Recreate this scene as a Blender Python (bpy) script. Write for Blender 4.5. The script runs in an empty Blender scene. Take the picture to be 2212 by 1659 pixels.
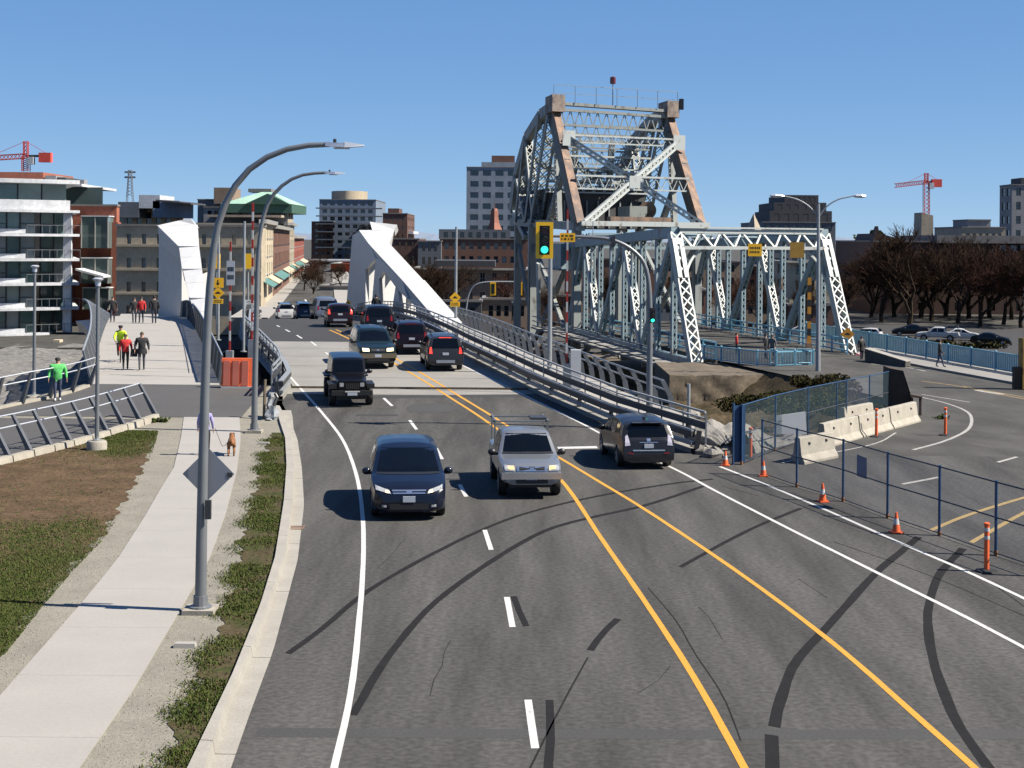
import bpy, bmesh, math, random
from mathutils import Vector, Matrix
random.seed(7)
R = math.radians
V = Vector
scn = bpy.context.scene
COL = scn.collection
# ------------------------------------------------------------------ camera, sky, sun
CAM_H = 7.3
FPX = 1987.4            # survey focal length, for a 2212 px wide picture
KY = 1.71               # metres per survey unit along the view (the lens is a short telephoto)
HORY = 518.5
ROLL = R(0.45)
cam = bpy.data.cameras.new('camera'); camo = bpy.data.objects.new('camera', cam); COL.objects.link(camo)
cam.sensor_width = 36; cam.lens = 36*FPX*KY/2212
cam.shift_y = (HORY-829.5)/2212
cam.clip_start = .1; cam.clip_end = 60000
camo.location = (0, 0, CAM_H); camo.rotation_euler = (R(90), -ROLL, 0)
scn.camera = camo
SUN_EL, SUN_AZ = R(47), R(99)          # azimuth clockwise from +Y (the view direction)
w = bpy.data.worlds.new('World'); scn.world = w; w.use_nodes = True
nt = w.node_tree
bg = nt.nodes['Background']
sky = nt.nodes.new('ShaderNodeTexSky'); sky.sky_type = 'NISHITA'; sky.sun_disc = False
sky.sun_elevation = SUN_EL; sky.sun_rotation = SUN_AZ
sky.altitude = 0; sky.air_density = .4; sky.dust_density = 0.0; sky.ozone_density = 2
sp_ = nt.nodes.new('ShaderNodeSeparateColor'); cb_ = nt.nodes.new('ShaderNodeCombineColor'); nt.links.new(sky.outputs[0], sp_.inputs[0])
for k, (pw, gn) in enumerate(((.66, .55), (.50, .93), (.30, 1.78))):      # even grade of the whole sky
    m1 = nt.nodes.new('ShaderNodeMath'); m1.operation = 'POWER'; m1.inputs[1].default_value = pw; nt.links.new(sp_.outputs[k], m1.inputs[0])
    m2 = nt.nodes.new('ShaderNodeMath'); m2.operation = 'MULTIPLY'; m2.inputs[1].default_value = gn; nt.links.new(m1.outputs[0], m2.inputs[0]); nt.links.new(m2.outputs[0], cb_.inputs[k])
nt.links.new(cb_.outputs[0], bg.inputs['Color'])
bg.inputs['Strength'].default_value = .1
sun = bpy.data.lights.new('sun', 'SUN'); suno = bpy.data.objects.new('sun', sun); COL.objects.link(suno)
sun.energy = 5.0; sun.angle = R(.5); sun.color = (1, .925, .81)
sd = V((math.sin(SUN_AZ)*math.cos(SUN_EL), math.cos(SUN_AZ)*math.cos(SUN_EL), math.sin(SUN_EL)))
suno.rotation_euler = sd.to_track_quat('Z', 'Y').to_euler(); suno.location = (60, -20, 80)
vs = scn.view_settings
vs.view_transform = 'Standard'; vs.look = 'None'; vs.gamma = 1; vs.exposure = 1.3
try: vs.use_curve_mapping = False
except Exception: pass

# ------------------------------------------------------------------ picture -> place
def ray(x, y):
    dx, dy = x-1106.0, HORY-y
    c, s = math.cos(ROLL), math.sin(ROLL)
    return (dx*c-dy*s)/FPX, (dx*s+dy*c)/FPX
def at(x, y, Y):
    u, v = ray(x, y); return V((u*Y, Y, CAM_H+v*Y))
_P = [(0,0),(24,0),(31.5,0),(34,.12),(37,.38),(42,.78),(47,1.1),(52,1.35),(57,1.5),(62,1.5),(67,1.33),(73,.9),(80,.25),(90,-.65),(100,-1.05),(115,-1.15),(400,-1.15)]
def interp(P, t):
    if t <= P[0][0]: return P[0][1]
    for i in range(len(P)-1):
        if t <= P[i+1][0]:
            x0, y0 = P[i]; x1, y1 = P[i+1]; h = x1-x0
            m0 = (y1-P[i-1][1])/(x1-P[i-1][0]) if i > 0 else (y1-y0)/h
            m1 = (P[i+2][1]-y0)/(P[i+2][0]-x0) if i+2 < len(P) else (y1-y0)/h
            q = (t-x0)/h
            return (2*q**3-3*q*q+1)*y0+(q**3-2*q*q+q)*h*m0+(-2*q**3+3*q*q)*y1+(q**3-q*q)*h*m1
    return P[-1][1]
def lin(P, t):
    if t <= P[0][0]:
        a, b = P[0], P[1]
    elif t >= P[-1][0]:
        a, b = P[-2], P[-1]
    else:
        for i in range(len(P)-1):
            if P[i][0] <= t <= P[i+1][0]: a, b = P[i], P[i+1]; break
    return a[1]+(b[1]-a[1])*(t-a[0])/(b[0]-a[0])
ZT = [interp(_P, i*.25) for i in range(1601)]
def zf(Y):
    q = max(0, min(399.9, Y))*4; i = int(q); return ZT[i]+(ZT[i+1]-ZT[i])*(q-i)
def zl(Y): return zf(Y)+.12
_O = [(0,0),(25,0),(31.5,0),(35,-.12),(40,-.4),(48,-.7),(55,-.8),(100,-.8)]
def zo(Y): return interp(_O, Y)
def gp(x, y, f=zf):
    u, v = ray(x, y); Y = 8.0
    while Y < 160:
        if CAM_H+v*Y <= f(Y):
            lo, hi = Y-.25, Y
            for _ in range(20):
                m = (lo+hi)/2
                if CAM_H+v*m <= f(m): hi = m
                else: lo = m
            return V((u*hi, hi, f(hi)))
        Y += .25
    return V((u*Y, Y, f(Y)))
def gpl(pts, f=zf): return [gp(x, y, f) for x, y in pts]

# ------------------------------------------------------------------ mesh builder
class MB:
    def __init__(s): s.v = []; s.f = []; s.m = []; s.cm = 0
    def quad(s, a, b, c, d): s.poly([a, b, c, d])
    def poly(s, pts):
        i = len(s.v); s.v += [tuple(p) for p in pts]; s.f.append(tuple(range(i, i+len(pts)))); s.m.append(s.cm)
    def hexa(s, p):      # 8 points: bottom ring 0-3, top ring 4-7
        i = len(s.v); s.v += [tuple(q) for q in p]
        for f in ((3,2,1,0),(4,5,6,7),(0,1,5,4),(1,2,6,5),(2,3,7,6),(3,0,4,7)):
            s.f.append(tuple(i+k for k in f)); s.m.append(s.cm)
    def box(s, x0, x1, y0, y1, z0, z1):
        s.hexa([(x0,y0,z0),(x1,y0,z0),(x1,y1,z0),(x0,y1,z0),(x0,y0,z1),(x1,y0,z1),(x1,y1,z1),(x0,y1,z1)])
    def obox(s, c, sz, rz=0, rx=0, ry=0):
        M_ = Matrix.Translation(V(c)) @ Matrix.Rotation(rz,4,'Z') @ Matrix.Rotation(ry,4,'Y') @ Matrix.Rotation(rx,4,'X')
        a, b, d = (q/2 for q in sz)
        s.hexa([M_ @ V(p) for p in ((-a,-b,-d),(a,-b,-d),(a,b,-d),(-a,b,-d),(-a,-b,d),(a,-b,d),(a,b,d),(-a,b,d))])
    def beam(s, p, q, w, h, up=(0,0,1)):
        p, q, up = V(p), V(q), V(up); d = (q-p).normalized()
        a = d.cross(up)
        if a.length < 1e-4: a = d.cross(V((1,0,0)))
        a.normalize(); b = a.cross(d).normalized(); a = a*w/2; b = b*h/2
        s.hexa([p-a-b, p+a-b, q+a-b, q-a-b, p-a+b, p+a+b, q+a+b, q-a+b])
    def tube(s, pts, r, n=8, cap=True):
        pts = [V(p) for p in pts]; k = len(pts); rs = r if isinstance(r, (list, tuple)) else [r]*k
        d0 = (pts[1]-pts[0]).normalized(); a = d0.cross(V((0,0,1)))
        if a.length < 1e-3: a = d0.cross(V((1,0,0)))
        a.normalize(); base = len(s.v)
        for i in range(k):
            d = (pts[min(i+1,k-1)]-pts[max(i-1,0)]).normalized()
            a = (a-d*a.dot(d)).normalized(); b = d.cross(a)
            for j in range(n):
                t = 2*math.pi*j/n; s.v.append(tuple(pts[i]+(a*math.cos(t)+b*math.sin(t))*rs[i]))
        for i in range(k-1):
            for j in range(n):
                j2 = (j+1) % n
                s.f.append((base+i*n+j, base+i*n+j2, base+(i+1)*n+j2, base+(i+1)*n+j)); s.m.append(s.cm)
        if cap:
            s.f.append(tuple(base+j for j in range(n-1,-1,-1))); s.m.append(s.cm)
            s.f.append(tuple(base+(k-1)*n+j for j in range(n))); s.m.append(s.cm)
    def lathe(s, c, prof, n=16, axis='Z', cap=True):
        c = V(c); base = len(s.v)
        for r, h in prof:
            for j in range(n):
                t = 2*math.pi*j/n; x, y = r*math.cos(t), r*math.sin(t)
                p = (x, y, h) if axis == 'Z' else ((h, x, y) if axis == 'X' else (y, h, x))
                s.v.append(tuple(c+V(p)))
        for i in range(len(prof)-1):
            for j in range(n):
                j2 = (j+1) % n
                s.f.append((base+i*n+j, base+i*n+j2, base+(i+1)*n+j2, base+(i+1)*n+j)); s.m.append(s.cm)
        if cap:
            s.f.append(tuple(base+j for j in range(n-1,-1,-1))); s.m.append(s.cm)
            k = len(prof)-1; s.f.append(tuple(base+k*n+j for j in range(n))); s.m.append(s.cm)
    def prism(s, poly, vec):     # planar polygon swept along vec
        vec = V(vec); a = [V(p) for p in poly]; b = [p+vec for p in a]; n = len(a)
        s.poly(a[::-1]); s.poly(b)
        for i in range(n): s.quad(a[i], a[(i+1)%n], b[(i+1)%n], b[i])
    def sphere(s, c, r, n=10, m=6, sc=(1,1,1)):
        prof = [(max(1e-3, r*math.sin(math.pi*i/m)), -r*math.cos(math.pi*i/m)) for i in range(m+1)]
        k = len(s.v); s.lathe((0,0,0), prof, n)
        for i in range(k, len(s.v)):
            p = s.v[i]; s.v[i] = (c[0]+p[0]*sc[0], c[1]+p[1]*sc[1], c[2]+p[2]*sc[2])
    def strip(s, A, B):
        i = len(s.v); n = len(A)
        for a, b in zip(A, B): s.v += [tuple(a), tuple(b)]
        for k in range(n-1):
            s.f.append((i+2*k, i+2*k+1, i+2*k+3, i+2*k+2)); s.m.append(s.cm)
    def mesh(s, name, mats, off=None, smooth=False, angle=35, conv=None):
        me = bpy.data.meshes.new(name); v = s.v
        if conv == 'plan': v = [(a, b*KY, c) for a, b, c in v]
        elif conv is not None: v = [(a, conv*KY+b-conv, c) for a, b, c in v]
        if off is not None: v = [(a-off.x, b-off.y, c-off.z) for a, b, c in v]
        me.from_pydata(v, [], s.f); me.update()
        for m in (mats if isinstance(mats, (list, tuple)) else [mats]): me.materials.append(M[m] if isinstance(m, str) else m)
        if any(s.m): me.polygons.foreach_set('material_index', s.m)
        if smooth:
            me.polygons.foreach_set('use_smooth', [True]*len(me.polygons)); me.set_sharp_from_angle(angle=R(angle))
        return me
    def build(s, name, mats, parent=None, local=False, smooth=False, angle=35, rigid=False):
        off = conv = None
        if not local:
            conv = 'plan'
            if parent is not None:
                off = woff(parent); r = parent
                while r.parent is not None: r = r.parent
                conv = RG.get(r.name, 'plan')
            elif rigid: conv = sum(p[1] for p in s.v)/len(s.v)
        o = bpy.data.objects.new(name, s.mesh(name, mats, off, smooth, angle, conv)); COL.objects.link(o)
        if parent is not None: o.parent = parent
        return o
RG = {}                 # things kept rigid: their size does not follow the survey scale
RIGID = set('street_lamp path_lamp double_arm_lamp traffic_signal sign_pole barrier_gate plastic_barrier sheeting_bundle hoarding bollard_post gate_leaf flower_tribute bramble hedge evergreen_tree weed far_signal signal_pole globe_lamp hanging_sign striped_arm yellow_column tower_crane lattice_mast turret spire'.split())
def real(p): return V((p[0], p[1]*KY, p[2]))
def woff(o):
    v = V((0,0,0))
    while o is not None: v = v+o.location; o = o.parent
    return v
def thing(name, label, cat, loc=(0,0,0), rz=0, group=None, metric=False):
    o = bpy.data.objects.new(name, None); COL.objects.link(o); o.empty_display_size = .2
    o.location = loc if metric else real(loc); o.rotation_euler = (0, 0, rz); o['label'] = label; o['category'] = cat
    if group: o['group'] = group
    if name in RIGID: RG[o.name] = loc[1]
    return o
def tag(o, label, cat, group=None):
    o['label'] = label; o['category'] = cat
    if group: o['group'] = group
    return o
def struct(o, kind='structure'): o['kind'] = kind; return o
def inst(name, me, parent, loc=(0,0,0), rz=0):
    o = bpy.data.objects.new(name, me); COL.objects.link(o)
    o.parent = parent; o.location = loc; o.rotation_euler = (0, 0, rz); return o
def copy_tree(o, parent=None):
    c = o.copy(); COL.objects.link(c)
    if parent is not None: c.parent = parent
    for ch in list(o.children): copy_tree(ch, c)
    return c

# ------------------------------------------------------------------ materials
M = {}
ALB = .47
def mat(name, col, rough=.6, metal=0, var=.12, scale=2.0, bump=0, bscale=40, coat=0, col2=None, thr=None, stretch=None, spec=.5, emit=0, alpha=1, fine=0, fscale=60, alb=None):
    k_ = 1 if emit or metal >= .5 or coat else (ALB if alb is None else alb); col = tuple(c*k_ for c in col); col2 = tuple(c*k_ for c in col2) if col2 else None
    m = bpy.data.materials.new(name); m.use_nodes = True; n = m.node_tree.nodes; L = m.node_tree.links
    b = n['Principled BSDF']; b.inputs['Roughness'].default_value = rough; b.inputs['Metallic'].default_value = metal
    b.inputs['Specular IOR Level'].default_value = spec
    if coat: b.inputs['Coat Weight'].default_value = coat; b.inputs['Coat Roughness'].default_value = .04
    if emit: b.inputs['Emission Color'].default_value = (*col, 1); b.inputs['Emission Strength'].default_value = emit
    if alpha < 1: b.inputs['Alpha'].default_value = alpha
    g = n.new('ShaderNodeNewGeometry'); pos = g.outputs['Position']
    if stretch:
        mp = n.new('ShaderNodeMapping'); mp.inputs['Scale'].default_value = stretch; L.new(pos, mp.inputs['Vector']); pos = mp.outputs[0]
    c1 = tuple(max(0, c*(1-var)) for c in col); c2 = col2 or tuple(min(1, c*(1+var)) for c in col)
    nz = n.new('ShaderNodeTexNoise'); nz.inputs['Scale'].default_value = scale; nz.inputs['Detail'].default_value = 6; nz.inputs['Roughness'].default_value = .6
    L.new(pos, nz.inputs['Vector'])
    mr = n.new('ShaderNodeMapRange'); lo, hi = thr or (.3, .7)
    mr.inputs['From Min'].default_value = lo; mr.inputs['From Max'].default_value = hi; L.new(nz.outputs['Fac'], mr.inputs['Value'])
    mx = n.new('ShaderNodeMix'); mx.data_type = 'RGBA'; L.new(mr.outputs[0], mx.inputs['Factor'])
    mx.inputs['A'].default_value = (*(c1 if not col2 else col), 1); mx.inputs['B'].default_value = (*c2, 1)
    out = mx.outputs['Result']
    if fine:
        nf = n.new('ShaderNodeTexNoise'); nf.inputs['Scale'].default_value = fscale; nf.inputs['Detail'].default_value = 3; L.new(g.outputs['Position'], nf.inputs['Vector'])
        m2 = n.new('ShaderNodeMapRange'); m2.inputs['From Min'].default_value = .34; m2.inputs['From Max'].default_value = .66
        m2.inputs['To Min'].default_value = 1-fine; m2.inputs['To Max'].default_value = 1+fine; L.new(nf.outputs['Fac'], m2.inputs['Value'])
        vm = n.new('ShaderNodeVectorMath'); vm.operation = 'SCALE'; L.new(out, vm.inputs[0]); L.new(m2.outputs[0], vm.inputs['Scale']); out = vm.outputs[0]
    L.new(out, b.inputs['Base Color'])
    if bump:
        nb = n.new('ShaderNodeTexNoise'); nb.inputs['Scale'].default_value = bscale; nb.inputs['Detail'].default_value = 4; L.new(g.outputs['Position'], nb.inputs['Vector'])
        bp = n.new('ShaderNodeBump'); bp.inputs['Strength'].default_value = bump; bp.inputs['Distance'].default_value = .02
        L.new(nb.outputs['Fac'], bp.inputs['Height']); L.new(bp.outputs[0], b.inputs['Normal'])
    M[name] = m; return m
mat('asphalt', (.103,.100,.094), .9, spec=.2, thr=(.36,.64), var=.30, scale=.8, stretch=(1.0,.10,1), fine=.22, fscale=9, bump=.25, bscale=60)
mat('asphalt_old', (.102,.098,.089), .9, spec=.2, thr=(.36,.64), var=.24, scale=.5, stretch=(1,.4,1), fine=.18, fscale=14, bump=.25, bscale=50)
mat('asphalt_dark', (.042,.04,.038), .8, var=.15, scale=.8, fine=.12, fscale=20)
mat('darker_asphalt', (.066,.064,.06), .85, var=.1, scale=.8, fine=.15, fscale=18)
mat('asphalt_path', (.10,.096,.092), .85, var=.1, scale=.5, fine=.12, fscale=16)
mat('tar', (.026,.025,.025), .85, spec=.1, var=.15, scale=3)
mat('deck_concrete', (.36,.345,.315), .8, var=.12, scale=.5, fine=.07, fscale=12, bump=.1)
mat('path_concrete', (.49,.465,.425), .8, var=.05, scale=.7, fine=.04, fscale=14, bump=.08)
mat('kerb_concrete', (.47,.44,.385), .8, var=.1, scale=1.3, fine=.08, fscale=20, bump=.15)
mat('barrier_concrete', (.50,.46,.38), .85, var=.16, scale=2.2, fine=.1, fscale=20, bump=.2)
mat('old_concrete', (.165,.128,.085), .92, var=.3, scale=.7, fine=.22, fscale=5, bump=.5, bscale=8)
mat('gravel', (.33,.305,.245), .95, var=.14, scale=.9, fine=.22, fscale=30, bump=.8, bscale=45)
mat('rubble', (.36,.34,.305), .95, var=.25, scale=1.3, fine=.25, fscale=12, bump=.9, bscale=14)
mat('soil', (.155,.105,.065), .95, spec=.05, var=.3, scale=.9, fine=.3, fscale=10, bump=.8, bscale=25)
mat('lawn_soil', (.12,.095,.055), .95, spec=.05, col2=(.07,.085,.03), scale=1.1, thr=(.42,.62), fine=.3, fscale=12, bump=.8, bscale=25)
mat('grass', (.065,.10,.022), .9, col2=(.115,.135,.04), scale=1.2, spec=.06, alb=.52)
mat('grass_dry', (.19,.15,.08), .9, var=.3, scale=3, spec=.08)
mat('ivy', (.028,.035,.014), .95, spec=.04, col2=(.085,.07,.03), scale=1.5)
mat('paint_white', (.84,.83,.80), .6, col2=(.50,.49,.46), scale=7, thr=(.56,.78), fine=.08, fscale=20)
mat('paint_worn', (.55,.53,.49), .7, col2=(.25,.24,.22), scale=5, thr=(.5,.7))
mat('paint_yellow', (.88,.44,.035), .6, col2=(.50,.28,.06), thr=(.56,.8), scale=6, fine=.1, fscale=30)
mat('paint_yellow_worn', (.52,.36,.13), .7, var=.2, scale=5, fine=.15)
mat('steel_grey', (.30,.32,.34), .45, metal=.35, var=.08, scale=2)
mat('steel_light', (.48,.50,.53), .4, metal=.5, var=.06, scale=2)
mat('steel_dark', (.075,.08,.09), .5, metal=.3, var=.15, scale=3)
mat('galv', (.50,.53,.55), .45, metal=.3, var=.1, scale=5)
mat('white_steel', (.78,.775,.755), .5, var=.05, scale=1.1, stretch=(1,1,.12), fine=.04, fscale=3, alb=.52)
mat('blue_paint', (.33,.45,.50), .55, col2=(.20,.11,.06), scale=1.6, thr=(.58,.72), stretch=(1,1,.5))
mat('blue_sunlit', (.66,.71,.69), .6, col2=(.27,.17,.11), scale=2.2, thr=(.57,.72), stretch=(1,1,.45))  # same bridge paint for sunlit members, the sunlight mixed into the colour
mat('blue_bright', (.20,.48,.64), .5, var=.12, scale=2, alb=.62)
mat('blue_panel', (.20,.38,.48), .55, var=.12, scale=1.5, alb=.62)
mat('grey_green', (.37,.40,.385), .6, col2=(.12,.10,.085), scale=1.4, thr=(.55,.72), stretch=(1,1,.4))
mat('rust_steel', (.42,.26,.17), .75, col2=(.20,.14,.115), scale=1.2, thr=(.4,.6), stretch=(1,1,.35), fine=.2, fscale=8)
mat('counterweight', (.085,.085,.083), .9, var=.25, scale=1)
mat('fence_blue', (.02,.085,.21), .5, var=.15, scale=4)
mat('mesh_wire', (.12,.14,.17), .6, metal=.3, var=.1)
mat('orange', (.95,.15,.03), .55, var=.1, scale=4, alb=.62)
mat('barrier_orange', (.85,.15,.04), .5, var=.12, scale=2.5, alb=.85)
mat('reflect_white', (.85,.85,.82), .4, var=.03)
mat('black_rubber', (.018,.018,.018), .75, var=.2, scale=5)
mat('black_plastic', (.02,.02,.022), .45, var=.1)
mat('sign_yellow', (1.0,.52,.01), .45, var=.03, alb=.8)
mat('sign_black', (.015,.015,.015), .5, var=.1)
mat('sign_white', (.82,.84,.86), .4, var=.03)
mat('sign_back', (.42,.45,.52), .4, metal=.4, var=.04)
mat('signal_yellow', (1.0,.56,.01), .4, var=.03, alb=.8)
mat('light_green', (.03,.95,.50), .3, emit=.9, var=.01)
mat('light_off_red', (.12,.01,.01), .3, var=.05)
mat('light_off_amber', (.10,.05,.01), .3, var=.05)
mat('glass', (.025,.035,.045), .06, var=.2, scale=1, spec=.8)
mat('glass_teal', (.13,.22,.205), .07, var=.25, scale=.3, spec=.8)
mat('glass_shop', (.03,.035,.035), .1, var=.4, scale=.6)
mat('glass_pale', (.33,.42,.40), .12, var=.15, scale=.5)
mat('water', (.02,.04,.05), .12, bump=.6, bscale=.6, var=.2)
mat('wood', (.085,.055,.035), .85, var=.3, scale=4, stretch=(1,1,4))
mat('bark', (.075,.055,.04), .95, spec=.05, var=.3, scale=3)
mat('twig', (.075,.048,.034), .95, spec=.05, var=.3, scale=1.2)
mat('twig_red', (.10,.05,.038), .95, spec=.05, var=.3, scale=1.2)
mat('leaf_olive', (.055,.06,.02), .95, spec=.04, col2=(.10,.10,.035), scale=.8)
def resample(pts, n):
    pts = [V(p) for p in pts]; d = [0]
    for i in range(len(pts)-1): d.append(d[-1]+(pts[i+1]-pts[i]).length)
    out = []
    for k in range(n):
        t = d[-1]*k/(n-1); i = 0
        while i < len(pts)-2 and d[i+1] < t: i += 1
        q = (t-d[i])/max(1e-9, d[i+1]-d[i]); out.append(pts[i].lerp(pts[i+1], min(1, q)))
    return out
def plen(pts): return sum((V(pts[i+1])-V(pts[i])).length for i in range(len(pts)-1))
def smooth_path(pts, n):
    pts = [V(p) for p in pts]
    P = [pts[0]*2-pts[1]]+pts+[pts[-1]*2-pts[-2]]; out = []
    for i in range(1, len(P)-2):
        for k in range(8):
            t = k/8; a, b, c, d = P[i-1:i+3]
            out.append(.5*((2*b)+(c-a)*t+(2*a-5*b+4*c-d)*t*t+(3*b-a-3*c+d)*t**3))
    out.append(pts[-1]); return resample(out, n)
def ribbon(mb, pts, wd, f, lift, jag=0):
    n = max(2, int(plen(pts)/.5)+1); P = smooth_path(pts, n) if len(pts) > 2 else resample(pts, n); A = []; B = []
    for i, p in enumerate(P):
        d = (P[min(i+1,n-1)]-P[max(0,i-1)]); d.z = 0; d.normalize(); q = V((-d.y, d.x, 0))
        w0 = wd/2*(1+random.uniform(-jag, jag)); w1 = wd/2*(1+random.uniform(-jag, jag))
        a = p+q*w0; b = p-q*w1; a.z = f(a.y)+lift; b.z = f(b.y)+lift; A.append(a); B.append(b)
    mb.strip(B, A)
mat('mesh_panel', (.10,.11,.125), .6, metal=.3, var=.15, scale=3)
mat('gate_red', (.55,.03,.02), .5, var=.1)
mat('orange_pale', (.80,.22,.14), .5, var=.1)
mat('sheeting', (.36,.39,.42), .5, col2=(.16,.17,.17), scale=4, thr=(.45,.6))
mat('rust_orange', (.35,.15,.05), .8, var=.3, scale=8)
mat('faded_notice', (.22,.25,.36), .6, var=.15, scale=6)
mat('rust_pale', (.42,.33,.27), .75, col2=(.16,.12,.10), scale=1.3, thr=(.45,.65))
mat('beacon', (.16,.02,.02), .4)
mat('dark_concrete', (.10,.095,.085), .9, var=.3, scale=2)
mat('amber_faded', (.62,.33,.04), .6, var=.15, scale=3)
mat('sign_orange', (.85,.36,.02), .5, var=.05)
mat('yellow_rust', (.55,.33,.05), .7, col2=(.22,.10,.03), scale=2.5, thr=(.5,.65))
def paint(name, col, metal=.4, rough=.28):
    k = .75 if max(col) > .1 else .8; dark = max(col) < .1
    mat(name, tuple(c*k for c in col), rough, metal=0 if dark else .5*metal/.6, var=.03, scale=1, coat=.35 if dark else .6, spec=.2 if dark else .4); return name
paint('car_navy', (.006,.009,.02)); paint('car_silver', (.25,.26,.27), .6, .32); paint('car_charcoal', (.014,.014,.017), .5); paint('car_black', (.004,.004,.006))
paint('car_green', (.007,.014,.013)); paint('car_gold', (.17,.14,.10), .5); paint('car_maroon', (.007,.002,.0025)); paint('car_blue', (.018,.025,.055)); paint('car_white', (.5,.5,.49), 0); paint('car_grey', (.022,.023,.026)); paint('car_redbrown', (.014,.006,.006)); paint('car_paleblue', (.15,.17,.22), .4)
mat('car_glass', (.004,.005,.006), .05, var=.2, scale=2, spec=.35)
mat('car_glass_pale', (.04,.05,.055), .06, var=.5, scale=2, spec=.6)
mat('headlight', (1,.78,.45), .2, emit=.6, var=.01); mat('headlight_off', (.55,.58,.60), .15, var=.2, scale=9); mat('taillight_lit', (.95,.05,.03), .3, emit=.35, var=.02); mat('taillight', (.32,.015,.015), .2, var=.1)
mat('chrome', (.6,.6,.62), .18, metal=.9, var=.05); mat('plate_white', (.62,.68,.78), .5, var=.06, scale=8); mat('rim', (.34,.35,.37), .35, metal=.7, var=.1); mat('taillight_clear', (.62,.6,.72), .15, var=.15, scale=9)
def cloth(n, c): mat(n, c, .8, var=.2, scale=6, alb=.7); return n
for n_, c_ in (('cloth_red',(.55,.02,.02)),('cloth_black',(.012,.012,.014)),('cloth_hivis',(.55,.80,.02)),('cloth_green',(.10,.52,.13)),('cloth_denim',(.035,.05,.10)),('cloth_lilac',(.33,.30,.55)),('cloth_grey',(.10,.10,.11)),('cloth_navy',(.015,.02,.04)),('skin_tone',(.46,.27,.19)),('hair_dark',(.02,.014,.01)),('hair_brown',(.07,.04,.022)),('cloth_white',(.6,.6,.58)),('fur_brown',(.22,.085,.024)),('fur_dark',(.10,.035,.012))): cloth(n_, c_)
cloth('flower_pink', (.6,.12,.16))
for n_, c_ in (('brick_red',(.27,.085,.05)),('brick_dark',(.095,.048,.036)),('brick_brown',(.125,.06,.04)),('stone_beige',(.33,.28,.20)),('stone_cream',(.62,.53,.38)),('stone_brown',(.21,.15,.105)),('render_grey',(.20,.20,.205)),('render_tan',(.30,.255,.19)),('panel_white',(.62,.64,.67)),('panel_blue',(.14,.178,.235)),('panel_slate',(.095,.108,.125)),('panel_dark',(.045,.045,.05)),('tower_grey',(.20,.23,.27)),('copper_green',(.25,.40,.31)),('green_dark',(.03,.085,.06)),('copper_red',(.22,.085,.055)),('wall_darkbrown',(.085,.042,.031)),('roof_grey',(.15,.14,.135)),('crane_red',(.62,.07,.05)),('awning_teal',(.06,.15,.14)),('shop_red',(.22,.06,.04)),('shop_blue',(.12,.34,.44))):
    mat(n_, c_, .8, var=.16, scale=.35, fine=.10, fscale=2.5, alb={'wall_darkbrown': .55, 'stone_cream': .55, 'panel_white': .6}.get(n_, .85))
mat('frame_white', (.55,.54,.50), .6, var=.05); mat('frame_dark', (.03,.03,.032), .5, var=.1)
mat('glass_blind', (.30,.34,.34), .2, var=.35, scale=.25)
mat('snow', (.8,.82,.86), .8, var=.1)
mat('leg_dark', (.15,.16,.155), .6, col2=(.08,.06,.05), scale=1.4, thr=(.5,.7))
mat('post_dark', (.17,.18,.20), .5, metal=.3, var=.12, scale=3)
mat('glass_bay', (.17,.24,.235), .1, var=.2, scale=.4)
mat('headlight_amber', (1,.52,.14), .2, emit=.5, var=.01)
mat('shore_rock', (.22,.21,.195), .95, var=.35, scale=.8, fine=.3, fscale=3, bump=1.0, bscale=3)
mat('seam_grey', (.35,.35,.34), .6)
mat('bank_soil', (.085,.068,.04), .95, col2=(.16,.12,.075), scale=.6, thr=(.45,.7), fine=.3, fscale=4, bump=.6, bscale=6, spec=.05)
# ================================================================== THE SETTING
def YX(pts): return sorted((p.y, p.x) for p in pts)
AX = -.408                                  # the new bridge runs this much left per metre ahead
gut_r = YX(gpl([(499,1659),(538,1547),(590,1407),(643,1210),(657,1090),(652,1010),(643,950),(625,900),(608,868)]))
gut_m = YX(gpl([(455,1659),(500,1520),(552,1407),(619,1210),(634,1090),(637,1010),(630,950),(612,900),(600,876)]))
krb_l = YX(gpl([(410,1659),(503,1463),(562,1315),(594,1210),(613,1090),(619,1010),(616,950),(600,900),(592,884)], zl))
XB0 = gut_r[-1][1]; YB0 = gut_r[-1][0]
def bl(Y):                                   # left edge of the bridge roadway
    return lin([(YB0, XB0), (41, -9.7), (53.1, -15.0), (66, -18.6), (88, -23.5), (100,-26.0), (300,-65)], Y)
def roadL(Y): return lin(gut_r, Y) if Y <= YB0 else bl(Y)
grd = YX(gpl([(1497,981),(1400,948),(1300,914),(1150,848),(1000,771)]))
_ge = grd[-1]
def grdX(Y): return lin(grd+[(80, _ge[1]-.36*(80-_ge[0])), (100, -19.0), (300, -59)], Y)
YJ1 = gp(880, 853).y; YJ2 = gp(690, 738).y
def sheet(name, Ys, xl, xr, z, m, nx=8, parent=None):
    mb = MB(); rows = []
    for Y in Ys:
        a, b = xl(Y), xr(Y); r = []
        for i in range(nx+1): mb.v.append((a+(b-a)*i/nx, Y, z(Y))); r.append(len(mb.v)-1)
        rows.append(r)
    for i in range(len(rows)-1):
        for k in range(nx): mb.f.append((rows[i][k], rows[i][k+1], rows[i+1][k+1], rows[i+1][k])); mb.m.append(0)
    return mb.build(name, m, parent, smooth=True)
def fr(a, b, st):
    n = max(1, int(round((b-a)/st))); return [a+(b-a)*i/n for i in range(n+1)]
Y0 = grd[0][0]
road = struct(sheet('road', fr(-12, Y0, .5), lambda Y: roadL(max(Y, 10)), lambda Y: 70, zf, 'asphalt', 24))
struct(sheet('road', fr(Y0, YJ1, .5), roadL, grdX, zf, 'asphalt'))
deck = struct(sheet('bridge_deck', fr(YJ1+.02, YJ2, .5), roadL, grdX, zf, 'deck_concrete'))
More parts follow.
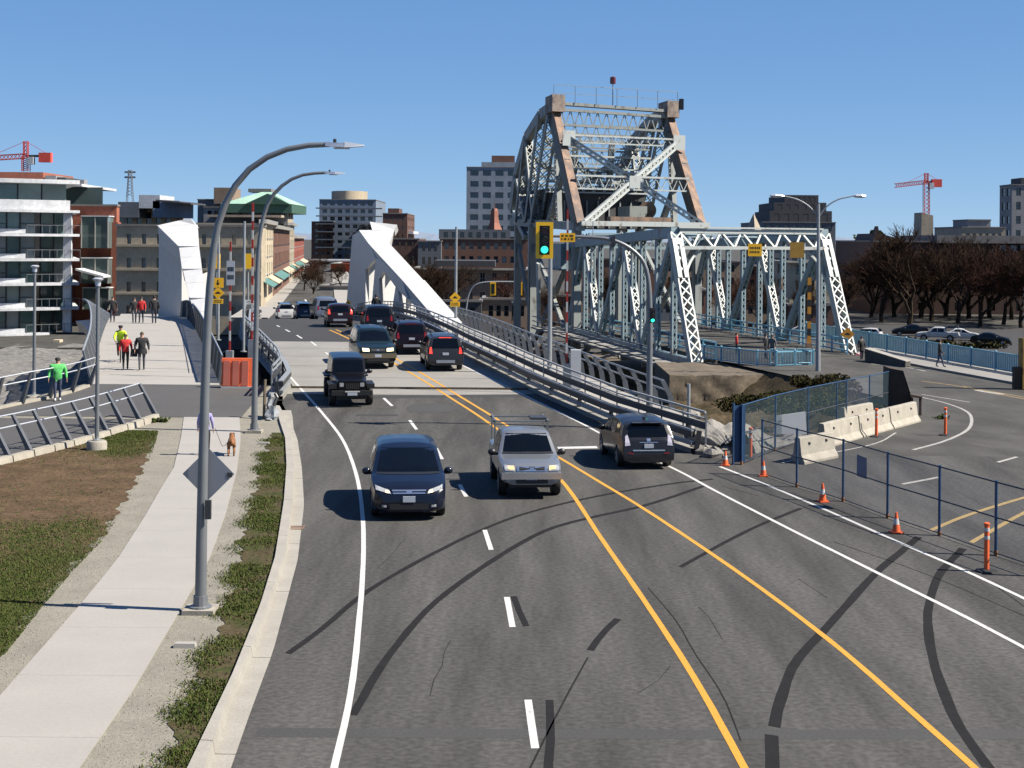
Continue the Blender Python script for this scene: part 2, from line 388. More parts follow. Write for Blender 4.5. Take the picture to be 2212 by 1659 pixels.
struct(sheet('road', fr(YJ2+.02, 100, .5), roadL, grdX, zf, 'asphalt_dark'))
street = struct(sheet('street', fr(100, 300, 10), roadL, grdX, lambda Y: zf(Y)-.002, 'asphalt'))
# the deck has depth: fascia girders and underside
for nm, fn, s_ in (('bridge_girder', roadL, -1), ('bridge_girder', grdX, 1)):
    mb = MB(); Ys = fr(YJ1, 96, 2)
    A = [V((fn(Y), Y, zf(Y)-.01)) for Y in Ys]; B = [V((fn(Y)-s_*.8, Y, zf(Y)-1.6)) for Y in Ys]
    mb.strip(A, B); struct(mb.build(nm, 'steel_dark'))
old_l = [(Y0, 8.2), (33, 9.6), (40, 17.2), (46, 19.6), (53, 18.0), (60, 15.2), (66, 13.0), (96, 4.0)]
oroad = struct(sheet('old_road', fr(Y0, 90, .75), lambda Y: lin(old_l, Y), lambda Y: 70 if Y < 57 else lin([(57, 31), (63, 27.6), (90, 19.5)], Y), zo, 'asphalt_old', 16))
# ---- markings: children of the road they lie on
def mark(name, pts, wd, m='paint_white', f=zf, parent=road, lift=.005, jag=.06):
    mb = MB(); ribbon(mb, gpl(pts, f), wd, f, lift, jag); return mb.build(name, m, parent)
mark('edge_line', [(715,1700),(722,1659),(757,1500),(775,1350),(785,1200),(782,1100),(768,1020),(740,950),(690,885),(625,812),(563,740)], .11)
mark('edge_line', [(1000,790),(1130,853),(1270,922),(1440,1005),(1550,1063),(1700,1140),(1900,1240),(2100,1340),(2300,1446)], .11)
mark('edge_line', [(1555,1008),(1650,1045),(1780,1100),(1950,1175),(2100,1240),(2300,1335)], .11)
for a, b in (((1141,1512),(1156,1617)),((1095,1290),(1107,1355)),((1047,1145),(1061,1188)),((993,1047),(1007,1073)),((942,968),(955,992)),((885,908),(900,928)),((829,860),(847,877)),((777,815),(793,829)),((703,761),(724,777)),((672,738),(683,747)),((641,724),(652,731)),((617,712),(626,717)),((598,703),(604,706))):
    mark('lane_dash', [a, b], .12)
mark('centre_line', [(712,713),(850,784),(960,851),(1055,913),(1125,965),(1210,1035),(1300,1165),(1400,1310),(1500,1465),(1608,1659),(1625,1690)], .12, 'paint_yellow')
mark('centre_line', [(725,712),(866,781),(978,847),(1076,907),(1140,948),(1210,990),(1300,1044),(1400,1105),(1600,1240),(1800,1390),(2000,1565),(2105,1659),(2140,1690)], .12, 'paint_yellow')
mark('stop_line', [(1205,968),(1290,966)], .28)
for pts, wd in (([(622,1412),(700,1355),(790,1280),(900,1215),(1040,1145),(1150,1105),(1300,1070),(1450,1045),(1540,1035)], .13),
           ([(762,1545),(830,1430),(930,1310),(1050,1220),(1170,1150),(1260,1122),(1400,1090),(1520,1050)], .15),
           ([(1275,1405),(1300,1370),(1335,1337)], .14), ([(1470,1225),(1560,1175),(1640,1135),(1730,1098)], .12),
           ([(1672,1570),(1690,1500),(1720,1430),(1800,1340),(1890,1240),(1985,1160)], .17),
           ([(2135,1659),(2060,1545),(2015,1420),(2005,1320),(2030,1240),(2080,1185)], .17),
           ([(1187,1512),(1190,1580),(1184,1659),(1182,1700)], .13), ([(1110,1288),(1122,1320),(1137,1353)], .13), ([(1668,1588),(1670,1659),(1668,1700)], .2),
           ([(1130,1690),(1210,1530),(1270,1420)], .03), ([(1400,1270),(1460,1340),(1500,1410),(1560,1500),(1600,1600)], .025)):
    mark('crack_seal', pts, wd, 'tar', lift=.003, jag=.12)
random.seed(31)
for (x, y, dx, dy) in ((820,1230,60,-70),(930,1500,40,-120),(1380,1500,70,-60),(1560,1380,-50,-70),(1720,1250,70,40)):
    pts = [(x+dx*t/5+random.uniform(-5,5), y+dy*t/5+random.uniform(-3,3)) for t in range(6)]; mark('hairline_crack', pts, .012, 'tar', lift=.0025, jag=.5)
mark('darker_asphalt', [(555,1582),(900,1584),(1400,1586),(2300,1586)], .26, 'darker_asphalt', lift=.0016, jag=.05)  # strip of darker asphalt colour laid across the near road
mark('darker_asphalt', [(600,862),(880,857),(1165,854)], .45, 'asphalt_dark', lift=.002, jag=.04)
mark('darker_asphalt', [(770,897),(860,897)], .25, 'asphalt_dark', lift=.002, jag=.2)
mb = MB(); c = gp(930, 882); mb.poly([(c.x+1.0*math.cos(t*.314)*(1+.05*math.sin(5*t)), c.y+.75*math.sin(t*.314), zf(c.y+.75*math.sin(t*.314))+.004) for t in range(20)]); mb.build('manhole_patch', 'darker_asphalt', road)
for y_ in (753, 770, 790, 815, 838):       # tined construction joints across the deck
    p = gp(700, y_); mb = MB(); A = [V((roadL(p.y)+.2+(grdX(p.y)-roadL(p.y)-.4)*i/6, p.y, 0)) for i in range(7)]
    ribbon(mb, A, .03, zf, .003, .3); mb.build('deck_joint', 'darker_asphalt', deck)
O = dict(f=zo, parent=oroad)
mark('edge_line', [(1985,857),(2040,870),(2085,887),(2099,906),(2088,930),(2040,953),(1972,972)], .13, 'paint_worn', **O)
mark('edge_line', [(1990,852),(2040,860),(2095,869)], .12, 'paint_worn', **O)
mark('edge_line', [(1935,935),(1900,955),(1840,970),(1760,985),(1690,1000)], .08, 'paint_worn', **O)
mark('lane_dash', [(2155,999),(2197,987)], .12, 'paint_worn', **O)
mark('lane_dash', [(1949,1046),(2028,1031)], .12, 'paint_worn')
mark('centre_line', [(2010,1146),(2090,1113),(2212,1075),(2300,1052)], .12, 'paint_yellow_worn')
mark('centre_line', [(2098,1172),(2150,1142),(2212,1108),(2300,1066)], .12, 'paint_yellow_worn')
mark('centre_line', [(1990,823),(2080,836),(2212,862),(2300,880)], .12, 'paint_yellow_worn', **O)
mark('centre_line', [(2080,834),(2212,858),(2300,875)], .1, 'paint_yellow_worn', **O)
mark('edge_line', [(1880,786),(1960,794),(2000,802)], .15, 'paint_worn', **O)
mark('bicycle_marking', [(2110,843),(2165,852)], .5, 'paint_worn', **O)
for pts in ([(2130,1250),(2212,1310)], [(1560,1050),(1640,1072)], [(1800,1170),(2000,1240),(2212,1330)]):
    mark('crack_seal', pts, .025, 'tar', lift=.003, jag=.3)
# ---- kerb and gutter in cast lengths
kroot = struct(thing('kerb', '', ''), 'structure')
del kroot['label']; del kroot['category']
ks = fr(-8, 37.0, 3.0)
for i in range(len(ks)-1):
    Ys = fr(ks[i]+.006, ks[i+1]-.006, .5); mb = MB(); P = [[], [], [], [], []]
    for Y in Ys:
        a, m_, r = lin(krb_l, Y), lin(gut_m, Y), lin(gut_r, Y); z = zf(Y)
        P[0].append(V((a, Y, z-.3))); P[1].append(V((a, Y, z+.205))); P[2].append(V((m_-.03, Y, z+.195))); P[3].append(V((m_, Y, z+.006))); P[4].append(V((r+.08*max(0, Y-34.5), Y, z+.004)))
    for k in range(4): mb.strip(P[k+1], P[k])
    mb.build('kerb_stone', 'kerb_concrete', kroot)
p = gp(638, 1140); mb = MB()
for k in range(3): mb.box(p.x-.28, p.x+.22, p.y-.16+k*.11, p.y-.10+k*.11, .008, .016)
mb.build('drain_grate', 'rust_steel', kroot)
# ---- verge left of the kerb (gravel ground), lawn, paths
def vergeL(Y): return -20.4+(Y-36.7)*.47-.25
WY0, WY1 = 40.6, 100
def walkL(Y): return -18.6-.40*(Y-40.5)
def walkR(Y): return -12.8-.41*(Y-40.5)
verge = struct(sheet('gravel_verge', fr(-8, WY0, .6), vergeL, lambda Y: lin(krb_l, Y)+.02 if Y < 37.0 else bl(Y)-.35, zl, 'gravel', 16))
mb = MB(); Ys = fr(-8, WY0, 2); mb.strip([V((vergeL(Y)-.05, Y, zl(Y)-.02)) for Y in Ys], [V((vergeL(Y)-.1, Y, -5.4)) for Y in Ys])
A = [V((x, WY0+.05, zl(WY0)-.02)) for x in (vergeL(WY0), -14, bl(WY0), 2.2)]; mb.strip(A, [V((p.x, p.y, -5.4)) for p in A])
struct(mb.build('retaining_wall', 'old_concrete'))
pl_ = YX(gpl([(-200,1740),(0,1505),(176,1305),(253,1210),(312,1118),(345,1060),(375,1012),(390,950),(397,903)], zl))
pr_ = YX(gpl([(172,1659),(288,1491),(406,1290),(453,1206),(488,1110),(512,1015),(520,946),(517,903)], zl))
PE = pr_[-1][0]
proot = struct(thing('footpath', '', '')); del proot['label']; del proot['category']
ps = fr(2, PE, 1.9)
for i in range(len(ps)-1):
    Ys = fr(ps[i]+.002, ps[i+1]-.002, .6); mb = MB()
    A = [V((lin(pl_, Y), Y, zl(Y)+.025)) for Y in Ys]; B = [V((lin(pr_, Y), Y, zl(Y)+.025)) for Y in Ys]
    dn = V((0, 0, -.12)); mb.strip(B, A); mb.strip(A, [p+dn for p in A]); mb.strip([p+dn for p in B], B)
    mb.quad(A[0], B[0], B[0]+dn, A[0]+dn); mb.quad(B[-1], A[-1], A[-1]+dn, B[-1]+dn)
    mb.build('paving_slab', 'path_concrete', proot)
# front rail base line and back rail base line of the riverside asphalt path
FR0, FR1 = gp(0, 1003, zl), gp(338, 906, zl)
BR = gpl([(0,883),(77,867),(133,856),(194,835)], zl)
def frX(Y): return FR0.x+(FR1.x-FR0.x)*(Y-FR0.y)/(FR1.y-FR0.y)
def brX(Y): return vergeL(Y)+.3
struct(sheet('asphalt_path', fr(10, FR1.y, .6), brX, lambda Y: frX(Y)-.05, lambda Y: zl(Y)+.012, 'asphalt_path'))
struct(sheet('asphalt_path', fr(PE+.02 if PE > FR1.y else FR1.y, WY0, .5), brX, lambda Y: bl(Y)-1.0, lambda Y: zl(Y)+.014, 'asphalt_path'))
p0 = gp(400, 903, zl)
lawnR = YX(gpl([(-300,1640),(0,1410),(80,1310),(150,1230),(215,1165),(270,1080),(305,1020),(328,960),(336,925)], zl))
def lawn_zone(x, y):     # share of green
    n = math.sin(x*1.3+y*.7)+math.sin(x*.6-y*1.9+1)+.6*math.sin(x*3.1+y*2.3)
    g = 1/(1+math.exp((y-21.9-.7*n)*1.5))+1/(1+math.exp(-(y-31.3-.5*n)*2.2)); return min(1, max(.04, g))
mb = MB(); Ys = fr(4, 33.6, .14); rows = []
for Y in Ys:
    a, b = frX(Y)+.15, lin(lawnR, Y)+.08*math.sin(Y*4.3)+.06*math.sin(Y*11+2); a = max(a, -.72*Y-2); rows.append([(a+(b-a)*i/64, Y, zl(Y)+.02) for i in range(65)])
for i in range(len(rows)-1):
    for k in range(64):
        q = rows[i][k]; mb.cm = 1 if random.random() < lawn_zone(q[0], q[1]) else 0; mb.quad(rows[i][k], rows[i][k+1], rows[i+1][k+1], rows[i+1][k])
lawn = struct(mb.build('lawn', ['soil', 'lawn_soil']))
gvr = YX(gpl([(330,1659),(372,1570),(420,1450),(470,1330),(510,1180),(545,1080),(560,1000),(578,940)], zl))
struct(sheet('planting_strip', fr(4, 33.5, .12), lambda Y: lin(gvr, Y)+.10+.09*math.sin(Y*3.1)+.07*math.sin(Y*7.7+1)+.05*math.sin(Y*17), lambda Y: lin(krb_l, Y)-.02, lambda Y: zl(Y)+.015, 'lawn_soil', 6))
def blades(n, pick, hmin, hmax):
    mb = MB()
    while len(mb.f) < n:
        p = pick()
        if p is None: continue
        x, y = p; z = zl(y)+.015; h = random.uniform(hmin, hmax); t = random.uniform(0, 6.28); wd = random.uniform(.008, .018)
        dx, dy = math.cos(t)*wd, math.sin(t)*wd; lx, ly = random.gauss(0, .4)*h, random.gauss(0, .4)*h
        i = len(mb.v); mb.v += [(x-dx, y-dy, z), (x+dx, y+dy, z), (x+lx, y+ly, z+h)]; mb.f.append((i, i+1, i+2)); mb.m.append(0 if random.random() < .92 else 1)
    return mb
def pick_lawn():
    y = 12+(33.6-12)*random.random(); a, b = frX(y)+.15, lin(lawnR, y); a = max(a, -.62*y); x = random.uniform(a, b+.12)
    if x > b-.25 and random.random() < .4: return None
    return (x, y) if random.random() < lawn_zone(x, y) else None
o = blades(80000, pick_lawn, .015, .05).build('lawn_grass', ['grass', 'grass_dry']); struct(o, 'stuff')
def pick_strip():
    y = 12+21*random.random(); a, b = lin(gvr, y), lin(krb_l, y); q = random.random()**1.2
    x = a+(b-a)*q+random.gauss(0, .13)+.12*math.sin(y*5.1)*math.sin(y*1.7)
    if math.sin(x*2.1+y*1.7)+math.sin(y*3.3-x)+.5*math.sin(y*7) < -.1+random.gauss(0,.6): return None
    return (min(x, b-.04), y)
o = blades(22000, pick_strip, .015, .06).build('strip_grass', ['grass', 'grass_dry']); struct(o, 'stuff')
mb = MB()
for _ in range(1500):
    y = random.uniform(12.5, 34); r = random.random()
    a, b = ((lin(lawnR, y), lin(pl_, y)) if r < .45 else (lin(pr_, y), lin(gvr, y))); x = random.uniform(a, b); s_ = random.uniform(.005, .016)
    mb.lathe((x, y, zl(y)+.004), [(s_, 0), (s_*.6, s_*.7)], 5)
struct(mb.build('gravel_stones', 'rubble'), 'stuff')
# ---- walkway on the bridge, laid in bays
wroot = struct(thing('bridge_walkway', '', '')); del wroot['label']; del wroot['category']
wsY = fr(WY0, 98, 2.6)
for i in range(len(wsY)-1):
    Ys = fr(wsY[i]+.012, wsY[i+1]-.012, .65); mb = MB()
    A = [V((walkL(Y), Y, zl(Y))) for Y in Ys]; B = [V((walkR(Y), Y, zl(Y))) for Y in Ys]; dn = V((0, 0, -.35))
    mb.strip(B, A); mb.strip(A, [p+dn for p in A]); mb.strip([p+dn for p in B], B); mb.quad(A[0], B[0], B[0]+dn, A[0]+dn)
    mb.build('deck_slab', 'path_concrete', wroot)
mb = MB()
for dx in (-.09, .09):
    A = [V((walkR(Y)-.75+dx-.02*(62-Y), Y, 0)) for Y in fr(43, 62, 1)]; ribbon(mb, A, .05, zl, .006, 0)
mb.build('cable_channel', 'steel_dark', wroot)
# right-hand footway behind the guardrail
def rwL(Y): return grdX(Y)+.75
def rwR(Y): return grdX(Y)+3.6
rroot = struct(thing('bridge_footway', '', '')); del rroot['label']; del rroot['category']
rs = fr(Y0+2.2, 86, 3)
for i in range(len(rs)-1):
    Ys = fr(rs[i]+.01, rs[i+1]-.01, .75); mb = MB(); dn = V((0, 0, -.5))
    A = [V((rwL(Y), Y, zl(Y)+.08)) for Y in Ys]; B = [V((rwR(Y), Y, zl(Y)+.08)) for Y in Ys]
    mb.strip(B, A); mb.strip(A, [p+dn for p in A]); mb.strip([p+dn for p in B], B); mb.quad(A[0], B[0], B[0]+dn, A[0]+dn)
    mb.build('deck_slab', 'path_concrete', rroot)
# ---- water, shore, far ground
mb = MB(); mb.quad((-900,-60,-6),(900,-60,-6),(900,140,-6),(-900,140,-6)); struct(mb.build('water', 'water'))
mb = MB(); nx, ny = 60, 40; G = []
for j in range(ny+1):
    for i in range(nx+1):
        x, y = -95+i*72/nx, 36+j*66/ny; t = j/ny
        mb.v.append((x-.38*(y-36)*.3, y, -1.9-2.9*min(1, max(0, (y-44)/36))+random.uniform(-.18, .18)+.25*math.sin(x*.9)*math.sin(y*.7)))
for j in range(ny):
    for i in range(nx): a = j*(nx+1)+i; mb.f.append((a, a+1, a+nx+2, a+nx+1)); mb.m.append(0)
struct(mb.build('rocky_shore', 'shore_rock'))
mb = MB()
def trow(Y, z): return [(-900 if Y < 130 else -6000, Y, z), (6000 if Y > 130 else 900, Y, z)]
r0, r1, r2, r3, r4 = trow(99, -4.7), trow(110, -4.7), trow(129.9, -4.6), trow(400, -2), trow(12000, 4)
for a, b in ((r0, r1), (r1, r2), (r2, r3), (r3, r4)): mb.quad(a[0], a[1], b[1], b[0])
mb.quad((-900,99,-7),(900,99,-7),(900,99,-4.7),(-900,99,-4.7))
struct(mb.build('ground', 'asphalt_old'))
mb = MB(); mb.quad((14,99.2,-4.56),(200,99.2,-4.56),(200,151,-4.56),(14,151,-4.56)); struct(mb.build('parking_lot', 'asphalt_dark'))  # dark asphalt carries the shade of trees and buildings in its colour
mb = MB()
for a, b in ((92, 300),):
    Ys = fr(a, b, 8)
    for fn in (roadL, grdX):
        mb.strip([V((fn(Y), Y, zf(Y)-.02)) for Y in Ys], [V((fn(Y), Y, -5)) for Y in Ys])
struct(mb.build('street_embankment', 'old_concrete'))
for fn, s_ in ((roadL, -1), (grdX, 1)):
    mb = MB(); Ys = fr(92, 300, 6); up = V((0,0,.14))
    A = [V((fn(Y), Y, zf(Y)-.02)) for Y in Ys]; B = [V((fn(Y)+s_*4, Y, zf(Y)-.02)) for Y in Ys]
    mb.strip([p+up for p in A], [p+up for p in B]); mb.strip(A, [p+up for p in A]); struct(mb.build('pavement', 'path_concrete'))
# ================================================================== RAILINGS, BARRIERS, STREET FURNITURE
def on(Y, fn, z=zf): return V((fn(Y), Y, z(Y)))
def polyrail(root, name, pts, w_, h_, m, seg=None):
    mb = MB()
    for i in range(len(pts)-1): mb.beam(pts[i], pts[i+1], w_, h_)
    return mb.build(name, m, root)
def guardrail(label, fn, Ya, Yb, side, rear=.5, ladder=True, light='galv', dark='steel_dark'):
    base = on(Ya, fn); root = thing('bridge_guardrail', label, 'guardrail', base)
    Ys = fr(Ya, Yb, 1.9)
    f0 = lambda Y, h, off=0: V((fn(Y)+side*off, Y, zf(Y)+h))
    mb = MB(); mb.strip([f0(Y, .0) for Y in Ys], [f0(Y, .16) for Y in Ys]); mb.strip([f0(Y, .16) for Y in Ys], [f0(Y, .16, rear+.3) for Y in Ys])
    mb.build('plinth', 'deck_concrete', root)
    for h, w_, t_, m in ((.34,.16,.12,light),(.66,.17,.2,dark)):
        mb = MB()
        for i in range(len(Ys)-1): mb.beam(f0(Ys[i], h, .08), f0(Ys[i+1], h, .08), w_, t_)
        mb.build('guard_beam', m, root)
    mb = MB()
    for i in range(len(Ys)-1): mb.beam(f0(Ys[i], .79, .1), f0(Ys[i+1], .79, .1), .2, .05)
    mb.build('cap_rail', light, root)
    for Y in Ys:
        mb = MB(); p = f0(Y, .16, .2); mb.beam(p, p+V((side*.1, 0, .62)), .1, .16); mb.build('guard_post', dark, root)
    if ladder:
        for h, t_, m in ((.95,.24,dark),(1.2,.05,light),(1.42,.07,light)):
            mb = MB()
            for i in range(len(Ys)-1): mb.beam(f0(Ys[i], h, rear), f0(Ys[i+1], h, rear), .07, t_)
            mb.build('hand_rail' if h > 1.4 else 'rail', m, root)
        for Y in fr(Ya, Yb, .95):
            mb = MB(); mb.beam(f0(Y, .14, rear+.02), f0(Y, 1.4, rear+.02), .05, .07, (0,1,0)); mb.build('baluster', light, root)
    return root
guardrail('long grey steel guardrail beside the right-hand lane of the bridge', grdX, Y0+.1, 88, 1)
guardrail('grey steel guardrail between the white-line lane and the bridge walkway', lambda Y: bl(Y), YB0+.3, 80, -1, rear=.45)
# mesh parapets of the walkway
def parapet(label, fn, Ya, Yb, lean, bulge, hgt, step=1.6, slats=14):
    root = thing('mesh_parapet', label, 'railing', on(Ya, fn, zl)); Ys = fr(Ya, Yb, step)
    def top(Y): return V((fn(Y)+lean-bulge(Y), Y, zl(Y)+hgt(Y)))
    def bot(Y): return V((fn(Y), Y, zl(Y)-.05))
    for i in range(len(Ys)-1):
        mb = MB(); a, b = Ys[i]+.03, Ys[i+1]-.03
        for k in range(slats):
            Y = a+(b-a)*(k+.5)/slats; mb.beam(bot(Y), top(Y), (b-a)/slats*.8, .015, (1,0,0))
        mb.build('mesh_panel', 'mesh_panel', root)
    for Y in Ys:
        mb = MB(); mb.beam(bot(Y), top(Y), .09, .05, (0,1,0)); mb.build('post', 'steel_grey', root)
    mb = MB()
    for i in range(len(Ys)-1): mb.tube([top(Ys[i]), top(Ys[i+1])], .045, 6)
    mb.build('hand_rail', 'galv', root)
    return root
parapet('grey mesh parapet on the road side of the bridge walkway', walkR, 41, 76, .12, lambda Y: 0, lambda Y: 1.25)
parapet('curved grey mesh parapet flaring out on the water side of the walkway', walkL, 42, 78, -.35, lambda Y: 1.9*max(0, min(1, (Y-46)/24))**1.6, lambda Y: 1.2+.1*max(0, min(1, (Y-48)/20)), slats=22)
mb = MB()                                     # curved ring girder below the walkway edge
A = []; B = []; C_ = []
for Y in fr(44, 84, 1.5):
    q = max(0, min(1, (Y-46)/24)); b = V((walkL(Y)-.2-2.6*q**1.6, Y, zl(Y)-.2-.2*q)); A.append(b); B.append(b+V((.3, 0, -.75))); C_.append(V((walkL(Y)+.1, Y, zl(Y)-.06)))
mb.strip(A, B); mb.strip(C_, A); mb.strip(B, [p+V((4, 0, .2)) for p in B]); struct(mb.build('ring_girder', 'steel_grey'))
# riverside railings with leaning posts
def lean_rail(name, label, P, nrm, lean, hgt, post_m, rails, kerb=True, step=.78, ext=0, kz=.22):
    root = thing(name, label, 'railing', P[0]); L_ = plen(P); n = int(L_/step)+1; Q = resample(P, n)
    for i, p in enumerate(Q):
        p.z = zl(p.y); t = p+nrm*lean+V((0,0,hgt)); mb = MB(); d = (Q[min(i+1,n-1)]-Q[max(0,i-1)]).normalized()
        b0 = p+V((0,0,kz*.4)); e_ = d*.045; mb.hexa([b0-e_-nrm*.13, b0+e_-nrm*.13, b0+e_+nrm*.11, b0-e_+nrm*.11, t-e_-nrm*.05, t+e_-nrm*.05, t+e_+nrm*.05, t-e_+nrm*.05])
        mb.build('post', post_m, root)
    for k in rails:
        mb = MB(); mb.tube([p+nrm*lean*k+V((0,0,hgt*k)) for p in Q], .026, 6); mb.build('rail', 'steel_light', root)
    if kerb:
        for i in range(n-1):
            a, b = Q[i], Q[i+1]; d = (b-a).normalized(); a = a+d*.02; b = b-d*.02; mb = MB()
            h = kz*random.uniform(.9, 1.1); dn = V((0,0,-.1)); up = V((0,0,h))
            mb.hexa([a-nrm*.2+dn, b-nrm*.2+dn, b+nrm*.1+dn, a+nrm*.1+dn, a-nrm*.14+up, b-nrm*.14+up, b+nrm*.08+up, a+nrm*.08+up]); mb.build('kerb_block', 'barrier_concrete', root)
    return root
fd = (FR1-FR0); fd.z = 0; fd.normalize(); fn_ = V((-fd.y, fd.x, 0))
lean_rail('leaning_railing', 'grey railing with leaning posts on concrete blocks beside the lawn', [FR0-fd*6, FR1], fn_, .86, 1.32, 'post_dark', (1.0, .74))
bd = (BR[-1]-BR[0]); bd.z = 0; bd.normalize(); bn = V((bd.y, -bd.x, 0))
lean_rail('leaning_railing', 'grey railing with leaning posts behind the man in the green jacket', [BR[0]-bd*7]+BR, bn, .55, 1.35, 'post_dark', (1.0, .74), step=1.05, kz=.12)
# outer railing of the right footway, bent posts
root = thing('bent_post_railing', 'row of dark bent posts with rails on the outer edge of the bridge footway', 'railing', on(37, rwR, zl))
Q = [on(Y, rwR, zl) for Y in fr(37, 64, .9)]
for p in Q:
    mb = MB(); mb.cm = 0; q0 = p+V((.25,0,-.35)); q1 = p+V((.1,0,.55)); q2 = p+V((-.22,0,1.2))
    for a, b, w0 in ((q0, q1, .22), (q1, q2, .17)): mb.beam(a, b, .05, w0, (1,0,.2))
    mb.build('post', 'steel_grey', root)
for k, pt in enumerate((V((-.2,0,1.2)), V((-.02,0,.8)))):
    mb = MB(); mb.tube([p+pt for p in Q], .035, 6); mb.build('rail', 'galv', root)
# ---- lamps
def curved_lamp(label, path, base, r0, r1, head, group=None, ped=.0):
    root = thing('street_lamp', label, 'street lamp', base, group=group)
    mb = MB(); n = 26; P = smooth_path(path, n); mb.tube(P, [r0+(r1-r0)*i/(n-1) for i in range(n)], 12); mb.build('pole', 'steel_grey', root, smooth=True)
    mb = MB(); mb.lathe(base, [(r0*1.9, .09), (r0*1.9, .12), (r0*1.25, .13), (r0*1.2, .32)], 12); mb.build('base_plate', 'steel_grey', root)
    mb = MB(); mb.box(base.x-.3, base.x+.3, base.y-.3, base.y+.3, base.z-.3, base.z+.09); mb.build('footing', 'barrier_concrete', root)
    e = P[-1]; h = head; a = V((1,0,-.02)); mb = MB()
    for x0, x1, w0, w1, t0, t1 in ((-.12*h, .45*h, .10*h, .20*h, .055*h, .085*h), (.45*h, 1.0*h, .20*h, .13*h, .085*h, .03*h)):
        p, q = e+a*x0, e+a*x1
        mb.hexa([p+V((0,-w0,-t0)), q+V((0,-w1,-t1)), q+V((0,w1,-t1)), p+V((0,w0,-t0)), p+V((0,-w0*.8,t0)), q+V((0,-w1*.8,t1*.6)), q+V((0,w1*.8,t1*.6)), p+V((0,w0*.8,t0))])
    hd = mb.build('lamp_head', 'steel_light', root)
    mb = MB(); c = e+a*.35*h; mb.box(c.x-.22*h, c.x+.22*h, c.y-.14*h, c.y+.14*h, c.z-.12*h, c.z-.087*h); mb.build('lens', 'reflect_white', hd)
    mb = MB(); c = e+a*.15*h; mb.lathe(c+V((0,0,.06*h)), [(.05*h,0),(.05*h,.09*h),(.03*h,.11*h)], 8); mb.build('photocell', 'black_plastic', hd)
    return root
b1 = gp(433, 1322, zl); Y1 = b1.y
pth = [b1, at(437,1080,Y1), at(443,840,Y1), at(449,690,Y1), at(456,590,Y1), at(470,490,Y1), at(497,420,Y1), at(536,368,Y1), at(590,333,Y1), at(650,316,Y1), at(712,312,Y1)]
l1 = curved_lamp('tall grey curved street lamp nearest the camera with a diamond sign on its pole', pth, b1, .115, .05, .66)
mb = MB(); c = at(441, 1031, Y1-.16); s_ = .5; mb.prism([c+V((0,0,s_)), c+V((-s_,0,0)), c+V((0,0,-s_)), c+V((s_,0,0))], (0, .004, 0))
# the sign faces away from the camera: only its bare metal back shows
sg = mb.build('warning_sign', 'sign_back', None); off = .3
sg.location = (0, .42, 0); tag(sg, 'diamond shaped road sign seen from its bare metal back on the nearest lamp pole', 'sign')
mb = MB(); mb.box(c.x+.36, c.x+.46, c.y-.004, c.y-.001, c.z-.06, c.z+.03); mb.v = [(x_, y_*KY, z_) for x_, y_, z_ in mb.v]; mb.build('maker_sticker', 'steel_dark', sg, local=True)
mb = MB(); c = at(449, 1100, Y1); mb.box(c.x-.02, c.x+.09, c.y-.2, c.y-.1, c.z-.16, c.z+.2); mb.build('junction_box', 'steel_dark', l1)
b2 = gp(549, 934, zl); Y2 = b2.y
pth = [b2, at(551,800,Y2), at(554,680,Y2), at(557,570,Y2), at(563,500,Y2), at(576,446,Y2), at(598,412,Y2), at(628,388,Y2), at(662,376,Y2), at(706,373,Y2)]
curved_lamp('curved grey street lamp standing behind the nearest one beside the orange barrier', pth, b2, .12, .055, .66)
def post_lamp(label, base, top, ped):
    root = thing('path_lamp', label, 'street lamp', base); t = V((base.x, base.y, top))
    mb = MB(); mb.tube([base+V((0,0,ped)), t], [.075, .055], 10); mb.build('pole', 'steel_grey', root, smooth=True)
    mb = MB(); mb.lathe(base, [(.34,-.2),(.34,ped-.06),(.30,ped)], 20); mb.build('pedestal', 'barrier_concrete', root, smooth=True)
    mb = MB(); mb.lathe(base+V((0,0,ped)), [(.15,0),(.15,.03),(.08,.04),(.08,.12)], 10); mb.build('base_plate', 'galv', root)
    mb = MB(); mb.lathe(t, [(.09,-.05),(.10,.12),(.17,.16),(.18,.2),(.1,.24)], 12); mb.build('lamp_head', 'steel_light', root, smooth=True)
b = gp(209, 972, zl); post_lamp('straight grey path lamp on a round concrete pedestal by the lawn', b, at(213, 615, b.y).z, .32)
b = V(at(73, 880, 38.4)); b.z = zl(38.4); post_lamp('slim grey path lamp in front of the curved glass building', b, at(76, 585, 38.4).z, .05)
# double-armed lamp at the old bridge
b = V(at(1767, 803, 58)); root = thing('double_arm_lamp', 'tall lamp post with two curved arms and cobra heads by the old bridge', 'street lamp', b)
mb = MB(); mb.tube([b, at(1768, 440, 58)], [.16, .09], 10); mb.build('pole', 'galv', root, smooth=True)
for pts, sx in ((((1768,470),(1750,448),(1725,432),(1695,424)), -1), (((1768,470),(1785,447),(1810,431),(1840,424)), 1)):
    P = smooth_path([at(x, y, 58) for x, y in pts], 10); mb = MB(); mb.tube(P, .045, 7); mb.build('arm', 'galv', root, smooth=True)
    e = P[-1]; mb = MB(); prof = [(0,.03),(.25,.14),(.65,.17),(.9,.1),(1.0,.02)]
    pr = None
    for t, r in prof:
        ring = [e+V((sx*t*.95, math.cos(q*.785)*r*1.1, math.sin(q*.785)*r*.75+.02)) for q in range(8)]
        if pr:
            for q in range(8): mb.quad(pr[q], pr[(q+1)%8], ring[(q+1)%8], ring[q])
        pr = ring
    mb.poly(pr); mb.build('lamp_head', 'steel_light', root, smooth=True)
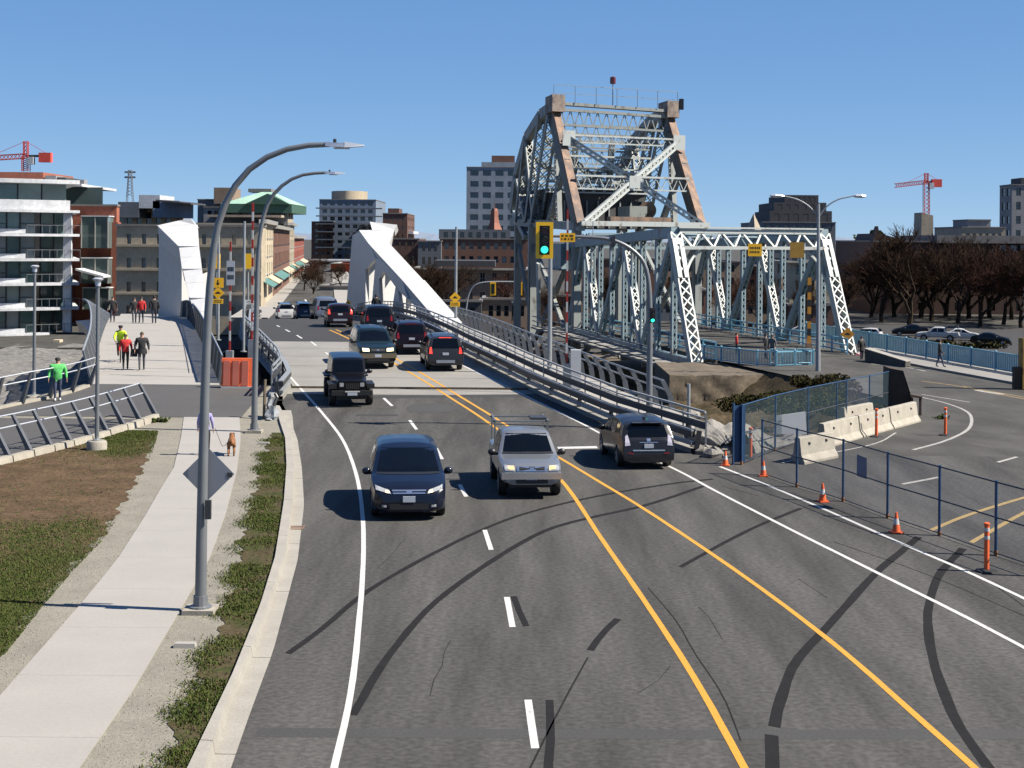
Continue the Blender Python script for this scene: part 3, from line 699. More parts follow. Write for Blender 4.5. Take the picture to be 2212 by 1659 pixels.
# ---- traffic signal mast
def signal_head(root, c, s, board='signal_yellow', lit=2, nm='signal_head'):
    mb = MB(); w_, h_ = .20*s, .56*s; mb.box(c.x-w_, c.x+w_, c.y, c.y+.22*s, c.z-h_, c.z+h_); hd = mb.build(nm, 'black_plastic', root)
    if board:
        mb = MB(); W_, H_, t_ = .335*s, .70*s, .1*s
        for x0, x1, z0, z1 in ((-W_,-w_,-H_,H_),(w_,W_,-H_,H_),(-w_,w_,h_,H_),(-w_,w_,-H_,-h_)): mb.box(c.x+x0, c.x+x1, c.y-.02, c.y+t_, c.z+z0, c.z+z1)
        mb.build('backboard', board, root)
    for k in range(3):
        z = c.z+(.36-.36*k)*s; mb = MB(); mb.lathe((c.x, c.y-.012, z), [(.14*s, 0), (.13*s, -.02)], 16, 'Y'); mb.build('lens', ('light_off_red','light_off_amber','light_green')[k], hd)
        mb = MB()
        for j in range(10):
            t0, t1 = math.pi*j/10, math.pi*(j+1)/10; r = .155*s
            a0, a1 = V((c.x+r*math.cos(t0), c.y, z+r*math.sin(t0))), V((c.x+r*math.cos(t1), c.y, z+r*math.sin(t1))); d = V((0, -.2*s, -.02)); mb.quad(a0, a1, a1+d, a0+d)
        mb.build('visor', 'black_plastic', hd)
    return hd
YS = 34.8; b = V((at(1403, 850, YS).x, YS, zl(YS)))
root = thing('traffic_signal', 'traffic signal on a curved grey mast arm showing green above the guardrail', 'traffic light', b)
P = smooth_path([b]+[at(x, y, YS) for x, y in ((1403,800),(1404,700),(1402,620),(1393,573),(1374,547),(1345,527),(1312,516),(1281,513),(1240,511),(1190,510))], 40)
mb = MB(); mb.tube(P, [.13-.075*i/39 for i in range(40)], 12); mb.build('mast', 'steel_grey', root, smooth=True)
mb = MB(); c = P[-10]; mb.box(c.x-.02, c.x+.12, c.y-.1, c.y+.1, c.z-.14, c.z+.16); mb.build('joint_flange', 'steel_dark', root)
signal_head(root, at(1176.5, 519, YS-.25), .98)
signal_head(root, at(1411, 682, YS-.3), .5, None, nm='side_signal')
mb = MB(); c = at(1226, 513, YS-.12); mb.box(c.x-.29, c.x+.29, c.y, c.y+.02, c.z-.17, c.z+.17); sn = mb.build('street_sign', 'sign_yellow', root)
mb = MB()
for r, row in enumerate(('110110111', '101101011')):
    for i, q in enumerate(row):
        if q == '1': mb.box(c.x-.23+i*.051, c.x-.23+i*.051+.038, c.y-.004, c.y-.001, c.z+.03-.12*r, c.z+.10-.12*r)
mb.build('lettering', 'sign_black', sn)
mb = MB(); pm = at(1281, 470, YS); mb.tube([at(1281,512,YS), at(1281,478,YS)], .02, 6); mb.build('bracket', 'galv', root)
# ---- plain poles and yellow warning signs
def pole(label, x, ytop, ybase, Y, r=.07, m='galv'):
    b = at(x, ybase, Y); root = thing('sign_pole', label, 'pole', b); t = V((b.x, b.y, at(x, ytop, Y).z))
    mb = MB(); mb.tube([b, t], [r, r*.8], 10); mb.build('post', m, root, smooth=True)
    mb = MB(); mb.lathe(b, [(r*2.2,0),(r*2.2,.04),(r*1.2,.05)], 10); mb.build('base_plate', m, root)
    return root
def plate(root, x, y, Y, w_, h_, m, name='sign_plate', diamond=False, marks=0):
    c = at(x, y, Y); mb = MB()
    if diamond: mb.prism([c+V((0,0,h_)), c+V((w_,0,0)), c+V((0,0,-h_)), c+V((-w_,0,0))], (0,.02,0))
    else: mb.box(c.x-w_, c.x+w_, c.y, c.y+.02, c.z-h_, c.z+h_)
    o = mb.build(name, m, root); mb = MB()
    if marks == 1:      # arrow
        mb.box(c.x-w_*.1, c.x+w_*.1, c.y-.004, c.y-.001, c.z-h_*.1, c.z+h_*.55); mb.poly([(c.x, c.y-.003, c.z-h_*.55), (c.x+w_*.38, c.y-.003, c.z-h_*.05), (c.x-w_*.38, c.y-.003, c.z-h_*.05)])
        mb.build('symbol', 'sign_black', o)
    if marks == 2:      # lines of small lettering
        for r in range(2):
            x_ = -w_*.75
            while x_ < w_*.7:
                l_ = random.uniform(.05, .12)*w_*2; mb.box(c.x+x_, c.x+min(x_+l_, w_*.75), c.y-.004, c.y-.001, c.z+h_*(.15-.65*r), c.z+h_*(.5-.65*r)); x_ += l_+w_*.1
        mb.build('lettering', 'sign_black', o)
    if marks == 3:      # ramp symbol
        mb.poly([(c.x-w_*.5, c.y-.003, c.z-h_*.12), (c.x+w_*.5, c.y-.003, c.z-h_*.12), (c.x+w_*.1, c.y-.003, c.z+h_*.22), (c.x-w_*.15, c.y-.003, c.z+h_*.22)]); mb.build('symbol', 'sign_black', o)
    return o
r_ = pole('grey pole with stacked yellow warning signs left of the guardrail', 471, 475, 735, 50, .08)
plate(r_, 470, 611, 49.85, .30, .27, 'sign_yellow', marks=1); plate(r_, 470, 633, 49.85, .34, .34, 'sign_yellow', diamond=True, marks=3); plate(r_, 470, 651, 49.85, .28, .13, 'sign_yellow', marks=2)
pole('bare grey pole between the two raised barrier arms', 526, 478, 760, 45.5, .075)
r_ = pole('tall grey pole with a yellow diamond sign in front of the right white truss', 984, 490, 715, 58, .1)
plate(r_, 983, 643, 57.85, .36, .36, 'sign_yellow', diamond=True, marks=3); plate(r_, 983, 657, 57.84, .3, .16, 'sign_yellow', marks=2)
r_ = pole('small pole with yellow warning signs far down the bridge road', 752, 648, 690, 78, .06)
plate(r_, 752, 655, 77.8, .25, .3, 'sign_yellow', diamond=True, marks=3); plate(r_, 752, 663, 77.8, .25, .15, 'sign_yellow', marks=2)
pole('grey pole rising from the footway behind the traffic signal', 1187, 545, 800, 44, .12)
# ---- raised barrier arms
def gate(label, x, ytop, ybase, Y, cab=None, wd=.04):
    b = at(x, ybase, Y); root = thing('barrier_gate', label, 'barrier', b); zt = at(x, ytop, Y).z; z0 = b.z+.9; n = max(6, int((zt-z0)/.42)); X = at(x, (ytop+ybase)/2, Y).x
    for k in range(n):
        mb = MB(); a, c_ = z0+(zt-z0)*k/n, z0+(zt-z0)*(k+1)/n; mb.box(X-wd, X+wd, Y-.03, Y+.03, a, c_); mb.build('arm_band', 'reflect_white' if k % 2 else 'gate_red', root)
    mb = MB(); mb.box(X-.16, X+.16, Y-.15, Y+.15, b.z-.2, z0); mb.build('hinge_post', 'galv', root)
    if cab:
        mb = MB(); mb.box(X+cab[0], X+cab[1], Y-.2, Y+.25, b.z-.2, b.z+cab[2]); mb.build('cabinet', 'sign_white', root)
    return root
gate('raised red and white barrier arm with a pale cabinet right of the guardrail', 1225, 452, 830, 40, (.18, .62, 1.5), .042)
gt = gate('raised red and white barrier arm above the orange barrier carrying a white notice', 497, 522, 800, 42)
plate(gt, 497, 590, 41.8, .19, .56, 'sign_white', 'notice', marks=2)
gate('tall raised red and white barrier arm beside the second curved lamp', 545, 438, 775, 43.5, None, .045)
# ---- orange plastic barrier
b = gp(513, 838, zl); W_ = .68; root = thing('plastic_barrier', 'bright orange plastic construction barrier across the end of the guardrail', 'barrier', b, 0)
mb = MB(); mb.hexa([b+V(p) for p in ((-W_,-.2,.06),(W_,-.2,.06),(W_,.25,.06),(-W_,.25,.06),(-W_,-.08,1.3),(W_,-.08,1.3),(W_,.1,1.3),(-W_,.1,1.3))]); mb.build('body', 'barrier_orange', root)
for x in (-.45, -.05, .35):
    mb = MB(); mb.hexa([b+V(p) for p in ((x-.14,-.235,.12),(x+.14,-.235,.12),(x+.14,-.18,.12),(x-.14,-.18,.12),(x-.14,-.125,1.2),(x+.14,-.125,1.2),(x+.14,-.08,1.2),(x-.14,-.08,1.2))]); mb.build('rib', 'orange_pale', root)
mb = MB(); mb.box(b.x-W_, b.x+W_, b.y-.26, b.y+.3, b.z-.02, b.z+.08); mb.build('foot', 'reflect_white', root)
mb = MB(); mb.beam(b+V((.1,-.21,.1)), b+V((.62,-.14,.62)), .05, .06); mb.build('brace', 'barrier_orange', root)
# ---- torn sheeting bundle at the end of the left guardrail
b = gp(588, 905, zl); root = thing('sheeting_bundle', 'crumpled pale plastic sheeting and tools heaped at the guardrail end', 'sheeting', b)
mb = MB(); random.seed(11); nU, nV = 12, 8
for j in range(nV+1):
    for i in range(nU):
        t = 2*math.pi*i/nU; r = (.27-.16*j/nV)*random.uniform(.7, 1.25); mb.v.append((b.x+r*math.cos(t)-.1*j/nV, b.y+r*math.sin(t)*1.6+.5*j/nV, b.z+.95*j/nV+random.uniform(-.05,.05)))
for j in range(nV):
    for i in range(nU): mb.f.append((j*nU+i, j*nU+(i+1)%nU, (j+1)*nU+(i+1)%nU, (j+1)*nU+i)); mb.m.append(0)
mb.poly([mb.v[nV*nU+i] for i in range(nU)])
mb.build('sheet', 'sheeting', root)
mb = MB(); mb.tube([b+V((-.3,-.1,0)), b+V((-.32,.2,1.5))], .06, 7); mb.build('support_leg', 'old_concrete', root)
mb = MB(); mb.tube([b+V((.1,-.35,.55)), b+V((.22,-.2,.85)), b+V((.12,-.15,1.0))], .07, 7); mb.build('strap', 'black_plastic', root)
# ---- utility cover and block beside the footpath
for (x, y), lb in (((400,1398),'small concrete utility box in the gravel beside the path'), ((570,960),'flat concrete block in the gravel near the second curved lamp')):
    p = gp(x, y, zl); mb = MB(); mb.hexa([p+V(q) for q in ((-.2,-.1,-.05),(.2,-.1,-.05),(.2,.1,-.05),(-.2,.1,-.05),(-.18,-.08,.08),(.18,-.08,.08),(.18,.08,.08),(-.18,.08,.08))])
    tag(mb.build('utility_box', 'path_concrete', rigid=True), lb, 'box')
# ---- cones and delineator posts
def cone(label, x, y, h, f=zf):
    p = gp(x, y, f); root = thing('traffic_cone', label, 'cone', p, random.uniform(-.3,.3), 'orange cones along the closed lane')
    mb = MB(); s_ = h*.28; mb.box(-s_, s_, -s_, s_, 0, .035); mb.build('base', 'orange', root, local=True)
    for n_, a, b_, m in (('lower_cone', .04, .42, 'orange'), ('reflective_collar', .42, .70, 'reflect_white'), ('upper_cone', .70, 1.0, 'orange')):
        mb = MB(); R_ = lambda t: h*(.22-.17*t); mb.lathe((0,0,0), [(R_(a), h*a), (R_(b_), h*b_)], 14); mb.build(n_, m, root, local=True, smooth=True)
cone('orange cone at the foot of the blue gate post', 1567, 1006, .48); cone('orange cone between the blue gate and the rusty fence post', 1649, 1029, .48)
cone('orange cone on the white line below the third fence post', 1777, 1084, .52); cone('orange cone nearest the camera on the closed lane line', 1936, 1151, .52)
def delineator(label, x, y, h, f):
    p = gp(x, y, f); root = thing('delineator_post', label, 'delineator', p, 0, 'orange delineator posts')
    mb = MB(); mb.lathe((0,0,0), [(.27,0),(.25,.04),(.1,.06)], 8); mb.build('base', 'black_rubber', root, local=True)
    mb = MB(); mb.lathe((0,0,0), [(.06,.05),(.055,h*.93)], 12); mb.build('tube', 'orange', root, local=True, smooth=True)
    for a in (.66, .82):
        mb = MB(); mb.lathe((0,0,0), [(.062,h*a),(.062,h*(a+.07))], 12); mb.build('reflective_band', 'reflect_white', root, local=True, smooth=True)
    mb = MB(); mb.lathe((0,0,0), [(.05,h*.93),(.07,h*.95),(.07,h*.985),(.03,h)], 10); mb.build('cap', 'orange', root, local=True)
delineator('orange delineator post beside the blue gate panel', 1621, 990, 1.05, zf); delineator('orange delineator post in front of the concrete barriers', 1893, 944, 1.1, zo)
delineator('orange delineator post inside the painted curve of the old road', 2042, 941, 1.1, zo); delineator('orange delineator post nearest the camera outside the chain-link fence', 2131, 1235, 1.1, zf)
# ---- chain-link fence
def meshmat(name, col, a, sc=26):
    m = bpy.data.materials.new(name); m.use_nodes = True; n = m.node_tree.nodes; L = m.node_tree.links; b = n['Principled BSDF']
    b.inputs['Base Color'].default_value = (*col, 1); b.inputs['Roughness'].default_value = .6
    tr = n.new('ShaderNodeBsdfTransparent'); mx = n.new('ShaderNodeMixShader'); g = n.new('ShaderNodeNewGeometry')
    nz = n.new('ShaderNodeTexNoise'); nz.inputs['Scale'].default_value = 1.1; L.new(g.outputs['Position'], nz.inputs['Vector'])
    mr = n.new('ShaderNodeMapRange'); mr.inputs['To Min'].default_value = a*.7; mr.inputs['To Max'].default_value = a*1.3; L.new(nz.outputs['Fac'], mr.inputs['Value'])
    L.new(mr.outputs[0], mx.inputs['Fac']); L.new(tr.outputs[0], mx.inputs[1]); L.new(b.outputs[0], mx.inputs[2]); L.new(mx.outputs[0], n['Material Output'].inputs['Surface'])
    M[name] = m
meshmat('chain_link', (.13,.16,.22), .17); meshmat('wind_cloth', (.025,.05,.065), .30)
def fence(label, bases, h, name='chain_link_fence', cloth=None, m='fence_blue', mid=True, f=zf):
    root = thing(name, label, 'fence', bases[0])
    for p in bases:
        mb = MB(); mb.tube([p+V((0,0,-.03)), p+V((0,0,h+.04))], .035, 8); ps_ = mb.build('post', m, root, smooth=True)
        mb = MB(); mb.lathe(p+V((0,0,-.02)), [(.048,0),(.044,.14)], 8); mb.build('rusty_sleeve', 'rust_orange', ps_)
    for i in range(len(bases)-1):
        a, b = bases[i], bases[i+1]
        for k, nm in ((h, 'top_rail'), (h*.52, 'middle_rail'), (.06, 'bottom_wire')):
            mb = MB(); u = V((0,0,k)); mb.tube([a+u, b+u], .02 if k > .1 else .014, 6); mb.build(nm, m if k == h and cloth else 'steel_dark', root)
        mb = MB(); mb.quad(a+V((0,0,.05)), b+V((0,0,.05)), b+V((0,0,h)), a+V((0,0,h))); mb.build('mesh_panel', (cloth or {}).get(i, 'chain_link'), root)
    return root
nb = gpl([(1646,1026),(1721,1052),(1821,1083),(1917,1119),(2029,1157),(2151,1200),(2290,1247)])
fence('long chain-link fence with blue posts closing off the old road', nb, 1.72)
p = nb[2].lerp(nb[3], .42)+V((0,-.03,1.15)); mb = MB(); d = (nb[3]-nb[2]).normalized()*.19
mb.quad(p-d-V((0,0,.3)), p+d-V((0,0,.3)), p+d+V((0,0,.27)), p-d+V((0,0,.3)))
tag(mb.build('fence_notice', 'faded_notice'), 'faded grey notice tied to the chain-link fence', 'notice')
G0 = gp(1602, 1004); G1 = gp(1927, 893, zo)
bk = [G0.lerp(G1, t) for t in (0, .17, .36, .55, .62, .80, 1.0)]
for q in bk[1:]: q.z = zo(q.y)
fence('chain-link fence with blue rails in front of the overgrown bank', bk, 1.95, cloth={0:'wind_cloth',1:'wind_cloth',2:'wind_cloth',3:'wind_cloth',4:'chain_link',5:'wind_cloth'})
root = thing('gate_leaf', 'narrow solid blue gate leaf folded at the fence corner', 'gate', G0+V((-.2,0,0)))
mb = MB(); a = G0+V((-.25,0,.08)); mb.hexa([a, a+V((.38,.1,0)), a+V((.38,.16,0)), a+V((0,.06,0)), a+V((0,0,1.85)), a+V((.38,.1,1.85)), a+V((.38,.16,1.85)), a+V((0,.06,1.85))]); mb.build('panel', 'fence_blue', root)
mb = MB(); mb.tube([a+V((-.03,0,-.1)), a+V((-.03,0,1.95))], .04, 8); mb.build('stile', 'fence_blue', root)
# ---- concrete road barriers
def jersey(label, a, b, group='concrete road barriers', f=zo):
    d = (b-a); L_ = d.length; d.normalize(); n = V((d.y, -d.x, 0)); root = thing('concrete_barrier', label, 'barrier', a, group=group)
    prof = [(-.3,0),(.3,0),(.3,.08),(.17,.28),(.1,.82),(.07,.84),(-.07,.84),(-.1,.82),(-.17,.28),(-.3,.08)]
    mb = MB(); A = [a+n*x+V((0,0,z)) for x, z in prof]; B = [b+n*x+V((0,0,z)) for x, z in prof]; k = len(prof)
    mb.poly(A[::-1]); mb.poly(B)
    for i in range(k): mb.quad(A[i], B[i], B[(i+1)%k], A[(i+1)%k])
    mb.build('body', 'barrier_concrete', root)
    for t in (.25, .75):
        mb = MB(); c = a.lerp(b, t)+n*.125+V((0,0,.62)); mb.lathe(c, [(.05,-.03),(.05,.03)], 8, 'Y'); mb.build('lifting_hole', 'steel_dark', root)
    return root
J0, J1 = gp(1772, 966, zo), gp(1975, 909, zo)
for i, lb in enumerate(('nearest of the pale concrete barriers in the row before the fence', 'middle pale concrete barrier of the row before the fence', 'farthest pale concrete barrier of the row beside the dark hoarding')):
    a, b = J0.lerp(J1, i/3+.006), J0.lerp(J1, (i+1)/3-.006); jersey(lb, a, b)
a, b = gp(1722, 1000, zf), gp(1795, 985, zo); jersey('grey concrete barrier in shade at the fence corner', a, b)
a, b = gp(1818, 925, zo), gp(1880, 912, zo); jersey('weathered concrete barrier behind the pale row under the fence', a, b)
p = gp(1712, 975, zo); mb = MB(); mb.hexa([p+V(q) for q in ((-.55,.4,.5),(.65,.5,.5),(.65,.55,.5),(-.55,.45,.5),(-.5,.4,1.15),(.6,.5,1.3),(.6,.55,1.3),(-.5,.45,1.15))]); tag(mb.build('white_board', 'sign_white', rigid=True), 'white plastic board propped behind the blue gate', 'board')
# ---- dark hoarding wedge
p = gp(1955, 897, zo); root = thing('hoarding', 'dark timber hoarding box with a sloping side by the old road', 'hoarding', p)
mb = MB(); mb.hexa([p+V(q) for q in ((-.65,.3,0),(.55,.1,0),(.65,1.5,0),(-.6,1.7,0),(-.65,.3,2.1),(-.1,.1,2.0),(.0,1.5,2.0),(-.6,1.7,2.1))]); mb.build('box', 'wood', root)
mb = MB(); mb.hexa([p+V(q) for q in ((.2,-.1,.85),(.75,-.1,.75),(.75,.6,.75),(.2,.6,.85),(.2,-.1,.95),(.75,-.1,.85),(.75,.6,.85),(.2,.6,.95))]); mb.build('shelf', 'wood', root)
for q in ((.3,-.05),(.68,-.05)):
    mb = MB(); mb.box(p.x+q[0]-.05, p.x+q[0]+.05, p.y+q[1], p.y+q[1]+.1, p.z, p.z+.8); mb.build('leg', 'wood', root)
mb = MB(); a, b = p+V((-.08,.06,2.0)), p+V((.56,.06,.05)); mb.quad(a, b, b+V((.1,1.4,0)), a+V((.1,1.4,0))); mb.build('mesh_side', 'steel_grey', root)
# ---- abutment, bank and rubble between the bridges
def bank(x, y):
    t = max(0, min(1, (y-33)/14)); e = max(0, 1-abs(x-9-(y-31)*.25)/4.0)
    return -.15-2.6*t+.5*e*(1-t)+.95*max(0, 1-abs(y-33.6)/2.6)*max(0, 1-abs(x-7.4)/1.9)+.22*math.sin(x*2.1+y*.9)*math.sin(y*1.7-x)+.1*math.sin(x*5.3)*math.sin(y*4.1)
mb = MB(); nx, ny = 46, 64
for j in range(ny+1):
    for i in range(nx+1):
        y = Y0+.2+j*26/ny; x0, x1 = grdX(y)+(1.0 if y < 36 else 3.6), lin(old_l, y)+.1; x = x0+(x1-x0)*i/nx
        z = bank(x, y); q = i/nx; q = min(1, max(0, (q-.72)/.28)); z = z*(1-q*q)+(zo(y)-.03)*q*q
        if i == 0: z = min(z, zl(y)-.1)
        mb.v.append((x, y, z+random.uniform(-.05,.05)*(1 if 0 < i < nx else 0)))
for j in range(ny):
    for i in range(nx): a = j*(nx+1)+i; mb.f.append((a, a+1, a+nx+2, a+nx+1)); mb.m.append(0 if j < 14 else 1)
struct(mb.build('rubble_bank', ['rubble', 'bank_soil'], smooth=True, angle=60))
p = gp(1487, 955); root = thing('bollard_post', 'grey steel post with dark sleeve at the end of the guardrail', 'post', p)
mb = MB(); mb.tube([p, p+V((0,0,2.1))], .06, 8); mb.build('post', 'galv', root, smooth=True)
mb = MB(); mb.lathe(p, [(.11,0),(.11,.75)], 10); mb.build('sleeve', 'steel_dark', root, smooth=True)
# ================================================================== THE WHITE TRUSSES OF THE NEW BRIDGE
def zr(z): return z
def white_truss_right():
    root = thing('white_truss', 'white steel truss fin right of the roadway with dark triangular webs', 'bridge truss', (-8, 68, 1))
    XLt = lambda Y: -4.5-.391*(Y-57)
    L = [(57,2.15),(65.2,4.35),(75.6,6.9),(79.2,8.05)]; wd = [1.45,1.5,1.65,3.0]; th = [.5,.9,1.2,1.6]
    mb = MB()
    for i in range(3):
        (Ya, za), (Yb, zb) = L[i], L[i+1]; la, lb = V((XLt(Ya), Ya, za)), V((XLt(Yb), Yb, zb)); ra, rb = la+V((wd[i], .2, -.02)), lb+V((wd[i+1], .3, .05))
        da, db = V((.25,0,-th[i])), V((.25,0,-th[i+1]))
        mb.hexa([la+da, ra+V((-.25,0,-th[i])), rb+V((-.25,0,-th[i+1])), lb+db, la, ra, rb, lb])
    ch_ = mb.build('top_chord', 'white_steel', root)
    for Yq in (59.5, 62.3, 65.2, 67.8, 70.4, 73.0, 75.6):
        w_ = lin([(a_[0], b_) for a_, b_ in zip(L, wd)], Yq); p = V((XLt(Yq), Yq, lin(L, Yq)+.006)); mb = MB(); mb.beam(p+V((.01,0,0)), p+V((w_-.01,.2,-.01)), .025, .004); mb.build('plate_seam', 'seam_grey', ch_)
    a = V((XLt(79.2), 79.2, 8.05)); mb = MB()      # forked head
    mb.prism([a+V((1.15,0,.0)), a+V((.75,1.2,.75)), a+V((3.2,.6,.5)), a+V((3.0,.3,.05)), a+V((1.4,0,0))], (0,.9,-.5)); mb.build('head_horn', 'white_steel', root)
    n = V((.25,.1,0)); pl = lambda q: [V((XLt(Y), Y, z)) for Y, z in q]
    def zb(Y): return lin(L, Y)-lin([(57,.45),(65,.8),(76,1.1)], Y)
    for nm, q in (('end_web', [(84.5,.2),(76.4,.6),(76.7,4.73),(73.2,5.75),(74.6,6.5),(79.2,7.95),(81.8,7.6)]), ('web', [(74.8,.7),(71.4,.9),(72.1,4.14),(70.6,4.85),(71.6,5.7),(73.2,5.75)]),
                  ('web', [(68.7,.9),(65.2,1.0),(66.5,3.6),(67.1,4.0)]), ('gusset', [(70.6,4.85),(68.1,4.1),(66.5,3.6),(64.0,3.15),(65.2,4.3),(71.6,5.7)]), ('end_gusset', [(61.7,1.05),(57,1.2),(57,2.0),(62.2,3.3),(64.0,3.15),(62.0,2.75)])):
        mb = MB(); mb.prism(pl(q), n); mb.build(nm, 'white_steel', root)
    mb = MB(); mb.prism([V((XLt(84.5),84.5,.2)), V((XLt(84.5)+2.2,85,.2)), V((XLt(81.8)+2.6,82.3,7.6)), V((XLt(81.8),81.8,7.6))], (0,.3,0)); mb.build('end_plate', 'white_steel', root)
    for Yc, dY in ((76.5,.9), (71.3,1.3), (65.1,1.2)):        # folded plates turned to the sun
        mb = MB(); a0 = V((XLt(Yc)+.26,Yc+.1,.7)); b0 = V((XLt(Yc)+1.75,Yc+dY,.7)); h = zb(Yc-.5)-.7
        mb.hexa([a0, b0, b0+V((0,.15,0)), a0+V((0,.15,0)), a0+V((0,0,h)), b0+V((0,0,h)), b0+V((0,.15,h)), a0+V((0,.15,h))]); mb.build('folded_plate', 'white_steel', root)
    mb = MB(); mb.beam(V((XLt(57)+.7,57,1.15)), V((XLt(85)+.8,85,0)), 1.5, .7); mb.build('bottom_chord', 'white_steel', root)
def white_truss_left():
    root = thing('white_truss', 'white steel truss fin left of the roadway behind the nearest lamp', 'bridge truss', (-24, 70, 1))
    Ye = 80.0
    XR = lambda Y: -18.7-.378*(Y-57)
    L = [(57,1.95),(62.5,3.2),(69,4.95),(75,6.6),(78.5,8.4)]; wd = [.8,1.1,1.5,1.7,3.5]; th = [.4,.6,.9,1.2,1.6]; mb = MB()
    for i in range(4):
        (Ya, za), (Yb, zb) = L[i], L[i+1]; ra, rb = V((XR(Ya), Ya, za)), V((XR(Yb), Yb, zb)); la, lb = ra+V((-wd[i],.0,0)), rb+V((-wd[i+1],.2,-.1))
        da, db = V((0,0,-th[i])), V((0,0,-th[i+1]))
        mb.hexa([la+da+V((.2,0,0)), ra+da, rb+db, lb+db+V((.2,0,0)), la, ra, rb, lb])
    ch_ = mb.build('top_chord', 'white_steel', root)
    for Yq in (59.5, 62.5, 65.8, 69, 72, 75):
        w_ = lin([(a_[0], b_) for a_, b_ in zip(L, wd)], Yq); p = V((XR(Yq), Yq, lin(L, Yq)+.006)); mb = MB(); mb.beam(p+V((-.01,0,0)), p+V((-w_+.01,0,0)), .025, .004); mb.build('plate_seam', 'seam_grey', ch_)
    a = V((XR(78.5), 78.5, 8.4)); mb = MB(); mb.prism([a+V((-3.6,.2,-.1)), a+V((-.2,0,.0)), a+V((-.9,.8,.55)), a+V((-2.1,1.2,.35))], (0,1.0,-.3)); mb.build('head_horn', 'white_steel', root)
    # tall shaded end web, turned towards the walkway
    c = V((XR(78.5)-3.7, 79.2, 0)); mb = MB()
    mb.hexa([V((c.x,79.5,-.5)), V((c.x+2.5,78.2,-.5)), V((c.x+2.6,80.5,-.5)), V((c.x,81.5,-.5)), V((c.x+.1,79.3,8.15)), V((c.x+2.4,78.4,6.4)), V((c.x+2.4,80.5,6.4)), V((c.x+.1,81.0,8.15))])
    mb.build('end_web', 'white_steel', root)
    for Ya, Yt, Yb in ((66.5,70.5,71.5), (61.5,64.5,65.5)):
        mb = MB(); z = lin(L, Yt)-1.0
        mb.prism([V((XR(Ya)-.9,Ya,1.0)), V((XR(Yb)-.9,Yb,.8)), V((XR(Yt+.4)-.9,Yt+.4,z)), V((XR(Yt-.4)-.9,Yt-.4,z))], (.3,.1,0)); mb.build('web', 'white_steel', root)
        mb = MB(); a0 = V((XR(Yb)-.6,Yb,.8)); b0 = V((XR(Yb)+.0,Yb+1.5,.8)); mb.hexa([a0, b0, b0+V((0,.15,0)), a0+V((0,.15,0)), a0+V((0,0,z-1)), b0+V((0,0,z-.6)), b0+V((0,.15,z-.6)), a0+V((0,.15,z-1))]); mb.build('folded_plate', 'white_steel', root)
    mb = MB(); mb.beam(V((XR(57)-.7,57,1.2)), V((XR(82)-.9,82,0)), 1.4, .6); mb.build('bottom_chord', 'white_steel', root)
white_truss_right(); white_truss_left()

# ================================================================== THE OLD BLUE BASCULE BRIDGE
OA = V((-.287, .958, 0)); ON = V((.958, .287, 0)); OO = V((12.85, 64, 0)); OW = 12.6
def ob(s, t, z): return OO+OA*s+ON*t+V((0,0,z))
def lattice(root, name, p, q, w_, d_, wdir, m, fl=.11, pitch=None, bar=.07, both=True, split=False):
    p, q, wdir = V(p), V(q), V(wdir); ax = (q-p); L_ = ax.length; ax.normalize()
    wdir = (wdir-ax*wdir.dot(ax)).normalized(); nn = ax.cross(wdir).normalized()
    mb = MB()
    for s_ in (-1, 1): mb.beam(p+wdir*s_*(w_/2-fl/2), q+wdir*s_*(w_/2-fl/2), fl, d_, nn)
    par = None
    k = max(2, int(round(L_/(pitch or w_)))); lb = MB()
    for f in ((-1, 1) if both else (-1,)):
        for i in range(k):
            a, b = p+ax*(L_*i/k), p+ax*(L_*(i+1)/k); o = nn*f*(d_/2-.012); e = wdir*(w_/2-fl*.6)
            tgt = lb if split else mb
            tgt.beam(a-e+o, b+e+o, bar, .018, nn); tgt.beam(a+e+o*1.03, b-e+o*1.03, bar, .018, nn)
    ob_ = mb.build(name, m, root)
    if split: lb.build('lacing', m, ob_)
    return ob_
def zigzag(root, name, pa, pb, dn, n, m, bar=.12, th=.12, fl=.28):
    mb = MB(); dn = V(dn); ax = (pb-pa); up = ax.cross(dn)
    mb.beam(pa, pb, fl, fl*.9); mb.beam(pa+dn, pb+dn, fl*.8, fl*.7)
    for i in range(n):
        a, b, c = pa.lerp(pb, i/n), pa.lerp(pb, (i+.5)/n), pa.lerp(pb, (i+1)/n); mb.beam(a, b+dn, bar, th, up); mb.beam(b+dn, c, bar, th, up)
    return mb.build(name, m, root)
fx = thing('old_truss_span', 'pale blue riveted truss span of the old bridge with an open portal', 'bridge truss', ob(11, 6, -1))
ZB, ZT_ = -1.2, 7.9; SB = (0, 8.8, 17.6, 25.5); ST = (3.4, 12.3, 21.2)
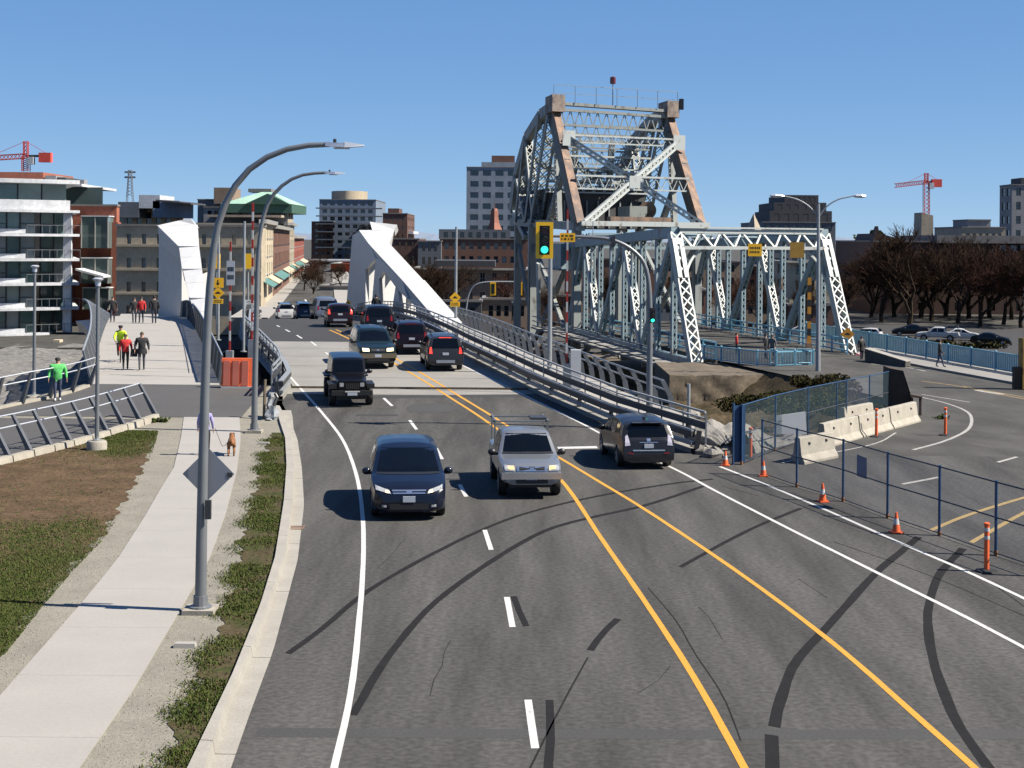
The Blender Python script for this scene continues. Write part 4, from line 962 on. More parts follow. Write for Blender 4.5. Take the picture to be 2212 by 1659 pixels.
for t in (0, OW):
    near = 'blue_sunlit'
    lattice(fx, 'end_post', ob(SB[0],t,ZB), ob(ST[0],t,ZT_), .92, .55, ON, near, pitch=.78, bar=.1, split=True)
    d = (ob(ST[0],t,ZT_)-ob(SB[0],t,ZB)); a, b = ob(SB[0],t,ZB)+d*.64, ob(SB[0],t,ZB)+d*.9; mb = MB(); off = d.cross(ON).normalized()*.31
    if off.y > 0: off = -off
    for e0, e1 in ((-.42,-.1), (.1,.42)): mb.beam(a+off+ON*(e0+e1)/2, b+off+ON*(e0+e1)/2, abs(e1-e0), .03, off)
    mb.beam(b+off, b+off+d*.05, .84, .03, off); mb.build('cover_plate', near, fx)
    mb = MB(); mb.beam(ob(ST[0]-.2,t,ZT_+.05), ob(26,t,ZT_-1.0), .7, .75); mb.build('top_chord', 'blue_paint', fx)
    mb = MB(); mb.beam(ob(-.3,t,ZB-.1), ob(26,t,ZB-.1), .5, .75); mb.build('bottom_chord', 'blue_paint', fx)
    for sb, st in ((SB[1], ST[1]), (SB[2], ST[2])): lattice(fx, 'diagonal', ob(sb,t,ZB), ob(st,t,ZT_-.3), .62, .45, ON, near, pitch=.6, bar=.07)
    for sb, st in ((SB[1], ST[0]), (SB[2], ST[1]), (SB[3], ST[2])): lattice(fx, 'diagonal', ob(sb,t,ZB), ob(st,t,ZT_), .5, .4, ON, 'blue_paint', pitch=.6, bar=.06)
    for s_ in (ST[0], 6.1, SB[1], 10.6, ST[1], 15.0, SB[2], 19.4, ST[2]): lattice(fx, 'hanger', ob(s_,t,ZB), ob(s_,t,ZT_-.2), .42, .3, ON, 'blue_paint', pitch=.55, bar=.05)
zigzag(fx, 'portal_strut', ob(ST[0]-.1,.3,ZT_+.15), ob(ST[0]-.1,OW-.3,ZT_+.15), ob(2.9,0,ZT_-1.2)-ob(ST[0],0,ZT_), 7, 'blue_sunlit', .14, .12, .34)
mb = MB(); mb.beam(ob(ST[0]+.1,.2,ZT_+.42), ob(ST[0]+.1,OW-.2,ZT_+.42), .9, .12); mb.build('portal_cover', 'blue_sunlit', fx)
for t, s_ in ((.3, 1), (OW-.3, -1)):
    mb = MB(); P = []
    for k in range(9):
        q = k/8*math.pi/2; P.append(ob(3.05-.9*(1-math.sin(q)), t+s_*(2.1-2.1*math.cos(q))*1.0, ZT_-1.2-3.1*(1-math.sin(q))))
    for k in range(8): mb.beam(P[k], P[k+1], .18, .22, OA)
    mb.beam(P[4], ob(3.0, t+s_*.1, ZT_-1.3), .1, .1); mb.build('knee_bracket', 'blue_sunlit', fx)
for s_ in (ST[1], ST[2]): zigzag(fx, 'sway_frame', ob(s_,.3,ZT_), ob(s_,OW-.3,ZT_), V((0,0,-1.2)), 7, 'blue_paint', .1, .1, .25)
for a, b in ((ST[0], ST[1]), (ST[1], ST[2])):
    mb = MB(); mb.beam(ob(a,0,ZT_), ob(b,OW,ZT_-.2), .2, .14); mb.beam(ob(a,OW,ZT_), ob(b,0,ZT_-.2), .2, .14); mb.build('top_lateral', 'blue_paint', fx)
mb = MB(); P = [ob(-1.5,.7,0), ob(-1.5,OW-.7,0), ob(27,OW-.7,0), ob(27,.7,0)]
mb.hexa([V((p.x,p.y,-1.05)) for p in P]+[V((p.x,p.y,-.78)) for p in P]); mb.build('deck', 'asphalt_old', fx)
for s_ in fr(0, 25, 4.2):
    mb = MB(); mb.beam(ob(s_,-.2,-1.9), ob(s_,OW+.2,-1.9), .35, 1.3); mb.build('floor_beam', 'grey_green', fx)
for t in fr(1.5, OW-1.5, 2.4):
    mb = MB(); mb.beam(ob(-.5,t,-1.45), ob(26,t,-1.45), .22, .6); mb.build('stringer', 'grey_green', fx)
for t in (1.0, OW-1.0):
    for z in (.35, -.1, -.5):
        mb = MB(); mb.beam(ob(-1,t,z), ob(26,t,z), .08, .1); mb.build('side_rail', 'blue_bright', fx)
    for s_ in fr(-1, 26, 1.8):
        mb = MB(); mb.beam(ob(s_,t,-.8), ob(s_,t,.4), .1, .1, (0,1,0)); mb.build('rail_post', 'blue_bright', fx)
# footway outside the left truss with long horizontal rails
for z in (-.3, -.75, -1.2):
    mb = MB(); mb.beam(ob(2,-2.2,z), ob(30,-2.2,z), .1, .09); mb.build('outer_rail', 'steel_grey', fx)
mb = MB(); P = [ob(1,-2.4,-1.5), ob(1,-.3,-1.5), ob(30,-.3,-1.5), ob(30,-2.4,-1.5)]; mb.hexa(P+[p+V((0,0,.12)) for p in P]); mb.build('outer_footway', 'deck_concrete', fx)
# ---- counterweight tower
tw = thing('bascule_tower', 'towering rusty bascule frame with counterweight above the old blue bridge', 'bridge tower', ob(33, 6, -5))
g, wh, ru = 'grey_green', 'blue_sunlit', 'rust_steel'
def leg(z): k = (z-8.7)/(21-8.7); return 22.5+(29.8-22.5)*k
for t in (0, OW):
    mb = MB(); d = OA*.42
    mb.beam(ob(22.5,t,8.7), ob(29.8,t,20.4), .78, .4, OA); mb.build('raking_leg', ru, tw)
    mb = MB(); mb.beam(ob(23.4,t,8.7), ob(30.9,t,20.4), .6, 1.25, OA); mb.build('leg_web', 'leg_dark', tw)
    mb = MB(); mb.box(0,0,0,0,0,0) if False else None
    c = ob(30,t,21); mb.obox(c, (1.35,2.2,1.7), math.atan2(-OA.x, OA.y)); mb.build('apex_box', 'rust_pale', tw)
    ch = [(29.8,20.9),(34,20.5),(39,18.6),(42.8,14.8),(44.6,10.6)]
    for (s0,z0),(s1,z1) in zip(ch, ch[1:]):
        mb = MB(); mb.beam(ob(s0,t,z0), ob(s1,t,z1), .8, 1.05, OA); mb.build('rear_chord', g, tw)
    mb = MB(); mb.beam(ob(22.2,t,8.6), ob(44.8,t,9.4), .6, .8); mb.build('lower_chord', g, tw)
    for s0, z0, s1, z1, w_ in ((30.6,20,36.0,9.2,1.3),(34,20.5,38.5,9.3,1.0),(39,18.6,35.8,9.2,.9),(39,18.6,42.2,9.4,1.0),(42.8,14.8,39,9.3,.8),(29.8,20.2,28.5,9,.6),(26.5,15.4,31.5,9.2,.6),(32,20.4,26,13.5,.5)):
        lattice(tw, 'web_member', ob(s0,t,z0), ob(s1,t,z1), w_, .5, ON if w_ > .6 else OA, g, fl=.14, pitch=w_*.9, bar=.09)
    mb = MB(); mb.beam(ob(44.6,t,10.8), ob(39.5,t,7.6), .5, .6); mb.build('tail_strut', 'blue_paint', tw)
    for s_, w_ in ((23.6,.9), (36.7,1.2), (42.5,.8)):
        mb = MB(); mb.beam(ob(s_-w_*.35,t,-6), ob(s_-w_*.35,t,9), w_*.8, .16, OA); mb.beam(ob(s_+w_*.35,t,-6), ob(s_+w_*.35,t,9), w_*.8, .16, OA); mb.build('column', g, tw)
        lattice(tw, 'column_bracing', ob(s_,t,-6), ob(s_,t,9), w_*.9, .5, ON, g, fl=.08, pitch=w_, bar=.1)
    for a, b in (((23.6,-4),(36.7,7)), ((36.7,-4),(23.6,7)), ((36.7,-2),(42.5,7))):
        lattice(tw, 'column_brace', ob(a[0],t,a[1]), ob(b[0],t,b[1]), .5, .35, (0,0,1), g, pitch=.7, bar=.07)
# bracing between the two raking legs
fo = -.55
def fp(z, t): return ob(leg(z)+fo, t, z)
for z, h, m in ((17.3, .7, wh), (12.9, 1.25, wh)):
    zigzag(tw, 'cross_strut', fp(z+h/2, .3), fp(z+h/2, OW-.3), V((0,0,-h)), 10, m, .07, .08, .2)
lattice(tw, 'cross_diagonal', fp(17.3,.3), fp(8.9,OW-.3), .62, .3, (0,0,1), wh, pitch=.6, bar=.08, fl=.2)
lattice(tw, 'cross_diagonal', fp(17.3,OW-.3)+OA*.1, fp(8.9,.3)+OA*.1, .75, .3, (0,0,1), wh, pitch=.6, bar=.08, fl=.24)
mb = MB(); mb.obox(fp(13.0, OW*.5)-OA*.25, (1.3,.1,1.2), math.atan2(-OA.x, OA.y)); mb.build('centre_gusset', wh, tw)
for t in (.35, OW-.35):
    mb = MB(); mb.obox(fp(17.3, t)-OA*.2, (1.3,.1,1.5), math.atan2(-OA.x, OA.y)); mb.build('node_gusset', wh, tw)
mb = MB(); mb.beam(ob(22.0,-.2,8.9), ob(22.0,OW+.4,8.9), .5, .45); mb.build('sill_beam', wh, tw)
mb = MB(); mb.beam(ob(23.5,3.2,9.25), ob(23.5,OW-3,9.25), .9, .7); mb.build('rust_girder', ru, tw)
mb = MB(); mb.beam(ob(29.4,.5,21.0), ob(29.4,OW-.5,20.8), .7, .3); mb.build('walkway_beam', g, tw)
zigzag(tw, 'top_girder', ob(29.3,.4,20.4), ob(29.3,OW-.4,20.2), V((0,0,-1.5)), 12, g, .09, .08, .3)
for s_, z, h, m in ((31.5,19.2,1.6,g),(34,18.6,1.4,g),(33.2,16.2,1.3,wh),(36.2,14.8,1.2,wh),(38.8,17.4,1.5,g),(33.6,13.6,1.2,wh),(40.5,15.6,1.2,g),(42.3,13.6,1.2,g)):
    zigzag(tw, 'rear_strut', ob(s_,.3,z), ob(s_,OW-.3,z), V((0,0,-h)), 10, m, .08, .08, .22)
for s0, z0, s1, z1 in ((34,18,37,10.5),(38.8,16.5,42,10)):
    lattice(tw, 'rear_diagonal', ob(s0,.3,z0), ob(s1,OW-.3,z1), .6, .3, (0,0,1), g, pitch=.7, bar=.09)
    lattice(tw, 'rear_diagonal', ob(s0,OW-.3,z0)+OA*.35, ob(s1,.3,z1)+OA*.35, .6, .3, (0,0,1), g, pitch=.7, bar=.09)
for t in (OW*.33, OW*.66):
    lattice(tw, 'rear_post', ob(36.5,t,9.2), ob(35,t,18), .6, .35, ON, g, pitch=.6, bar=.08)
mb = MB(); P = [ob(34,.8,8.6), ob(34,OW-.8,8.6), ob(42,OW-.8,8.6), ob(42,.8,8.6)]; mb.hexa(P+[p+V((0,0,4.2)) for p in P]); mb.build('counterweight', 'counterweight', tw)
for k in range(9):
    mb = MB(); p = ob(33.9, 1.2+k*(OW-2.4)/8, 10.1); mb.obox(p, (.14,.12,2.9), math.atan2(-OA.x, OA.y)); mb.build('counterweight_rib', g, tw)
mb = MB(); P = [ob(27,OW*.55,9.2), ob(27,OW*.7,9.2), ob(30,OW*.7,9.2), ob(30,OW*.55,9.2)]; mb.hexa(P+[p+V((0,0,1.6)) for p in P]); mb.build('gear_housing', g, tw)
mb = MB(); mb.lathe(ob(27.5,OW*.72,10.4), [(.9,-.12),(.9,.12)], 18, 'Y'); mb.build('gear_wheel', ru, tw)
for z in (22.0, 22.8):
    mb = MB(); mb.beam(ob(29.0,-.5,z), ob(29.0,OW+.5,z), .045, .045); mb.build('guard_rail', g, tw)
for t in fr(-.5, OW+.5, 2.2):
    mb = MB(); mb.beam(ob(29.0,t,21), ob(29.0,t,22.8), .05, .05, (0,1,0)); mb.build('guard_post', g, tw)
mb = MB(); p = ob(29.2,OW*.47,21); mb.tube([p, p+V((0,0,2.3))], .05, 6); mb.build('beacon_stem', g, tw)
mb = MB(); mb.lathe(p+V((0,0,2.3)), [(.3,0),(.3,.6),(.2,.7)], 10); mb.build('beacon', 'beacon', tw)
mb = MB(); p = ob(29.0,OW+.9,21.3); mb.box(p.x-.2,p.x+.25,p.y-.2,p.y+.2,p.z-.3,p.z+.8); mb.build('signal_box', 'black_plastic', tw)
for k in range(6):
    mb = MB(); p = ob(29.6,OW+.8,15.8+k*.8); mb.beam(p-ON*.3, p+ON*.3, .04, .04); mb.build('ladder_rung', g, tw)
# operator cabin on the tower
cb = MB(); P = [ob(24.6,-1.2,4.6), ob(24.6,1.4,4.6), ob(28,1.4,4.6), ob(28,-1.2,4.6)]; cb.hexa(P+[p+V((0,0,2.4)) for p in P]); cbo = cb.build('cabin', 'blue_paint', tw)
for t0 in (-1.0, .15):
    mb = MB(); P = [ob(24.57,t0,5.5), ob(24.57,t0+.95,5.5)]; mb.quad(P[0], P[1], P[1]+V((0,0,1.1)), P[0]+V((0,0,1.1))); mb.build('cabin_window', 'glass_pale', cbo)
mb = MB(); P = [ob(24.2,-1.6,4.45), ob(24.2,2,4.45), ob(29,2,4.45), ob(29,-1.6,4.45)]; mb.hexa(P+[p+V((0,0,.14)) for p in P]); mb.build('cabin_platform', g, tw)
# stair on the left of the tower, sunlit
mb = MB(); mb.beam(ob(31,-1.2,-1.5), ob(29.6,-1.8,5), .7, .25, ON); mb.build('stair', 'blue_sunlit', tw)
# ---- masonry pier and abutment of the old bridge
mb = MB()
P = [at(1462,800,56.5), at(1600,800,57), at(1745,800,59)]
front = [V((P[0].x-.4,57,-1.0)), V((P[1].x,57.2,-1.0)), V((P[2].x+1.5,59.5,-.95))]
nx, nz = 40, 14; random.seed(17)
F = resample(front, nx+1)
for j in range(nz+1):
    for i in range(nx+1):
        t = j/nz; q = F[i]; o_ = .5*(1-t)+.06*math.sin(i*.9)*math.sin(j*1.3)+random.uniform(-.04,.04)
        mb.v.append((q.x+random.uniform(-.05,.05), q.y-o_*(1 if j < nz else 0), q.z-4.2*(1-t)+(0 if j < nz else random.uniform(-.06,.03))))
for j in range(nz):
    for i in range(nx): k = j*(nx+1)+i; mb.f.append((k, k+1, k+nx+2, k+nx+1)); mb.m.append(0)
top_ = [V(mb.v[nz*(nx+1)+i]) for i in range(nx+1)]; mb.strip(top_, [q+V((0,6,.02)) for q in top_]); mb.strip([V((top_[0].x, top_[0].y+q*6, -5)) for q in (0,1)], [top_[0], top_[0]+V((0,6,0))])
tag(mb.build('bridge_abutment', 'old_concrete', smooth=True, angle=50), 'weathered brown concrete abutment under the old bridge', 'abutment')
mb = MB()
for s_, t_ in ((24,0),(24,OW),(38,0),(38,OW)): mb.lathe(ob(s_,t_,-7), [(1.9,0),(1.7,1.6),(1.7,3.2)], 14)
P = [ob(22,-1,-7), ob(22,OW+1,-7), ob(44,OW+1,-7), ob(44,-1,-7)]; mb.hexa(P+[p+V((0,0,2.2)) for p in P])
tag(mb.build('bridge_pier', 'old_concrete'), 'concrete pier in the water beneath the bascule tower', 'pier')
# ---- blue railing closing the approach, in front of the portal
def panel_fence(label, pts, h, step, m_post, m_panel, name='blue_railing', f=None, bars=True, cat='railing'):
    root = thing(name, label, cat, pts[0]); n = max(2, int(plen(pts)/step)+1); Q = resample(pts, n)
    for p in Q:
        mb = MB(); mb.beam(p+V((0,0,-.02)), p+V((0,0,h+.06)), .11, .11, (0,1,0)); mb.build('post', m_post, root)
        mb = MB(); mb.lathe(p+V((0,0,h+.06)), [(.09,0),(.06,.05)], 6); mb.build('post_cap', m_post, root)
    for i in range(n-1):
        a, b = Q[i], Q[i+1]; mb = MB(); mb.beam(a+V((0,0,h)), b+V((0,0,h)), .07, .08); mb.build('rail', m_post, root)
        mb = MB(); mb.beam(a+V((0,0,.12)), b+V((0,0,.12)), .06, .07); mb.build('rail', m_post, root)
        mb = MB()
        if bars:
            for k in range(12):
                p = a.lerp(b, (k+.5)/12); mb.beam(p+V((0,0,.15)), p+V((0,0,h-.04)), (b-a).length/12*.85, .012, ON)
        mb.build('infill_panel', m_panel, root)
    return root
a, b, c = ob(-.6,.3,-.85), V((at(1652,793,59.8))), V((at(1757,790,61)))
panel_fence('pale blue railing across the closed approach of the old bridge', [a, b, c], .98, 1.3, 'blue_bright', 'blue_panel')
fp_ = [V((33.4,48,zo(48)+.15)), V((30.9,56.7,zo(56)+.15)), V((27.2,70,-.65)), V((25.0,78,-.65))]
panel_fence('long light blue railing with blue panels along the right-hand footway', fp_, 1.12, 1.95, 'blue_bright', 'blue_panel')
# footway right of the old road
mb = MB(); A = [V((26.1,68,0)), V((26.6,60.5,0)), V((29.2,52.2,0)), V((31.5,46,0))]; B = [V((27.6,70,0)), V((31.1,57.2,0)), V((33.7,48.5,0)), V((36,43,0))]
A2, B2 = resample(A, 14), resample(B, 14)
for q in A2+B2: q.z = zo(q.y)+.14
mb.strip(A2, B2); mb.strip([V((q.x,q.y,q.z-.2)) for q in A2], A2); struct(mb.build('old_footway', 'deck_concrete'))
p = at(1868,778,63); a = at(1956,786,60); root = thing('parapet_wall', 'low dark concrete parapet end tapering down beside the footway', 'wall', p)
mb = MB(); n = V((.5,.4,0)); mb.hexa([p+V((0,0,-.3)), a+V((0,0,-.2)), a+n+V((0,0,-.2)), p+n+V((0,0,-.3)), p+V((0,0,.75)), a+V((0,0,.12)), a+n+V((0,0,.12)), p+n+V((0,0,.75))]); mb.build('wall', 'dark_concrete', root)
mb = MB(); mb.hexa([p+V((-.05,-.05,.76)), a+V((0,-.05,.13)), a+n*1.1+V((0,0,.13)), p+n*1.1+V((0,0,.76)), p+V((-.05,-.05,.82)), a+V((0,-.05,.19)), a+n*1.1+V((0,0,.19)), p+n*1.1+V((0,0,.82))]); mb.build('coping', 'kerb_concrete', root)
# crowd-control barriers in pale blue
for i, (x0, x1) in enumerate(((1663,1690),(1695,1718),(1722,1752))):
    a, b = at(x0,790,60.6), at(x1,790,60.8); root = thing('crowd_barrier', ('left','middle','right')[i]+'most of three pale blue crowd barriers behind the railing' if i != 1 else 'middle one of three pale blue crowd barriers behind the railing', 'barrier', a, group='crowd barriers')
    mb = MB(); P = [a, a+V((0,0,1.1)), b+V((0,0,1.1)), b]; mb.tube(P, .03, 6); mb.tube([a+V((0,0,.2)), b+V((0,0,.2))], .025, 6); mb.build('frame', 'blue_bright', root)
    for k in range(1, 5):
        mb = MB(); q = a.lerp(b, k/5); mb.tube([q+V((0,0,.2)), q+V((0,0,1.1))], .016, 5); mb.build('bar', 'blue_bright', root)
# signs hung on the portal
def hung(label, x, y, Y, w_, h_, marks, m='sign_yellow', diamond=False):
    r = thing('hanging_sign', label, 'sign', at(x, y, Y)); plate(r, x, y, Y, w_, h_, m, 'board', diamond, marks); c = at(x, y, Y)
    mb = MB(); mb.box(c.x-.04, c.x+.04, c.y+.03, c.y+.5, c.z+h_*.2, c.z+h_*.5); mb.build('bracket', 'galv', r)
hung('yellow sign with a black symbol hung under the portal beam', 1631, 540, 66.2, .5, .45, 2); hung('faded amber sign hung right of the yellow one on the portal', 1722, 540, 67.2, .52, .58, 0, 'amber_faded')
hung('orange diamond sign low on the right-hand portal post', 1831, 722, 66.9, .52, .5, 3, 'sign_orange', True)
p = at(1747,768,66); root = thing('striped_arm', 'raised orange and black striped gate arm inside the portal', 'barrier', p); zt = at(1749,600,66).z; X = p.x
for k in range(9):
    mb = MB(); z0 = p.z+.9+(zt-p.z-.9)*k/9; mb.box(X-.13, X+.13, 65.9, 66.0, z0, z0+(zt-p.z-.9)/9); mb.build('arm_band', 'sign_orange' if k % 2 == 0 else 'sign_black', root)
mb = MB(); mb.box(X-.2, X+.2, 65.8, 66.2, p.z-.3, p.z+.9); mb.build('hinge_post', 'rust_steel', root)
p = at(2219,832,51); root = thing('yellow_column', 'weathered yellow steel column at the right edge of the picture', 'column', p)
mb = MB(); mb.box(p.x-.35, p.x+.5, p.y-.3, p.y+.5, p.z-.2, p.z+2.6); mb.build('base', 'yellow_rust', root)
mb = MB(); mb.box(p.x-.1, p.x+.4, p.y-.2, p.y+.3, p.z+2.6, p.z+5.6); mb.build('upper_column', 'yellow_rust', root)
for k in range(8):
    mb = MB(); z = p.z+2.8+k*.35; mb.box(p.x-.2, p.x-.1, p.y-.2, p.y+.1, z, z+.18); mb.build('step_iron', 'reflect_white', root)
mb = MB(); mb.box(p.x-.75, p.x-.35, p.y-.2, p.y+.3, p.z-.2, p.z+1.0); mb.build('timber_block', 'wood', root)
# ================================================================== VEHICLES
class Shape:
    def __init__(s, st, belt, zbot, tum=.34, crown=.03, edge=.08):
        s.st, s.belt, s.zbot, s.tum, s.crown, s.edge = st, belt, zbot, tum, crown, edge; s.L = st[-1][0]; s.c = {}
    def sec(s, y):
        k = round(y*2000)
        if k in s.c: return s.c[k]
        zt, w_ = lin([(a, b) for a, b, _ in s.st], y), lin([(a, c) for a, _, c in s.st], y); zb = lin(s.zbot, y)
        zs = min(lin(s.belt, y), zt-.07); h = zt-zs; e = min(s.edge, h*.5)
        x5 = w_*.985-s.tum*max(0, h-.1); x6 = max(.1, x5-e*1.3)
        P = [(w_*.72, zb), (w_*.95, zb+.07), (w_*.995, zb+.2*(zs-zb)+.04), (w_, zb+.62*(zs-zb)), (w_*.985, zs), (x5, zt-e), (x6, zt-e*.18), (x6*.55, zt+s.crown*.65), (0, zt+s.crown)]
        s.c[k] = P; return P
    def hw(s, y, z):
        P = s.sec(y)
        if z < P[0][1] or z > P[-1][1]: return -1
        for a, b in zip(P, P[1:]):
            if a[1] <= z <= b[1]: return a[0]+(b[0]-a[0])*((z-a[1])/max(1e-6, b[1]-a[1]))
        return -1
    def end(s, x, z, front):
        n = int(s.L*50)
        for i in range(n):
            y = i*.02 if front else s.L-i*.02
            if s.hw(y, z) >= abs(x):
                a, b = (y-.02 if front else y+.02), y
                for _ in range(5):
                    m = (a+b)/2
                    if s.hw(m, z) >= abs(x): b = m
                    else: a = m
                return b
        return 0 if front else s.L
    def body(s):
        mb = MB(); rings = []
        ys = sorted(set(a for a, _, _ in s.st) | set(a for a, _ in s.belt if 0 < a < s.L) | set(s.L*i/24 for i in range(25)))
        for y in ys:
            P = s.sec(y); ring = [(0, P[0][1])]+P; full = [(x, z) for x, z in ring]+[(-x, z) for x, z in ring[::-1][1:-1]]
            r = []
            for x, z in full: mb.v.append((x, y-s.L/2, z)); r.append(len(mb.v)-1)
            rings.append(r)
        n = len(rings[0])
        for a, b in zip(rings, rings[1:]):
            for j in range(n): mb.f.append((a[j], a[(j+1)%n], b[(j+1)%n], b[j])); mb.m.append(0)
        mb.f.append(tuple(rings[0][::-1])); mb.m.append(0); mb.f.append(tuple(rings[-1])); mb.m.append(0); return mb
    def fpatch(s, q, front=True, off=.012, nx=6, nz=4):   # q: four (x,z) corners bl, br, tr, tl
        mb = MB(); G = []
        for j in range(nz+1):
            row = []
            for i in range(nx+1):
                u, v = i/nx, j/nz
                x = (q[0][0]*(1-u)+q[1][0]*u)*(1-v)+(q[3][0]*(1-u)+q[2][0]*u)*v; z = (q[0][1]*(1-u)+q[1][1]*u)*(1-v)+(q[3][1]*(1-u)+q[2][1]*u)*v
                y = s.end(x, z, front)-s.L/2; row.append((x, y+(-off if front else off), z+off*.4))
            G.append(row)
        for j in range(nz):
            for i in range(nx):
                p = [G[j][i], G[j][i+1], G[j+1][i+1], G[j+1][i]]; mb.poly(p if front else p[::-1])
        return mb
    def spatch(s, q, side, off=.01, ny=6, nz=3):          # q: four (y,z) corners
        mb = MB(); G = []
        for j in range(nz+1):
            row = []
            for i in range(ny+1):
                u, v = i/ny, j/nz
                y = (q[0][0]*(1-u)+q[1][0]*u)*(1-v)+(q[3][0]*(1-u)+q[2][0]*u)*v; z = (q[0][1]*(1-u)+q[1][1]*u)*(1-v)+(q[3][1]*(1-u)+q[2][1]*u)*v
                x = s.hw(y, z)
                while x < 0 and z > .5: z -= .02; x = s.hw(y, z)
                row.append((side*(x+off), y-s.L/2, z+off*.3))
            G.append(row)
        for j in range(nz):
            for i in range(ny):
                p = [G[j][i], G[j][i+1], G[j+1][i+1], G[j+1][i]]; mb.poly(p if side > 0 else p[::-1])
        return mb
def sym(q): return [(-q[1][0], q[1][1]), (-q[0][0], q[0][1]), (-q[3][0], q[3][1]), (-q[2][0], q[2][1])]
def wheel_parts(root, x, y, r, wd, side, rimm='rim'):
    mb = MB(); c = (x, y, r); a, b = (x-wd/2, x+wd/2)
    mb.lathe((x, y, r), [(r*.62,-wd/2),(r*.93,-wd/2),(r,-wd*.32),(r,wd*.32),(r*.93,wd/2),(r*.62,wd/2)], 22, 'X', cap=False); ty = mb.build('tyre', 'black_rubber', root, local=True, smooth=True)
    mb = MB(); o = side*(wd/2-.03); mb.lathe((x+o, y, r), [(r*.64,0),(r*.6,side*.015),(r*.2,-side*.02),(.001,0)], 20, 'X', cap=False)
    for k in range(5):
        t = 2*math.pi*k/5; p = V((x+o+side*.018, y+math.cos(t)*r*.1, r+math.sin(t)*r*.1)); q = V((x+o+side*.018, y+math.cos(t)*r*.6, r+math.sin(t)*r*.6)); mb.beam(p, q, r*.17, .03, (1,0,0))
    mb.build('rim', rimm, ty, local=True)
def bake_cut(o, cutter):
    md = o.modifiers.new('cut', 'BOOLEAN'); md.object = cutter; md.operation = 'DIFFERENCE'; md.solver = 'EXACT'
    dg = bpy.context.evaluated_depsgraph_get(); me = bpy.data.meshes.new_from_object(o.evaluated_get(dg)); o.modifiers.clear(); o.data = me
    bpy.data.objects.remove(cutter)
def car(name, label, S, end, px, theta, paintm, D, cat='car', f=zf, group=None, away=False):
    L_ = S.L; p = real(gp(px[0], px[1], f)); d = V((-math.sin(R(theta)), math.cos(R(theta)), 0))   # direction away from the camera
    c = p+d*(L_/2-(L_-D['axles'][1] if away else D['axles'][0])); m = (f(c.y/KY+.5)-f(c.y/KY-.5))/KY*math.cos(R(theta)); c.z = f(c.y/KY)
    root = thing(name, label, cat, c, 0, group, True); root.rotation_euler = (math.atan(-m if away else m), 0, R(theta+(180 if away else 0)))
    car_parts(root, S, paintm, D); return root
def car_parts(root, S, paintm, D):
    L_ = S.L; B = lambda mb, n, m, par=None, sm=False: mb.build(n, m, par or root, local=True, smooth=sm)
    body = B(S.body(), 'body', paintm if isinstance(paintm, str) else paintm[0])
    cm = MB(); r = D['r']; tr = D['track']
    for y in D['axles']:
        for s_ in (-1, 1): cm.lathe((s_*(tr+.1), y-L_/2, r), [(r*1.16,-.42),(r*1.16,.5)], 20, 'X')
    cutter = cm.build('wheel_well_cutter', 'black_plastic', local=True)
    cutter.matrix_world = root.matrix_basis.copy(); bpy.context.view_layer.update(); bake_cut(body, cutter)
    me = body.data; me.polygons.foreach_set('use_smooth', [True]*len(me.polygons)); me.set_sharp_from_angle(angle=R(28))
    wl = MB()
    for y in D['axles']: wl.box(-tr+.14, tr-.14, y-r*1.05-L_/2, y+r*1.05-L_/2, r*.7, r*2.0)
    B(wl, 'underbody', 'black_plastic')
    for y in D['axles']:
        for s_ in (-1, 1): wheel_parts(root, s_*tr, y-L_/2, r, D.get('tw', .22), s_, D.get('rimm', 'rim'))
    if isinstance(paintm, tuple):
        for s_ in (-1, 1):
            q = D['cladding']; B(S.spatch(q, s_, .012, 14, 3), 'cladding', paintm[1], None, True)
    if 'wind' in D: B(S.fpatch(D['wind'], True, .008, 10, 6), 'windscreen', 'car_glass', None, True)
    if 'rear' in D: B(S.fpatch(D['rear'], False, .01, 8, 5), 'rear_window', 'car_glass', None, True)
    for q in D.get('side', []):
        for s_ in (-1, 1): B(S.spatch(q, s_), 'side_window', D.get('sg', 'car_glass'), None, True)
    for q, nm, m, fr_ in D.get('f', []):
        B(S.fpatch(q, fr_, .016, 5, 3), nm, m, None, True)
    for q, nm, m, fr_ in D.get('f2', []):
        B(S.fpatch(q, fr_, .016, 5, 3), nm, m, None, True); B(S.fpatch(sym(q), fr_, .016, 5, 3), nm, m, None, True)
    for q, nm, m, fr_ in D.get('plate', []):
        x0, x1, z0, z1 = q; y = S.end(0, (z0+z1)/2, fr_)-L_/2; mb = MB(); mb.box(x0, x1, y-.035 if fr_ else y, y if fr_ else y+.035, z0, z1); B(mb, nm, m)
    if 'mirror' in D:
        y, z, x = D['mirror']
        for s_ in (-1, 1): mb = MB(); mb.sphere((s_*(x+.12), y-L_/2, z), .13, 10, 6, (.95,.6,.75)); mb.box(min(s_*x-s_*.06, s_*x+s_*.1), max(s_*x-s_*.06, s_*x+s_*.1), y-L_/2-.03, y-L_/2+.05, z-.09, z-.02); B(mb, 'mirror', D.get('mm', 'black_plastic'), None, True)
    for q in D.get('lines', []):
        for s_ in (-1, 1): B(S.spatch(q, s_, .004, 2, 6), 'door_seam', 'black_plastic')
    for q in D.get('box', []):
        x0, x1, y0, y1, z0, z1, nm, m = q; mb = MB(); mb.box(x0, x1, y0-L_/2, y1-L_/2, z0, z1); B(mb, nm, m)
def R4(x0, x1, z0, z1): return [(x0,z0),(x1,z0),(x1,z1),(x0,z1)]
ZB = [(0,.24),(.4,.2),(2,.22),(9,.26)]
